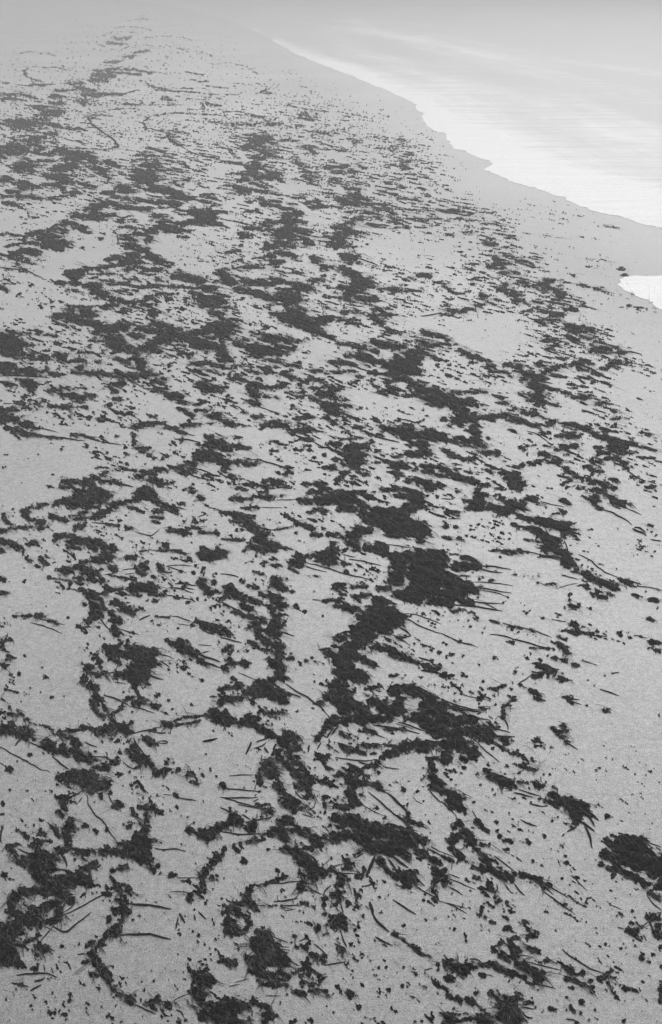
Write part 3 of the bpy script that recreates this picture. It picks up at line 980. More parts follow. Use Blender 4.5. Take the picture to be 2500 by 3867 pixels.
k 10.3 -1,6951 -39,6855
k 10.3 64,7009 -1,6893
k 7.6 -90,6799 -127,6706
C two-humped great dark seaweed mound in the middle of the picture
m 67.0 389,7372 480,7310
m 66.3 504,7248 594,7208
m 53.2 613,7310 648,7228
m 39.8 332,7269 342,7187
m 52.5 301,7127 406,7127 537,7127
m 60.3 249,7147 300,7087
m 20.9 273,7068 430,7078
C huge black seaweed heap with a peaked top and long streaming fronds, centre right
m 54.5 598,7521 667,7521
m 68.1 736,7542 815,7499
m 59.3 891,7436 967,7372
m 66.2 866,7289 938,7208 1010,7127
m 65.1 774,7127 872,7048 941,6951
m 39.3 680,7107
m 26.9 632,7404 685,7383
m 46.6 780,7586
m 58.9 1028,7310 987,6893
m 20.7 503,6970 658,6970
m 78.5 1036,7127 1106,7048
m 57.5 1202,7087 1280,7087
m 64.3 1064,6893 1145,6931
m 76.0 1012,6761 1103,6780 1174,6743
m 64.2 1250,6951 1346,6893 1408,6874
m 57.4 1011,6633 981,6579
m 50.1 1231,6688 1234,6615
m 37.3 1155,6579 1132,6597
m 29.4 1041,7310
m 30.5 1541,6827 1567,6789
m 18.6 1104,7279 1233,7238
m 18.2 1443,7038 1488,6989
m 16.1 1161,7368
m 16.0 1381,7259 1474,7259
k 7.8 612,7068 726,7009 838,6951
k 7.8 376,7028 530,6989 670,6951 796,6912
k 3.9 585,7048 749,6970
k 7.9 1211,7167 1338,7127 1452,7097
k 6.5 1313,7038 1449,6989 1615,6928
k 9.0 1409,6884 1523,6874 1644,6870
k 7.6 1422,6799 1510,6706 1587,6633
k 6.7 1036,7404 1149,7320 1287,7248 1417,7228
k 8.0 1104,7279 1221,7248 1335,7208 1414,7208
k 6.3 1275,6836 1344,6688 1461,6543
k 5.0 1281,6688 1337,6588
k 5.2 1261,7038 1372,6989 1484,6960
k 5.3 1060,7372 1189,7208 1325,7127
k 4.1 1220,7478 1348,7414 1504,7372
k 6.3 1418,6855 1480,6761 1570,6688
C flat frayed seaweed streak under the two-humped mound, centre
m 32.8 100,6743 137,6688
m 30.2 163,6724 188,6688
m 25.3 290,6761 392,6761
m 20.1 240,6771 225,6688 287,6651
m 17.7 405,6771 480,6761 555,6743
m 17.5 387,6651 362,6651
m 20.6 309,6970 398,6931
m 18.0 166,6893
k 5.1 360,6951 364,6874
k 5.1 385,6912 485,6855
C snaking black seaweed rope rising to a rounded head at the right of centre
m 24.7 245,6455 332,6490 408,6543
m 42.7 461,6615 539,6669 630,6724
m 48.2 670,6761 773,6780 849,6780
m 32.9 898,6761
m 29.6 381,6490
m 19.8 12,6642 -38,6615 -63,6543 -38,6473 -1,6455
m 37.7 778,6688 829,6697
k 6.2 36,6597 161,6570 284,6552 397,6579
k 4.9 443,6499 503,6467 589,6464
k 6.2 234,6543 332,6508
k 5.0 920,6724 924,6633
C upright black seaweed pillar in the centre of the foreground
m 41.5 72,6394 97,6403
m 36.7 158,6438 256,6420
m 29.5 122,6455
m 60.5 157,6334 192,6284
m 52.3 154,6184 177,6102
m 42.3 211,6070 116,6006
m 23.8 249,6151
m 31.5 279,6369 289,6301
m 16.3 104,5943
C wide dark seaweed sheet that spreads and fans to the right below the pillar
m 80.5 184,5865 251,5819
m 46.3 92,5911 57,5896
m 57.1 331,5804 329,5743
m 68.1 397,5728 521,5713 611,5713
m 49.8 33,5699 135,5713
m 33.9 -148,5669 -57,5684
m 22.5 -237,5632
m 40.4 -79,5625
m 67.9 259,5684 215,5713
m 56.2 370,5625 504,5625 651,5640
m 38.3 688,5684 740,5625
m 22.9 366,5819 423,5804
m 18.5 627,5943 633,5865 722,5819
m 28.9 349,6284 407,6233
m 13.9 433,5896
m 11.5 -64,5811
k 10.6 464,6167 531,6086 607,5990 634,5880
k 7.0 309,6184 411,6054 499,5943 575,5850 617,5789
k 6.9 533,5927 587,5865 661,5773
k 5.7 493,5834 593,5773
k 4.6 700,5834 770,5781
k 7.2 407,6233 464,6167
k 3.5 246,6045 337,5974 428,5919
k 4.6 -47,5804 -12,5743
C tall dark seaweed column cut by a bend on the right of the centre foreground
m 49.3 866,6543 871,6455
m 53.2 874,6352 902,6267
m 24.9 832,6579 933,6597
m 14.8 792,6473
m 24.0 818,6267 906,6184
k 7.1 819,6217 854,6134 907,6070
C small curled ring of seaweed pieces above the two-humped mound
m 16.4 333,7542
m 20.6 376,7575 417,7586
m 19.1 395,7542
m 13.7 466,7608
C fine twig with a black centre on open sand, right of the pillar
m 14.2 702,6086
m 9.5 767,6089
k 3.5 682,6134 702,6086 752,6054
C thin straight seaweed stem streaks at the top of the heap, right of centre
m 19.5 583,7740 639,7752
m 11.1 692,7707
k 11.2 882,7831 979,7819 1074,7785
C pair of thin seaweed blades beside the frayed fan, centre
k 6.3 -191,6761 -202,6669
C thin hooked seaweed cord linking an oblong leaf to scraps, right of centre
m 30.6 1975,7752 2047,7763
m 36.3 2121,7785 2165,7797
m 22.0 1812,7608
m 21.8 1893,7521 1926,7478
m 21.6 1914,7414 1964,7393
m 19.0 1945,7510 1974,7446
m 31.0 2044,7902 2122,7867
m 16.9 2105,7925 2186,7833
k 6.9 1933,7752 1850,7674 1805,7652 1791,7608 1871,7553
k 6.7 1964,7393 2021,7372
C oval seaweed patch with a short tail, upper right of the foreground
m 27.7 2210,7707 2240,7685
m 19.4 2267,7685
k 5.5 2267,7685 2334,7674
C feathered seaweed scrap with fine prongs, right of centre
m 27.0 2207,7425 2236,7404
m 24.2 2254,7393
m 16.3 2274,7457
m 18.8 2256,7341
m 10.7 2381,7300
k 5.4 2261,7393 2339,7383
k 5.4 2243,7372 2337,7310
C small diamond-shaped seaweed piece, right side above the heart
m 23.8 2537,7228 2554,7218
m 13.3 2531,7259
m 15.9 2578,7208
m 10.6 2617,7177
C heart-shaped seaweed leaf with a long pointed stem, alone on open sand at the right
m 25.8 2017,6980 2025,6951
m 33.6 2108,7009 2096,6951
m 43.8 2066,6931
m 35.9 2074,6874
m 22.9 2092,6808
k 6.3 2096,6799 2135,6743 2170,6702
k 5.1 2100,6817 2134,6799
C wavy line of small seaweed pieces ending in a thin drop, right of centre
m 27.0 1702,7393 1726,7414
m 29.4 1627,7300 1642,7310
m 21.2 1595,7269 1577,7147
m 15.8 1581,7127
m 16.1 1677,7362
m 13.4 1530,7320
m 19.2 1562,7542 1599,7564 1657,7586
m 10.9 1516,7553
m 16.5 1745,7619
k 7.8 1574,7127 1601,7048 1594,6960
C small three-lobed seaweed scrap near the streaming fronds, right of centre
m 20.4 1820,6817 1849,6836
m 15.3 1855,6799
m 12.6 1808,6752 1882,6743
m 10.1 1877,6715
m 12.7 1731,6817
m 10.1 1699,6743
C dotted ladder of seaweed bits descending to a black knot, right of centre
m 17.5 1577,6651 1628,6660
m 19.9 1662,6633 1699,6561
m 22.1 1696,6473 1741,6446
m 14.8 1693,6526
m 15.1 1633,6688
m 9.8 1550,6403 1600,6412 1656,6455
C long diagonal seaweed bar with trailing stems, right foreground
m 29.4 1316,6438 1344,6420
m 31.6 1352,6386 1383,6352
m 48.3 1461,6301 1506,6284
m 36.2 1417,6334 1431,6267
m 31.2 1510,6233 1525,6250
m 16.9 1583,6309 1652,6292
m 14.2 1523,6126
m 19.8 1357,6508
m 17.1 1243,6394
m 14.1 1643,6070
m 11.8 1727,6110
k 7.1 1526,6184 1604,6151 1671,6126
k 6.0 1568,6217 1677,6159 1744,6134
k 4.9 1556,6369 1557,6334
k 5.9 1635,6054 1723,6025 1771,6030
C round knot of dark seaweed beside the diagonal bar, right foreground
m 36.1 1720,6267 1753,6250
m 16.9 1699,6284
m 19.3 1768,6267
m 10.8 1653,6225
m 9.7 1811,6301
k 4.8 1781,6369 1775,6301
C rugged claw-shaped seaweed mass with long toes, right foreground
m 30.9 1857,6167 1863,6134
m 21.2 1770,6086 1826,6070
m 47.2 1873,6070 1932,6070
m 58.6 1957,6022 2024,6006
m 42.3 2058,6054 2075,6022
m 46.5 1964,5943 2022,5943
m 39.2 1997,5880 1967,5850
m 23.3 2076,5974 2100,5927
m 13.7 1931,5789
k 9.3 2087,5974 2123,5927 2155,5865
k 9.2 2025,5850 2060,5804 2094,5751
k 8.1 2085,5911 2105,5850 2106,5804
k 10.2 2027,5834 2039,5758 2043,5654 2041,5581
k 8.0 1957,5804 1877,5751
k 4.7 1729,6118 1806,6086
C black seaweed drape hanging at the left of the right foreground, curved like a horn
m 40.6 930,6184 965,6184
m 52.2 996,6134 1042,6118
m 47.0 1011,6054 1031,6022
m 30.3 1037,5974 1084,5974
k 7.0 908,6086 961,6022 1004,5935
k 4.6 1010,5943 1015,5880
C slim leaf-shaped dark seaweed blade, right foreground
m 23.0 1162,5857 1194,5834
m 18.3 1212,5796 1241,5758
k 4.6 1149,5982 1169,5911 1192,5865
C knobbly black seaweed chain dropping toward the hooked strip, right foreground
m 34.4 997,5819 1022,5834
m 29.6 1047,5758 1019,5713
m 40.8 1089,5728 1108,5699
m 38.3 943,5640 967,5654
m 38.3 1125,5654 1093,5669
m 26.9 1178,5625 1222,5618
m 22.4 1064,5610
C small oblong seaweed block on sand, right foreground
m 22.5 1373,5654 1412,5654
C narrow dark seaweed sliver, right foreground
m 13.5 1549,5662 1549,5632
C thin straight rod of kelp with beaded surface, alone upper right of the foreground
m 9.6 2521,7597
k 8.2 2566,7547 2648,7489 2721,7440
C small dotted twig at the top right, on pale sand
m 9.8 2751,7792
k 5.6 2729,7790 2816,7801
C thin sharp kelp splinter, right foreground
k 4.6 1529,5880 1585,5834 1649,5807
C coiled S-shaped seaweed band at the left side, halfway down the picture
m 39.6 -3889,11108 -3830,10957 -3711,10845
m 53.2 -3647,10808 -3575,10736
m 36.8 -3747,11262 -3628,11302
m 29.3 -3828,11224 -3855,11185
m 28.2 -3844,10681 -3690,10699
m 17.6 -3962,10663 -3856,10663
m 38.6 -4052,10610 -3999,10610
m 28.6 -4128,10994 -4032,10845 -3961,10754
m 42.5 -3604,10845 -3575,10663
C broad seaweed shelf at the left with a diagonal arm rising to the right
m 93.2 -3258,11460 -3109,11460 -2977,11541
m 55.5 -3454,11420 -3343,11341
m 44.3 -3555,11302 -3463,11381
m 36.6 -3096,11224 -2968,11224
m 33.2 -3047,11341
m 47.2 -2967,10957 -2871,11108 -2785,11224
m 44.4 -2781,11302 -2648,11381 -2507,11420
m 93.4 -2453,11541 -2334,11501
m 36.7 -2241,11381 -2113,11262 -1989,11165
m 21.5 -3206,10901 -3071,10938
m 55.2 -3389,11302 -3223,11302
m 54.1 -3275,11971 -3158,12057
m 39.0 -3137,12144 -3088,12189
m 34.5 -3400,11928 -3295,11885
m 30.7 -3592,11928 -3444,11949
m 26.7 -3621,11885 -3552,11759
m 26.6 -3505,11801 -3400,11759
m 49.0 -3344,11676 -3146,11635
m 49.0 -3079,11676 -2977,11635
m 38.2 -3267,11843 -3152,11843
m 30.7 -2967,11971 -2835,11885
m 38.5 -3102,11971 -2939,11928
k 7.3 -2039,11262 -1841,11146
k 7.2 -3202,10882 -3071,10938 -3011,10994
k 7.2 -3245,10994 -3119,10994
k 11.5 -2835,11885 -2625,11780
C oval dark seaweed patch inside the coiled band, left side
m 39.4 -3511,10975 -3425,10919 -3323,10864
m 18.0 -3538,11013
C small drop of seaweed below the diagonal arm, left side
m 42.3 -3151,10699 -3135,10628
m 21.2 -3056,10790 -3064,10663
m 24.8 -3123,10772
C dotted rows of small seaweed streaks on the sand above left of centre
m 25.4 -3172,11070 -3099,11070
m 18.1 -3000,11070
m 21.9 -3348,11204
m 29.0 -2420,11127 -2375,11070
m 25.6 -2460,11146 -2580,11204
m 32.7 -2199,11108 -2154,11108
m 21.5 -2266,10957 -2116,10919
m 17.8 -2248,10845 -2118,10808
C wedge-nosed seaweed arc at the left edge under the coiled band
m 41.2 -3953,10331 -3850,10331
m 41.0 -3784,10279 -3692,10195
m 34.3 -3630,10279 -3566,10296
m 33.9 -3899,10145 -3877,10128
m 16.8 -3636,10112 -3609,10013
C long sweeping seaweed mound with a bulging right end, left of centre
m 41.7 -3355,10486 -3238,10504 -3139,10451
m 51.6 -3107,10314 -3012,10348 -2912,10365
m 58.2 -2870,10331 -2757,10279 -2658,10212
m 44.2 -2613,10246 -2577,10145
m 57.1 -2642,10046 -2579,9981
m 43.3 -2766,9916 -2683,9916
m 29.9 -2902,9852 -2843,9884
m 34.0 -3118,10212 -3012,10195
m 27.6 -3339,10348 -3304,10417
m 37.5 -2928,10279 -2804,10178
C looped dark seaweed tuft beneath the long mound, left of centre
m 55.7 -3064,9695 -2998,9695
m 39.5 -2947,9757 -2832,9757
m 65.2 -2779,9664 -2684,9602
m 42.0 -2720,9541 -2643,9481
m 25.7 -2582,9421 -2568,9511
m 38.7 -2826,9511
C thin bending seaweed thread with pods, left of centre
m 22.7 -3181,9541
m 9.7 -3133,9511 -3031,9490 -2913,9466
m 19.2 -2919,9421 -2905,9362
C narrow strip of seaweed pieces going right to a sandy gap, left of centre
m 36.1 -2519,9757 -2474,9695
m 12.9 -2521,9602 -2396,9541 -2277,9511 -2192,9481
m 19.4 -2364,9541
k 6.5 -2570,9602 -2459,9618
C arrow-shaped seaweed spike with a long left point and dark body, left of centre
m 9.5 -2923,9303 -2825,9289
m 31.6 -2777,9289 -2698,9216
m 62.8 -2645,9187 -2585,9130
m 52.5 -2556,8990 -2514,8935
m 61.1 -2537,8826 -2476,8826
m 33.2 -2545,8718 -2549,8665
m 31.5 -2714,9216
m 31.0 -2511,9074 -2446,8907
k 7.5 -2431,8718 -2372,8613 -2302,8522
C row of joined oval seaweed blobs, left of centre
m 38.2 -2500,9333 -2463,9303
m 15.9 -2409,9274 -2320,9303
m 31.5 -2493,9216
m 63.5 -2190,9289 -2116,9318
m 69.9 -2039,9333 -1982,9274
m 34.6 -2125,9187
m 25.2 -1905,9187 -1826,9187
k 6.3 -1808,9173 -1694,9145
C heavy slanting seaweed lump with a hanging lower chain, left of centre
m 43.4 -2360,9018 -2277,8990
m 52.3 -2252,8935 -2180,8880
m 27.5 -2120,8799 -2088,8880
m 36.7 -2338,8826
m 42.3 -2282,8692 -2232,8665
m 32.8 -2257,8561 -2262,8510
m 32.5 -2225,8433
k 5.9 -2222,8535 -2094,8484 -1981,8433
C paired round seaweed crumbs below the oval blobs, left of centre
m 28.0 -1916,9060
m 18.7 -1997,9074
C star-shaped frayed seaweed with thin streaks to the right, left of centre
m 49.4 -2179,9789 -2119,9726
m 35.9 -2207,9664 -2131,9602
m 39.5 -1964,9789 -1934,9695
m 19.4 -2026,9557 -1992,9541
k 6.6 -2392,9695 -2283,9726 -2184,9726
k 6.5 -2342,9602 -2234,9633
k 6.6 -1898,9789 -1753,9695 -1647,9633
k 8.2 -1910,9649 -1810,9633
k 6.6 -1882,9789 -1735,9805 -1601,9789
C sprinkled seaweed pieces right of the bulging mound
m 36.8 -2361,9981 -2294,9981
m 23.3 -2300,9916
m 20.1 -2202,9981
m 16.6 -2128,9884
C flat drift of seaweed with a blunt left end, towards the centre
m 45.6 -1950,10628 -1857,10592
m 42.1 -1800,10557 -1761,10663
m 21.2 -1713,10699 -1621,10663
m 28.0 -1593,10574 -1503,10557 -1379,10539
m 17.6 -1406,10628
C thin seaweed line that thickens to a scrap above the flat drift
m 21.1 -2515,10645 -2451,10681
m 21.3 -2638,10736 -2790,10790
k 7.0 -2400,10592 -2284,10521 -2171,10469 -2096,10663
k 7.1 -2975,10827 -2826,10790 -2641,10754
C long low seaweed bow with a peak in the middle, towards the centre
m 11.8 -2249,10112 -2136,10145 -1981,10128
m 23.7 -1950,10145 -1882,10145 -1793,10112 -1721,10079
m 30.7 -1987,10279 -1921,10178
m 17.2 -2083,10348
C dark porous seaweed mound with a pointed top, towards the centre
m 83.9 -1478,10013 -1411,10013
m 40.8 -1513,10178
m 67.4 -1367,10079 -1296,10046
C cauliflower-like seaweed clump with threads, towards the centre
m 48.0 -1463,9451 -1405,9362
m 41.7 -1315,9421
m 53.8 -1379,9274 -1342,9216
m 47.4 -1250,9245
m 22.3 -1616,9392 -1653,9303
k 8.0 -1746,9406 -1616,9392 -1485,9362
k 7.9 -1798,9318 -1669,9303 -1515,9216
k 6.4 -1657,9333 -1508,9289
k 6.3 -1693,9130 -1531,9088
C low dark seaweed streak with a hump, alone on wide sand at the left
m 15.2 -3362,8772 -3271,8772
m 18.3 -3271,8772 -3180,8772
m 33.5 -3134,8772 -3073,8772
m 18.1 -2974,8679 -2892,8652
m 15.3 -3473,8839
k 6.0 -3075,8718 -2874,8639 -2792,8613
C long straight thin kelp stem alone on sand, left side
k 4.5 -3157,8658 -3011,8587 -2890,8522 -2770,8453
C thin-necked torn seaweed strip, left of centre at mid height
m 12.2 -1856,8772 -1794,8758 -1716,8745
m 15.1 -1887,8679
k 9.1 -2025,8692 -1974,8745 -1919,8785
k 6.1 -1720,8772 -1628,8772 -1528,8705 -1465,8679
C dark frayed oblong seaweed with threads, towards the centre
m 33.1 -1418,8665 -1340,8639
m 50.8 -1304,8587 -1210,8548
m 38.6 -1236,8510 -1141,8459
k 5.9 -1376,8561 -1275,8459 -1198,8433
k 4.5 -1609,8626 -1470,8600
C smooth black leaf-shaped seaweed mound with trailing fibres, left of centre
m 29.2 -1671,8333 -1635,8283
m 64.0 -1559,8259 -1497,8234
m 57.7 -1448,8185 -1381,8113
m 28.8 -1467,8113 -1531,8161
m 28.4 -1310,7995 -1217,7925
k 11.4 -1338,8113 -1244,8042 -1094,7971
k 11.3 -1344,8042 -1233,7948 -1085,7879
k 5.8 -1309,8113 -1227,8149
k 4.3 -1740,8113 -1618,8066 -1555,8018
k 4.4 -1355,8259 -1207,8239
C large dark double seaweed mound left of the leaf-shaped mound
m 63.4 -2224,8161 -2128,8113
m 49.3 -2277,8210
m 48.8 -2067,8089 -1985,8113
m 49.2 -2045,8210 -1950,8161
m 71.8 -1884,8113 -1794,8089
m 85.1 -1871,7948 -1790,7971
m 37.0 -2182,8018 -2098,7948
m 31.2 -2286,7971
m 33.8 -2413,7902 -2352,7879
m 19.8 -2466,7948
m 22.5 -2265,7867
k 5.7 -1740,8113 -1647,8066
k 5.7 -1694,7995 -1578,7879
C black seaweed point and knob poking in at the left edge
m 25.8 -3735,9526 -3673,9481
m 31.5 -3629,9216 -3597,9216
C crumbled seaweed bits along the left edge at mid height
m 29.3 -3324,8320
m 14.7 -3269,8333
m 23.3 -3328,8234 -3371,8333
m 20.0 -3222,8066 -3165,8042
m 28.2 -3238,7925 -3207,7890
m 23.4 -3399,9981 -3349,9916
m 19.9 -3341,9884 -3259,9820
m 13.2 -3399,9789 -3358,9757
m 16.7 -3497,9910
C short seaweed pieces scattered in the upper part, near the centre, leaning right
m 22.1 -1640,11302 -1599,11262
m 25.0 -1722,10919 -1673,10808
m 37.3 -1723,11541 -1676,11460
m 22.1 -1835,9245
m 25.8 -1934,11302
k 7.3 -1576,11224 -1402,11127
k 7.2 -1673,10957 -1573,11032
k 7.1 -1642,10845 -1539,10882
k 5.6 -1778,11381 -1672,11420
C very large dark seaweed field in the centre right, the widest of all
m 125.0 518,10919 694,10845 906,10808
m 105.5 720,10663 859,10628 1037,10663
m 70.1 331,10592 473,10628
m 52.1 225,10486 329,10486
m 90.8 596,11070 866,11032 1006,11224
m 85.4 1125,11341 1062,11501
m 62.1 126,11185 309,11185
m 92.8 -131,11420 54,11420 277,11420
m 55.6 -391,11400 -279,11381
m 47.2 -74,11070 -165,11146
m 29.0 -309,11070 -201,11108
m 61.9 403,11262 413,10994
m 52.0 1096,10521 1085,10382
m 52.5 1143,10663 1198,10486
m 56.1 950,11501 878,11541
m 24.1 326,10382
m 26.8 -404,11885 -289,11885
m 45.9 -193,11885 -97,11843
m 37.9 -96,11759 -39,11717
m 37.7 -284,11655 -133,11635
m 37.7 -20,11635 131,11655
m 37.6 206,11635 431,11614
m 45.5 699,11717 870,11717
m 45.3 964,11717 1166,11635
m 22.6 564,11655
m 47.2 1535,12322 1589,12277
m 42.9 1580,12189 1673,12144
m 50.4 1707,12101 1794,12014
m 46.2 1852,12014 1957,11928
m 42.0 1984,11843 2080,11843
m 45.3 1949,11717 1900,11635
m 26.4 1655,11635
C heavy black seaweed lump with streaming fringes, right of the centre
m 100.2 750,9948 917,9948
m 132.3 1043,9852 1203,9789
m 145.7 991,9602 1175,9481
m 97.8 787,9726 759,9541
m 94.9 916,9245 1121,9245
m 62.7 754,9187 950,9074
m 78.0 1106,9074 1199,9074
m 61.2 424,10212 558,10145
m 57.7 638,10046 564,10279
m 51.3 222,10314 305,10212
m 27.2 168,10162
m 27.7 172,10417
m 83.9 1058,10046 1288,9981
m 38.2 651,9333 523,9303
m 31.8 238,9333 397,9333
m 22.4 47,9392 159,9392
m 22.1 31,9303 125,9187
m 32.1 659,9481 720,9421
m 80.7 1277,9541 1384,9481
m 95.6 1323,9362 1511,9333
m 70.0 1514,9362 1587,9303
m 94.4 1257,9187 1415,9187
m 46.6 1225,9018 1287,9018
m 37.3 1430,9046 1504,9018
m 38.8 1455,9541
m 26.0 1364,9602
m 22.7 1556,9572 1458,9572
m 19.3 1657,9481
k 6.8 649,10279 784,10246 968,10195
k 8.3 216,9948 381,9884 576,9789
k 8.4 117,10079 185,10112
k 6.7 133,10046 283,9981
k 6.4 1605,9451 1778,9421 2027,9377
k 7.9 1606,9333 1789,9274 1986,9216
k 6.3 1662,9274 1844,9216 1927,9145
k 7.8 1509,9060 1659,9018 1843,9004
k 9.2 1468,8976 1646,8921 1838,8866
k 6.2 1601,9046 1702,8990 1794,8880
k 7.7 1284,8990 1421,8976 1555,8935
C big dark seaweed shoulder below the heavy lump, centre
m 62.2 498,9074 573,9018
m 91.7 442,8826 625,8826
m 105.9 377,8718 679,8692
m 65.8 313,8587 580,8535
m 46.1 168,8907 275,8880
m 37.7 265,9130 424,9187
m 24.7 45,8962 153,8935
m 31.2 92,9074
m 21.8 -79,9046 14,9074
m 73.7 250,8408 397,8408
m 50.0 131,8383 72,8358
m 17.8 73,8433 192,8484 312,8535
m 35.9 223,8561
m 64.0 188,8234 275,8259
m 71.7 143,8113 228,8066
m 70.8 70,7971 183,7925
m 48.3 341,8018 409,7925
m 37.3 -44,8113 27,8066
m 17.4 -102,8173 -16,8185
m 19.9 -243,7983
m 17.0 -157,7971
m 14.7 676,8383 749,8383
k 7.5 700,8799 843,8665 983,8535 1139,8453
k 6.1 793,8826 913,8799 1028,8718 1156,8626
k 10.4 716,8561 786,8484 826,8421
k 7.4 825,8408 733,8358 661,8383
k 5.9 718,8358 786,8271
k 6.2 -204,9088 -110,9068
C long dark tapering seaweed bar sloping down right, right of centre
m 49.2 448,8210 563,8185
m 57.4 604,8137 700,8066
m 42.6 754,8018 863,7948
m 36.6 890,7925 1024,7844
k 8.5 870,8042 1007,7971
C smooth rounded black seaweed dome with threads behind it, centre
m 84.3 -85,10046 16,10112
m 73.5 -119,9981 -1,9916
m 44.4 16,10246
m 33.6 -203,10013
m 23.5 -287,10030
m 26.5 131,9852 164,9820
m 22.9 178,9664
k 8.2 -283,9852 -150,9805 -18,9726 113,9633 306,9541 466,9481
C pointed lobe of seaweed with a long lower tail, left of the smooth dome
m 43.3 -384,9916 -334,9916
m 56.3 -432,9852 -365,9820
m 29.4 -461,9726 -376,9633
m 11.4 -343,9602 -196,9572 -115,9548
m 23.6 -389,10079
k 6.6 -298,9789 -198,9711
k 6.6 -281,9757 -50,9649
C small seaweed crumbs joined beside the pointed lobe, centre
m 23.2 -780,9852 -749,9884
m 19.8 -777,9789
m 23.1 -679,9820 -612,9789
m 13.2 -580,9820
C fat diagonal seaweed bank running down to a wide base, left of centre at mid height
m 39.8 -1324,11070 -1212,11032
m 61.0 -1170,10957 -1056,10882
m 60.0 -1010,10736 -934,10663
m 52.3 -857,10557 -803,10521
m 58.4 -881,10382 -755,10279
m 57.8 -938,10212 -798,10145 -664,10178
m 44.1 -1018,10145
m 23.8 -632,10212 -545,10178
m 18.2 -1400,11108
m 28.5 -1268,10845 -1158,10808
k 8.5 -564,10229 -442,10145
C thin undulating seaweed line joining two banks across pale sand, centre
m 14.1 -846,10663 -739,10628 -617,10645 -479,10717
m 35.4 -409,10772 -320,10736 -231,10681
m 24.6 -89,10663
C row of feathery seaweed pieces under the wavy line, centre
m 31.3 -228,10504 -123,10504
m 38.3 -19,10521 68,10521
m 17.3 16,10417 155,10451
C small seaweed dashes in the upper centre on bare sand
m 29.3 -1080,11204 -1009,11224 -952,11204
k 5.5 -917,11216 -623,11204
C spindle-like dark seaweed bars along the top of this stretch, centre
m 41.0 -1286,11460 -1135,11440 -991,11501
m 44.8 -917,11521 -803,11480
m 18.6 -745,11440
m 26.2 -656,11521
k 7.4 -707,11420 -428,11420
C narrow chain of seaweed bits at the left of the centre
m 15.5 -1314,10399 -1174,10382 -1071,10382
m 17.1 -1319,10279
m 22.5 -1016,9481 -982,9451
k 8.1 -1255,9618 -1140,9602 -1037,9541
C dark S-bend seaweed column dropping through the centre left
m 22.8 -884,9664 -782,9602
m 38.7 -647,9511 -581,9481
m 54.2 -625,9392 -541,9303
m 62.6 -661,9159 -578,9074
m 46.4 -543,8990 -511,8962
m 46.1 -666,8962 -629,8853
m 66.3 -578,8745 -555,8587
m 65.2 -625,8484 -578,8433
m 43.9 -691,8358 -629,8283
m 49.4 -523,8210 -569,8259
m 33.1 -510,8587 -484,8665
m 48.7 -532,8089 -515,8042
m 70.6 -554,7948 -494,7879
m 22.8 -429,8018 -386,8018
m 22.6 -501,9496
m 40.4 -890,9074 -777,9018
m 31.4 -772,9187 -722,9130
m 37.0 -959,8962 -847,8907
m 53.8 -1008,9187 -1129,9303
m 31.9 -1134,9362 -1195,9333
m 47.0 -955,9102 -1053,9159
m 31.4 -1150,9187 -1205,9102
m 31.6 -1076,9245
m 25.5 -911,9362 -829,9333
m 30.4 -1027,8853 -914,8772 -804,8718
m 44.8 -798,8639 -758,8484
m 29.9 -853,8561
m 38.3 -753,8408
m 45.3 -726,8692
m 29.2 -847,8283 -774,8271
m 20.2 -681,8185 -636,8161
k 7.7 -1199,9046 -1065,8935 -948,8826 -804,8718
k 7.4 -521,8484 -445,8446 -377,8408
k 7.6 -711,8692 -838,8772
k 7.3 -1134,8383 -1027,8333 -906,8283
C tidy group of seaweed lumps at the lower left of the centre part
m 38.6 -1117,8510 -1052,8446
m 23.9 -1151,8548
m 37.6 -1031,8210 -1068,8149
m 37.0 -1013,8018 -993,7948
m 36.9 -882,7983 -835,7925
m 42.2 -1029,7879
m 14.1 -944,7879
m 20.1 -1277,10013 -1240,9981
C thick winding seaweed embankment that comes down to a blunt toe, right side
m 84.6 1821,11302 1908,11262
m 63.5 1920,11501 1982,11541
m 54.9 2013,11224 2141,11224
m 77.0 2251,11224 2440,11262
m 54.4 2118,11070 2263,11070
m 46.6 2353,10957 2484,10882
m 71.2 2602,10845 2755,10808
m 77.8 2776,10736 2875,10699
m 45.3 2818,10592 2824,10451
m 35.2 2375,10663 2480,10663
m 52.5 2509,10628 2594,10521
m 75.7 2603,10382 2693,10314
m 68.1 2553,10212 2672,10212
m 74.2 2686,10112 2740,10046
m 66.4 2730,9916 2743,9820
m 39.3 2799,9695
m 55.1 2893,9602 2953,9511
m 54.4 3012,9421 3085,9392
m 47.8 3126,9362 3158,9333
m 21.2 2304,10663 2251,10772
m 21.2 2272,10790 2346,10699
m 24.1 2465,10382 2487,10314
m 14.1 2969,10645 3040,10645
k 8.5 2810,10382 2805,10112
C thin parallel seaweed cord alongside the embankment with a knot, right side
m 41.7 3296,9466 3329,9406
m 19.2 3445,9421
m 22.6 3260,9511
m 16.7 2997,9916
m 12.7 3615,9289
k 8.2 2909,10046 3013,9916 3067,9789 3128,9633 3251,9541
k 8.0 3349,9481 3469,9392
k 6.4 3365,9362 3548,9333 3654,9260
C detached rounded seaweed ovals above the embankment, right side
m 52.1 2567,11460 2656,11440
C thick-ended oval of seaweed with a thin left tail, right side
m 40.7 3001,11400 3059,11321
k 7.4 2701,11381 2848,11282 2983,11224
C small half-moon seaweed piece on the sand, right side
m 32.7 2923,11108 2942,11070
m 14.5 2799,11032 2897,11070
C forked seaweed branch with two limbs, upper right side
m 18.7 3287,11521 3316,11480
m 55.5 3376,11420 3395,11341
m 36.6 3404,11224 3450,11185
m 37.4 3460,11541
k 10.8 3445,11165 3567,11070 3660,10938 3719,10754
C ragged slanting seaweed block beside the forked branch, right side
m 29.9 3591,11541 3675,11501
m 62.9 3655,11420 3722,11321
m 36.7 3744,11262
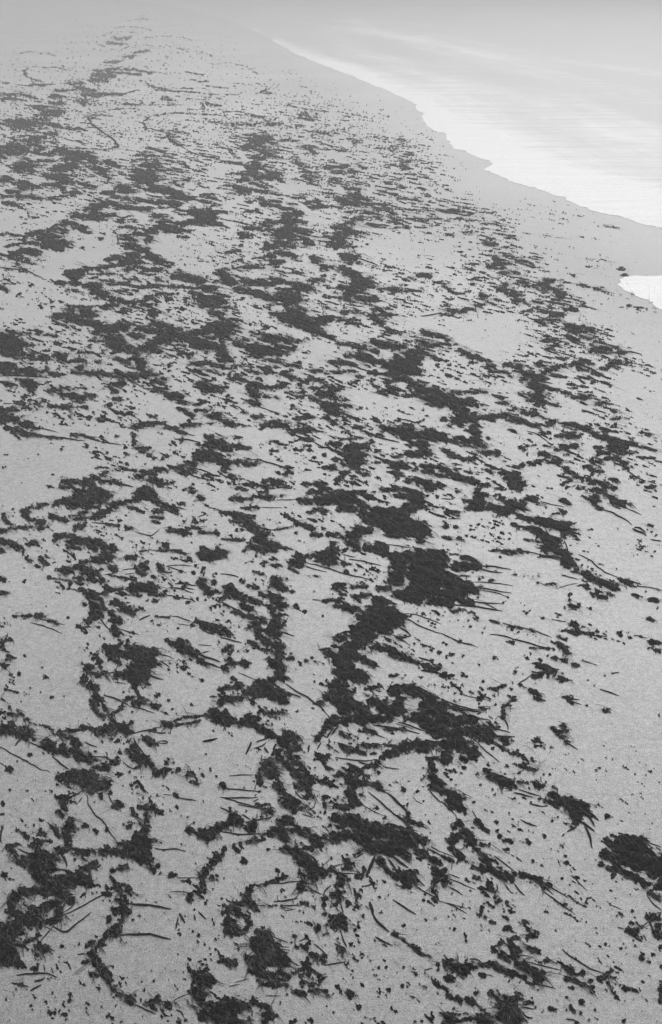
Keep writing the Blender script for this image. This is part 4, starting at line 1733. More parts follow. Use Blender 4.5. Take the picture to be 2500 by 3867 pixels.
m 18.4 3846,11302
k 7.3 3766,11204 3914,11013
C broken chain of thin seaweed curls beside the right edge
m 21.2 3932,10754 3966,10717
k 14.0 3704,10663 3729,10592 3806,10557 3822,10486
k 12.3 3735,10681 3793,10699 3841,10557
k 6.9 3751,10417 3671,10314 3711,10212
k 10.6 3919,10772 3975,10717
k 8.6 3849,10399 3974,10355
C pear-shaped seaweed mass with streamers to the right, right of centre
m 65.8 1447,9757 1562,9757
m 56.0 1628,9757 1664,9789
m 33.4 1538,9981 1618,9948
m 39.9 1643,9884
m 16.8 1393,10030 1479,10046
m 19.8 1794,9773
m 16.3 1877,9664
m 36.7 1301,9948
k 9.9 1714,9789 1860,9773 2063,9704
k 8.2 1673,9726 1812,9664 1954,9633
C long dark fringe of seaweed with beads, running from the heavy lump to the lower right
m 21.5 1383,8907 1441,8880
m 21.3 1467,8839 1548,8758
m 18.1 1689,8679 1758,8639
m 14.9 2069,8522 2107,8484
m 13.4 1870,8587 1982,8535
m 15.0 1781,8587
m 15.3 1272,8880 1314,8839
k 7.5 1660,8692 1758,8639
k 7.5 1803,8639 1928,8574 2069,8522
k 5.9 2109,8497 2201,8433 2265,8383
C long loose thread of kelp, nearly straight, right of centre below the beaded fringe
k 5.8 1640,8438 1783,8408 1918,8333 2051,8259 2162,8229 2242,8190
C thin sagging seaweed cord with small knobs, right of centre
m 14.6 1315,8308
m 13.1 1412,8266
k 7.3 1139,8459 1247,8358 1341,8283 1411,8259 1485,8210
C dart-shaped grey seaweed streak left of the embankment foot
m 20.3 1913,10145 1981,10145
m 30.4 2044,10112 2160,10095
m 20.3 2213,10112 2312,10095
m 16.8 2465,10013 2610,9981
m 13.5 2542,10062
k 6.7 2314,10112 2499,10013 2626,9981
C small arrowhead seaweed flock below the embankment, right side
m 37.0 2594,8962 2635,8935
m 18.5 2511,8935
m 18.6 2677,8990
m 14.0 2602,9074
m 13.8 2669,8880
C stepped chain of seaweed pieces right of centre, falling in a Z shape
m 13.6 2242,8732
m 33.0 2525,8639 2562,8600
m 15.1 2456,8665
m 35.6 2480,8497 2564,8471
m 20.7 2606,8459 2689,8433
m 14.8 2374,8484 2419,8489
m 20.6 2344,8408 2375,8345
m 17.6 2404,8345
m 34.9 2314,8259 2359,8198
m 28.8 2352,8161 2356,8113
m 14.5 2255,8185
m 13.0 2012,8198 2113,8198 2198,8185
m 22.9 2227,8042 2241,8042
m 22.8 2303,7995 2329,7983
m 19.8 2388,7925 2428,7913
m 17.8 2760,8484
k 6.0 2328,8705 2471,8665
k 5.9 2615,8433 2727,8408
k 5.9 2700,8421 2842,8395
C small separated seaweed pieces below the toe of the embankment, right side
m 18.9 2869,9216 2932,9216
m 22.0 2871,9159
m 25.1 2943,9130 3006,9130
m 22.0 3042,9216 3079,9173
m 15.6 2902,9088
m 14.3 2870,9289 2829,9318
C thin cross of seaweed stems under the embankment toe
m 13.0 2644,9581
m 12.9 2843,9451 2907,9451
m 16.1 2833,9481
k 6.5 2629,9587 2701,9541 2788,9496
k 4.8 2530,9333 2756,9421
C elongated dumbbell-shaped seaweed piece beside the right edge
m 28.3 3323,9173 3358,9159
m 15.7 3397,9130
m 31.2 3475,9074 3534,9060
C small egg-shaped grey seaweed lump near the right edge
m 27.2 3364,8705 3375,8692
C dark knobbed seaweed twig with three pieces at the right edge
m 23.4 3274,8308 3351,8271
m 11.8 3181,8395
k 5.9 3129,8421 3248,8370
C two-headed seaweed bone at the right edge
m 20.3 3214,8198
m 11.6 3241,8190 3265,8173
m 20.2 3276,8161 3294,8149
C jagged row of dark seaweed streaks at the left of this part, right of centre
m 26.0 1722,11400 1778,11400
m 25.4 1504,11089 1593,11070
m 14.5 1431,11089 1620,10994
m 35.4 1417,10772 1430,10717
m 21.4 1409,10864
m 24.7 1534,10699
m 31.1 1383,10434 1432,10399
m 13.9 1541,10451
k 7.4 1431,11460 1578,11440
k 7.2 1467,10912 1629,10912
C upper fringe of loose seaweed pieces right of centre
m 37.3 2216,11480
m 26.2 2150,11541
m 18.6 2170,11420
C single straight black kelp splinter with a double tip, right side
m 11.4 2496,7999
k 5.7 2489,7999 2588,7936
k 4.2 2588,7936 2625,7913
C flat seaweed stripe pieces in a loose row right of centre, on sand
m 17.2 2321,10399 2375,10365
m 20.7 2293,10389
m 14.6 2218,9557
m 13.0 2186,9557
m 13.0 2286,9572
m 19.5 2351,9572
m 14.4 2307,9421
m 14.4 2397,9392 2515,9421
m 22.4 2460,9386
m 14.6 2062,9596 2111,9596
m 22.5 1800,9466
m 14.6 1715,9548
C hefty dark seaweed bank at the left edge, upper middle, splitting into two prongs
m 158.5 -6096,17874 -5904,17389
m 105.7 -5837,17710 -5686,17548
m 103.5 -5911,17232 -5682,17154
m 66.6 -5532,17077 -5312,16925
m 35.5 -5200,16888 -4984,16738
m 123.9 -5678,16339 -5579,16339
m 83.6 -5366,16198 -5145,16198 -4930,16128
m 53.6 -4806,16024 -4676,15989
m 54.3 -5867,18210
k 12.6 -4849,16701 -4621,16482
k 12.1 -5605,15921 -5372,15955 -4739,15853
k 12.8 -5564,17389 -5152,17001 -4874,16701
C streaky seaweed island with a notched right side, upper left
m 76.4 -4827,16925 -4732,16850
m 60.6 -4571,16701 -4369,16701
m 35.8 -4938,16963
m 36.1 -4511,17116 -4365,17154
C flat seaweed hump with a long right tail, left, upper middle
m 64.3 -4389,16339 -4299,16268
m 53.8 -4383,16093 -4187,16093 -3991,16093
m 39.0 -3886,16058 -3671,15955
m 34.1 -3904,16024 -3689,15921
C seaweed bump with a forked pair of tails in the left, beside the flat hump
m 63.1 -3592,15921 -3470,15921
m 82.6 -3349,15921 -3191,15989
m 82.8 -3239,15989 -3069,15989
m 69.3 -3335,16410 -3250,16198
m 86.2 -3486,16850 -3359,16701
m 50.3 -3662,16701 -3535,16555
m 35.5 -3817,16850 -3752,16775
m 51.6 -3900,17154
C big central-left seaweed web with thick arms, upper middle
m 96.0 -5177,19100 -4931,19007
m 84.0 -4798,18916 -4555,18825
m 120.9 -4427,18469 -4207,18469
m 94.0 -4130,18646 -3948,18557
m 106.9 -4107,17957 -3969,17791
m 131.8 -4044,17628 -3923,17548
m 52.0 -3736,17389 -3630,17232
m 91.8 -3734,18125 -3639,18041
m 54.8 -3657,18469 -3410,18296
m 104.3 -3410,17310 -3214,17389
m 132.9 -3278,17628 -3076,17874
m 108.4 -3220,18125 -3043,18210
m 83.6 -3438,18825 -3284,18735
m 55.1 -3120,18557 -2915,18469
m 66.9 -3525,17077
m 91.1 -2830,18041 -2584,17791
m 131.8 -2459,17628 -2238,17548
m 105.1 -2133,17548 -2020,17468
m 81.8 -2581,18210 -2383,18382
m 83.3 -2301,18646 -2144,18735
m 70.1 -2184,18041 -2076,18041
m 56.6 -5443,19146 -5290,19100
m 26.6 -4501,17791 -4272,17710
m 36.7 -4432,17468
m 28.1 -4086,19007 -3857,18825
m 110.6 -2053,18646 -1962,18557
m 136.1 -2074,18296 -2039,18210
m 58.3 -5362,19895 -5229,19698
m 35.2 -5274,19895 -4904,19945
m 69.3 -5062,19601 -4868,19504
m 68.6 -5455,19314 -5238,19361
m 74.2 -5045,19267 -4751,19361
C flat dark streak pair at the left, upper middle under the bank
m 52.3 -5412,15586 -5251,15521
m 71.6 -5120,15652 -4959,15586
m 33.6 -5282,15719
C whale-shaped seaweed mound with a forked right end, left at mid height
m 61.0 -4554,15295 -4476,15263
m 69.4 -4360,15074 -4138,15012
m 69.0 -4064,14889 -3986,14950
m 46.3 -3983,15043 -3850,15074
m 28.3 -4224,15391 -4058,15391
m 33.0 -4436,15391 -4310,15359
C slender seaweed drift under the whale-shaped mound, left
m 36.1 -4410,14619 -4313,14589
m 58.5 -4261,14560 -4141,14530
m 31.3 -4069,14414
m 27.3 -3978,14708
m 40.6 -3895,14589 -3855,14560
C wide row of small seaweed streaks at the left edge, at mid height
m 53.7 -5159,14472 -5053,14414
m 27.3 -5046,14708 -4887,14708
m 27.0 -4838,14530 -4748,14530
m 45.5 -4656,14738
m 27.5 -4607,14859
m 26.9 -4591,14443
m 26.7 -4412,14356
m 26.5 -4017,14185
m 22.1 -4244,14213
k 9.1 -5205,14708 -5046,14708
C dark seaweed bank with a long trailing line at the left edge, at mid height
m 87.8 -5037,14129 -4824,14073
m 56.4 -4691,13908 -4568,13853
m 34.4 -4474,13746 -4381,13719
m 51.5 -4840,13746 -4681,13639
m 63.7 -4603,13586 -4532,13482
m 33.9 -4433,13508 -4320,13482
m 25.3 -4180,13430 -3930,13353
m 16.8 -4406,13328
k 12.6 -4320,13482 -4117,13430 -3798,13328 -3598,13277
k 8.6 -4410,13746 -4218,13666 -4070,13586
C long narrow seaweed needle, left of centre at mid height
m 25.4 -3791,13482 -3643,13482
m 29.5 -3610,13430 -3489,13353
m 16.7 -3436,13302 -3293,13216
m 16.9 -3394,13404
m 16.9 -3141,13404
k 8.3 -3293,13216 -3026,13126
C small seaweed mound with a point, left of centre upper middle
m 52.3 -3594,15553 -3451,15553
m 37.6 -3711,15423 -3539,15263
m 32.1 -3490,14889 -3398,14889
m 32.7 -3503,15199
C ring of seaweed that encloses a pale sandy hollow, left of centre
m 62.2 -2954,15719 -2838,15586
m 61.1 -2846,15327 -2728,15327
m 78.7 -2598,15074 -2451,15012
m 45.6 -2380,14828 -2296,14708
m 53.7 -2356,14472 -2259,14414
m 48.9 -2177,14299
m 38.5 -2820,15786
k 9.4 -3086,15359 -2846,15327
C curved seaweed arm closing the hollow from below, left of centre
m 43.1 -2904,13746 -2836,13853
m 39.1 -2802,13908 -2563,13908
m 34.4 -2474,13746 -2324,13746
m 47.6 -2223,13799 -2104,13881
m 30.4 -1977,13908
m 29.8 -2259,13586 -2153,13586
m 26.2 -2142,14018
m 21.1 -2902,13482 -2885,13328
m 30.7 -2127,14073
k 8.6 -3055,13746 -2917,13692
k 10.6 -2373,13639 -2189,13534 -2009,13456
C seaweed tuft with loose bits left under the curved arm
m 41.1 -2782,13027 -2671,12978
m 53.2 -2704,12930
m 28.4 -2578,12785
m 41.7 -2857,13226
m 24.2 -2482,12691
m 24.1 -2354,12644
m 28.5 -2940,12881 -2891,12833
C mixed small seaweed lumps spread towards the centre, at mid height
m 80.3 -2139,15521 -2046,15327
m 61.1 -1929,15327 -1858,15327
m 36.3 -2153,14648 -2069,14708
m 31.9 -2008,14768
m 44.7 -2080,14414 -1946,14414
m 66.2 -1832,14185 -1722,14185
m 17.4 -1890,13908 -1719,13935
m 36.6 -2083,14828
C thick seaweed bank cut by a rising branch, centre left at mid height
m 104.1 -1732,13226 -1685,13176
m 63.1 -1811,13379
m 101.6 -1833,12833 -1645,12785
m 80.6 -1871,12644 -1756,12691
m 59.8 -1995,12504 -1915,12504
m 47.4 -2195,12367 -2036,12367
m 50.9 -2019,12233 -1941,12233
m 47.3 -2405,12322 -2267,12322
m 50.9 -2567,12233 -2404,12189
m 46.6 -2584,12101
m 57.8 -2415,12014 -2306,11928
m 41.8 -2458,11801 -2501,11717
m 23.0 -2203,11885 -2133,11928
m 56.5 -2544,11635 -2374,11635
m 27.6 -2886,12367 -2693,12277
m 103.3 -1577,13126 -1526,13027
m 49.5 -1427,13077 -1322,13052
m 28.8 -1260,13052 -1175,13018
m 71.1 -1591,13277
m 59.9 -1501,12550 -1417,12504
m 40.0 -1341,12550 -1281,12550
m 31.8 -1214,12458 -1058,12504
m 32.2 -1168,12644
m 23.7 -694,12390 -536,12390
m 39.4 -1484,12367 -1436,12277
m 27.2 -1365,12144 -1303,12101
m 23.2 -1239,12035 -1181,12035
k 10.0 -1148,12644 -965,12620 -839,12504 -695,12413 -496,12390
C trailing streaks at the right of the thick bank, centre left
m 27.2 -1730,12101
m 26.5 -1949,11696
m 37.7 -1812,11655
m 23.0 -1629,11885
k 9.8 -1918,12367 -1752,12300 -1579,12144
k 13.6 -1618,12144 -1497,12101
k 9.7 -1910,12144 -1764,12057 -1600,11971
C faint streaky seaweed flock below the web, centre left
m 46.3 -2677,17077 -2492,17039
m 50.1 -2432,16555 -2232,16555
m 30.1 -2215,16628 -2031,16555
m 34.4 -2438,16198 -2237,16163
m 24.6 -2118,16198 -1945,16198
m 29.9 -2813,16410
m 40.8 -2963,16925
C drifting wisps of seaweed high on the left above the streaky island
m 54.5 -5577,18296
m 27.0 -5384,18125 -5147,18041
m 32.4 -5844,18125 -5752,18083
m 22.0 -6213,18469
m 36.8 -5502,17548
C small triangle seaweed and shelf near the centre left gap
m 25.2 -2168,13379
m 24.9 -1934,13176
k 10.5 -2288,13328 -2120,13328 -1898,13226
C pebble-like seaweed scrap below the streaky island
m 30.2 -4101,16628
C thick dark seaweed hub with radiating arms, centre, upper middle
m 34.8 -1569,16410
m 34.7 -1119,16375 -1068,16339
m 35.5 -1522,16775
m 29.5 -1451,16163 -1255,16163
m 44.1 -1105,16128
C long diagonal seaweed ridge from the upper centre running down right
m 73.4 -936,19100 -706,19007
m 123.2 -645,18825 -451,18916
m 138.5 -418,18646 -307,18646
m 81.6 -303,18382 -137,18125
m 58.9 -83,18041 51,17791
m 42.2 130,17628 314,17548
m 62.6 416,17389 624,17349
m 41.4 698,17232 848,17116
m 96.2 -200,19100 -31,19100
m 45.1 139,19007 534,19053
m 39.1 305,18825 529,18825
m 96.9 -829,19267 -601,19267
C fat dark seaweed patch with combed streaks, centre, upper middle
m 107.1 -1183,17957 -991,17874
m 90.4 -907,17791 -771,17710
m 130.3 -1386,17389 -1173,17310
m 128.9 -1288,17077 -1009,17154
m 78.4 -968,17389 -707,17389
m 42.7 -1740,17874 -1573,17791
m 52.4 -1739,17548 -1543,17389
m 37.9 -1496,18210 -1301,18125
m 51.6 -802,17154
m 26.7 -615,17791 -482,17832
m 50.4 -1037,16701 -882,16628
m 24.9 -801,16482 -650,16446
k 13.3 -2060,17874 -1839,17791 -1640,17628
C thin seaweed edge left of the fat patch, centre left
m 86.6 -1931,17077 -1870,16701
m 49.8 -1893,16410
m 34.7 -1861,16339 -1660,16303
C combed seaweed clump in the centre with a left point, mid height
m 38.6 -1619,15819 -1471,15786
m 23.9 -1442,15719 -1315,15619
m 56.9 -1285,15521 -1138,15455
m 47.2 -1087,15391 -829,15423
m 93.2 -1290,15263 -1208,15074
m 54.7 -1283,14828 -1161,14708
m 32.3 -1088,15012 -902,14981
m 24.3 -1724,15921
k 9.0 -1153,14589 -987,14443 -779,14299
C fist-shaped seaweed clump with streaks to the right, just above the centre
m 48.6 -808,16058 -655,15853
m 38.3 -506,15719 -480,15652
m 71.6 -502,15586 -409,15652
m 48.1 -315,15786 -170,15719
m 28.3 -356,15391 -120,15391
C tall narrow seaweed totem in two blocks, centre of the picture
m 79.8 -25,15327 68,15263
m 55.5 -2,15074 44,14950
m 76.9 -70,14648 66,14619
m 36.2 111,14648 269,14589
m 75.6 -24,14356 65,14299
m 57.0 -90,14129 42,14018
m 30.4 63,13908
m 46.7 -95,15199
m 53.6 65,14414
C ragged streak cluster left of the seaweed totem, centre
m 46.0 -347,14950 -254,14889
m 32.6 -632,15199 -490,15136
m 32.2 -163,14950
m 27.4 -207,14768
m 27.7 -533,15012 -395,15012
m 31.4 -608,14501
m 26.4 286,14213 393,14101
k 13.2 154,14356 285,14185 501,14018
C sleek seaweed fish shape joined to a second oval, centre left, mid height
m 52.1 -979,13908 -892,13908
m 73.6 -804,13881 -694,13853
m 34.2 -623,13692 -493,13639
m 55.7 -409,13692 -259,13692
m 29.8 -577,13586
m 30.4 -501,13908 -392,13881
k 12.7 -575,13534 -444,13379 -274,13328
k 10.5 -277,13482 -149,13328
C hook-like seaweed line below the fish shape
m 29.2 -879,13252 -794,13226
m 33.2 -748,13126 -644,13126
m 20.9 -585,13226 -483,13277
m 29.3 -441,13302 -274,13302
m 24.8 -662,13052
m 20.8 -771,13176
k 10.4 -274,13277 -146,13077 -22,13027
C low drift of seaweed right of the narrow neck, centre left
m 44.1 -1171,14185 -1061,14185
m 22.1 -708,14185
m 39.6 -508,14129 -376,14129
m 26.6 -356,14242
m 22.6 -1542,14648
m 22.3 -1392,14472 -1347,14327
m 22.2 -1695,14356 -1578,14299
k 9.0 -1610,14648 -1444,14560 -1365,14414 -1308,14242
C two-pronged streak from the left at mid height
m 30.6 -1643,14045 -1551,13990
m 47.8 -1587,13908 -1478,13908
m 17.3 -1411,13881 -1277,13826
m 26.4 -1695,14129
C flat seaweed lens with a small one beside it, centre left
m 50.1 -887,11971 -813,12014
m 49.9 -770,11928 -710,11885
m 31.3 -646,12189 -549,12211
m 19.5 -705,12197
C flat bars of seaweed along this stretch under the lens, left of centre
m 30.6 -1149,11864 -1034,11864
m 26.7 -996,11864 -895,11780
m 26.6 -1236,11759 -1157,11717
m 30.2 -906,11635 -850,11655
k 11.4 -935,11801 -741,11738
k 9.5 -706,11801 -514,11738
C chunky dark seaweed totem with side arms, right of centre, mid height
m 62.3 -2,13176 123,13126
m 90.5 225,13027 327,12978
m 53.7 370,13077 494,13077
m 101.2 343,12785 402,12691
m 87.8 258,12550 377,12504
m 44.0 59,12597 158,12550
m 43.5 315,12367
m 29.4 145,13328 271,13328
m 39.2 174,12189 234,12277
m 38.7 95,12014 134,12057
m 19.3 191,11971
k 12.4 -187,13052 -22,13027
C round seaweed knob left of the chunky totem, centre
m 47.5 -61,12390 18,12367
C blunt seaweed piece with a wavy right strip, right of centre
m 38.7 364,13746 428,13746
m 25.5 447,13639 612,13482
m 33.9 677,13508 740,13508
m 21.1 357,13430 461,13379
k 12.6 591,13482 755,13353 999,13226
C great dark seaweed fork in the upper right of centre
m 56.3 305,17001 458,16925
m 71.3 483,16925 683,16813
m 85.7 730,16701 929,16628
m 124.6 1022,16482 1118,16410
m 150.1 1226,16555 1396,16482
m 86.5 1377,16925 1518,16775
m 56.2 1198,16925
m 97.9 1000,16058 1420,16128
m 72.1 982,15719 1251,15786
m 39.1 659,16093 853,16058
m 48.7 1483,15989
m 57.5 1275,15786 1357,15586
m 61.4 1324,15455 1484,15391
m 93.4 1492,15199 1632,15199
m 115.0 1610,14950 1743,14889
m 93.1 1702,15199 1784,15074
m 51.7 1366,17154 1631,17232
m 28.7 1462,15719 1598,15619
m 55.6 1806,15074 1916,15012
m 113.8 1799,14768 1952,14708
m 100.0 1975,14708 2134,14708
m 54.9 2148,14828 2262,14828
m 89.6 1949,14472 2076,14414
m 96.8 1999,14129 2175,14129
m 74.8 2285,14129 2483,14129
m 57.4 2557,14185 2689,14185
m 56.9 2738,14073 2899,13990
m 34.7 2972,13908 3066,13826
m 65.3 1849,13963 2067,13963
m 72.9 2155,13799 2149,13586
m 71.0 1943,13277 2103,13226
m 54.5 1823,13328 1907,13328
m 41.3 2208,13077
m 42.2 2172,13430
m 40.7 2202,12881 2375,12809
m 35.4 2587,14242
m 35.0 2974,14045
m 30.6 1680,14018 1768,14018
C broad slab of seaweed above the fork, right of centre
m 63.8 717,17791 820,17710
m 89.5 894,17588 1075,17508
m 78.6 1121,17389 1338,17508
m 41.6 1221,17310
C oval seaweed patch under the fork, right of centre
m 37.8 732,15455 802,15423
m 60.9 841,15263 1004,15231
m 32.6 722,15199 904,15105
m 37.7 989,15391
m 28.0 1095,15199
C two long thin seaweed dabs in the centre gap
m 45.2 23,16628 124,16591
m 65.1 224,16555 373,16518
m 44.1 -321,16128 -198,16128
m 34.3 -75,16093 120,16093
m 29.5 219,16163 391,16163
C group of slanting seaweed streaks at the upper right of this stretch
m 63.7 1622,17791 1768,17628
m 52.5 1807,17468 2024,17548
m 54.2 1770,18296 2072,18041
m 41.0 1721,17077 1836,16925
m 40.5 1848,16775
m 32.6 1926,18210
m 67.9 1591,17389
m 38.4 1044,18513 1175,18382
m 27.1 1220,18210 1326,18167
C dark seaweed anvil with a tapering upper arm, right side, mid height
m 55.8 794,13746 920,13692
m 72.7 981,13639 1174,13639
m 92.9 1096,13430 1328,13430
m 105.5 1412,13430 1624,13430
m 91.3 1204,13176 1345,13126
m 69.5 1288,12930 1366,12881
m 61.0 1118,12833 1236,12785
m 24.3 868,12738 1033,12785
m 34.6 1102,13853 1210,13853
C spade-shaped seaweed clump below the anvil, right of centre
m 39.9 778,12550 856,12504
m 67.4 851,12413 1009,12413
m 50.8 860,12233 894,12144
m 23.9 1055,12504
m 24.0 618,12550 678,12550
m 23.4 758,12144
m 39.6 1049,12413
C broad flat dark seaweed drift with a pointed top, right of centre
m 46.3 1038,11971 1138,12014
m 65.2 1170,11928 1301,11885
m 57.1 1274,11801 1389,11801
C dark seaweed streak block near the right middle
m 47.6 1287,12413 1366,12413
m 39.2 1295,12277 1389,12233
m 38.9 1420,12144 1494,12101
m 47.5 1445,12413 1520,12367
C wispy seaweed at the top edge of this stretch, centre left
m 39.5 -2180,19100 -2006,19053 -1777,19007
m 67.6 875,19100 951,18916
m 27.8 999,18735
C cluster of seaweed dots and dashes in the centre
m 29.1 435,15921 507,15887
m 33.1 211,15423
m 25.6 211,13586
m 22.9 204,14828
m 28.7 654,12930
C small sprinkle of seaweed at the left margin of this stretch, right of centre
m 30.2 1724,13799 1807,13772
m 21.3 1659,13586
m 41.8 1650,13277 1791,13226
m 40.8 1615,12930 1728,12833
m 28.3 1743,12785 1836,12714
m 40.3 1891,12667 2012,12667
m 30.8 1735,14129
C diagonal seaweed cord running from upper left down to a small loop, right of centre
m 53.7 2099,18041 2162,17874
m 52.7 2054,17588 2155,17548
m 42.3 2269,17628
m 62.0 2356,17232 2441,17077
m 61.3 2478,16963 2597,16888
m 45.5 2658,16775 2795,16664
m 39.9 2739,16446 2864,16446
m 24.5 2866,16128 3013,16128
m 29.1 3016,15989 3049,15887
k 14.9 2699,16701 2744,16482 2690,16268 2793,16128 2959,16093
C curved bead string below the diagonal cord, right of centre
m 24.2 2775,15921 2756,15786
m 19.1 2655,15586
C flat-topped seaweed loaf with a round right end, right of centre, upper middle
m 54.9 3019,16482 3169,16482
m 59.7 3213,16446 3275,16375
m 35.1 3136,16591 3255,16555
C big rugged seaweed crossing with arms to the upper right, right side
m 82.6 3308,15989 3515,15921
m 81.6 3382,15719 3526,15719
m 73.8 3651,16128 3850,16268
m 34.9 3953,16410 4092,16482
m 45.1 3670,16628 3618,16482
m 34.0 3795,15989 3969,15887
m 57.8 3225,15786 3322,15786
m 80.3 3347,15391 3477,15455
m 101.7 3313,15074 3383,14950
m 46.2 3081,15074 3153,14950
m 54.9 3132,14828 3223,14828
m 54.5 3270,14708
m 49.0 3172,14414 3195,14299
m 35.2 3241,14185 3286,14073
m 52.3 3298,13908 3406,14018
m 37.6 3594,15327 3729,15295
m 32.6 3756,15199 3883,15136
m 46.0 3936,14950 4067,14920
m 23.0 4120,14950
m 46.7 3243,15199
m 29.4 3332,16128
m 34.6 3455,16268
k 11.9 3514,15652 3692,15586
C small teardrop-shaped seaweed piece in the pale hollow, right side
m 31.7 3469,14678 3548,14619
C line of dashes left of the rugged crossing
m 28.0 1985,15231 2122,15199
m 37.4 2215,15199 2402,15199
m 28.0 2426,15199 2515,15168
m 23.1 2618,15074 2757,14920
m 36.4 2679,14708 2747,14708
m 31.7 2285,14648
m 27.0 2900,14530
m 35.6 2978,14327
m 30.9 3108,14185
k 9.1 2315,14708 2507,14619
C loose tangle of seaweed on the right with an oval end near the wet sand
m 75.2 4884,16555 5035,16555
m 51.6 5187,17154 5290,17154
m 36.5 5185,17349
m 62.1 4740,17232 4877,17154
m 57.3 4907,17389 5071,17310
m 42.4 4904,17710 5017,17628
m 26.3 5077,17548 5162,17468
m 25.3 5218,16775
m 21.1 4787,17548
m 35.7 5154,16925
k 15.3 4841,17001 4939,16775
C patchy seaweed fan at the upper right, below the wet sand
m 82.8 4624,18646 4752,18469
m 65.4 4605,18296 4823,18296
m 55.1 4901,18646 5007,18382
m 69.5 4479,17957 4550,17791
m 43.1 4712,18041
m 37.7 4362,18041 4497,18041
m 57.7 4009,17468 4087,17468
m 42.6 4018,17791
m 36.3 3911,17232
m 43.6 4987,18296
m 32.1 4836,17874
C seaweed spur from the top edge of this stretch, right side
m 50.5 4053,19007 4159,18825
m 39.5 4202,19053 4513,19053
k 14.0 3888,19193 4025,19007 4181,18646
C middle seaweed streak group at the right, between fan and crossing
m 65.0 4233,16555 4342,16482
m 50.5 4432,16775 4550,16628
m 49.5 4261,16339 4369,16268
m 34.2 4485,16128 4574,15989
m 29.7 4674,16303 4740,16268
m 35.1 4584,16555
m 34.8 4152,16410
k 10.2 4051,17154 4226,17001 4381,16775
C stepped seaweed dashes at the far right by the wet sand
m 28.6 4542,15652 4614,15553
m 31.8 4224,14708 4338,14708
m 22.5 4295,14530 4370,14472
m 31.2 4379,14414 4402,14327
m 26.3 4323,14101 4411,14101
m 21.7 4301,13881
m 25.6 4621,13586
m 21.2 4691,13534 4719,13482
C spiky dark seaweed arrow pointing right to the edge of the picture
m 71.2 4025,13328 4118,13277
m 82.6 4068,13077 4233,13077
m 49.9 4272,13226 4370,13126
m 33.0 4398,13077 4508,13027
m 20.5 4543,13003 4638,12905
m 42.7 4071,13692 4131,13586
m 30.3 4045,13853
m 29.6 3884,13534 3966,13430
m 44.8 3809,12857 3926,12833
m 44.3 3891,12691 4020,12644
m 48.0 4008,12597 4084,12504
m 31.6 4061,12413 4085,12277
m 40.8 4121,12881 4264,12881
k 11.6 4073,12233 4123,12057 4235,11971
C long seaweed tail reaching the right edge under the arrow
m 24.3 4347,12738
m 28.2 4415,12691 4529,12667
m 16.0 4536,12620 4616,12550
C ragged seaweed wedge left of the arrow, right side
m 51.9 3547,13853 3649,13826
m 55.8 3697,13746 3835,13692
m 29.6 3682,13482
m 50.8 3449,13482 3570,13456
m 29.5 3311,13430
k 10.9 3434,13935 3531,13881
C flat fringed seaweed wedge below the ragged wedge, right side
m 53.7 3365,13077 3510,13077
m 28.7 3217,12954 3324,12978
m 24.8 3085,13126 3133,13052
m 16.5 2717,13027 2920,13126 3044,13126
m 24.9 3531,13176
m 24.8 2741,13052
k 8.5 2926,13639 3068,13482 3167,13226
C dark pointed seaweed dome with an oval beside, right of centre, mid height
m 48.8 2981,12785 3030,12833
m 52.6 3053,12738
m 48.0 3057,12550 3181,12574
m 39.9 2789,12504 2917,12550
m 27.8 2661,12458
m 20.3 3305,12785 3386,12785
m 27.7 2531,12390 2587,12367
C small ragged seaweed group left of the spiky arrow, right side
m 48.0 3657,12550 3737,12550
m 31.7 3506,12413 3585,12413
m 27.5 3604,12322 3701,12233
m 39.8 3715,12458
m 28.9 3814,13052 3876,13052
m 28.2 3658,12644
C slanting broken seaweed streak at the lower right, toward the edge
m 39.5 3219,12367 3249,12322
m 47.0 3230,12233 3280,12189
m 34.9 3319,12101 3397,12014
m 38.5 3455,12014 3541,11885
m 49.7 3579,11885 3684,11843
m 26.6 3712,11801 3777,11759
m 30.7 3100,11885 3214,11971
m 22.8 3136,11780
m 19.0 3369,11801
m 45.4 3502,11717 3605,11676
C small oval seaweed piece alone, right side mid height
m 27.0 3783,12014 3861,12014
C seaweed bits by the right edge at mid height
m 19.4 4155,12101
m 38.1 4188,11801 4302,11801
m 19.6 4302,12211
m 18.9 4285,11676
m 26.9 4165,11928
k 7.7 4254,11971 4345,11885
C group of short thick seaweed dashes right of centre at mid height
m 31.4 2146,12322 2192,12233
m 27.5 1864,12277 1918,12233
m 19.9 1712,12504 1827,12458
m 50.8 2323,12189 2518,12189
m 58.0 2380,12057 2509,12014
m 57.5 2411,11885 2545,11885
m 38.0 2410,11759 2501,11738
m 26.6 2201,11759 2252,11717
m 24.6 2762,12930
m 24.1 2204,12597
m 27.7 2392,12390
m 23.7 2254,12390
C scattered pieces left of centre of this stretch
m 42.8 2678,13692 2708,13613
m 26.0 2638,13853
m 25.2 2312,13379
C greyish seaweed bank at the left edge, in the upper third, with wavy top
m 219.4 -12566,39907 -12172,40256
m 189.5 -12417,41335 -11841,40256
m 87.0 -11528,39907 -11003,39565
m 146.1 -12763,40970 -12474,41335
m 113.3 -11781,41707 -11458,41335
m 86.5 -11003,39565 -10528,39395
m 151.7 -11008,37006 -10745,36414
m 171.3 -10946,36414 -10623,36708
m 88.8 -11438,40610 -11216,40610
m 73.2 -11242,38246 -10791,37929
m 69.0 -12110,42085 -11758,42277
m 117.6 -12679,40968 -12175,40968
m 125.3 -12437,43868 -11989,43868
m 122.8 -12460,42959 -11933,42959
m 91.6 -12139,44813 -11853,45137
m 88.3 -13070,43258
C seaweed mound with flat top and stepped foot, left part, upper third
m 133.0 -10562,40432 -10328,40610
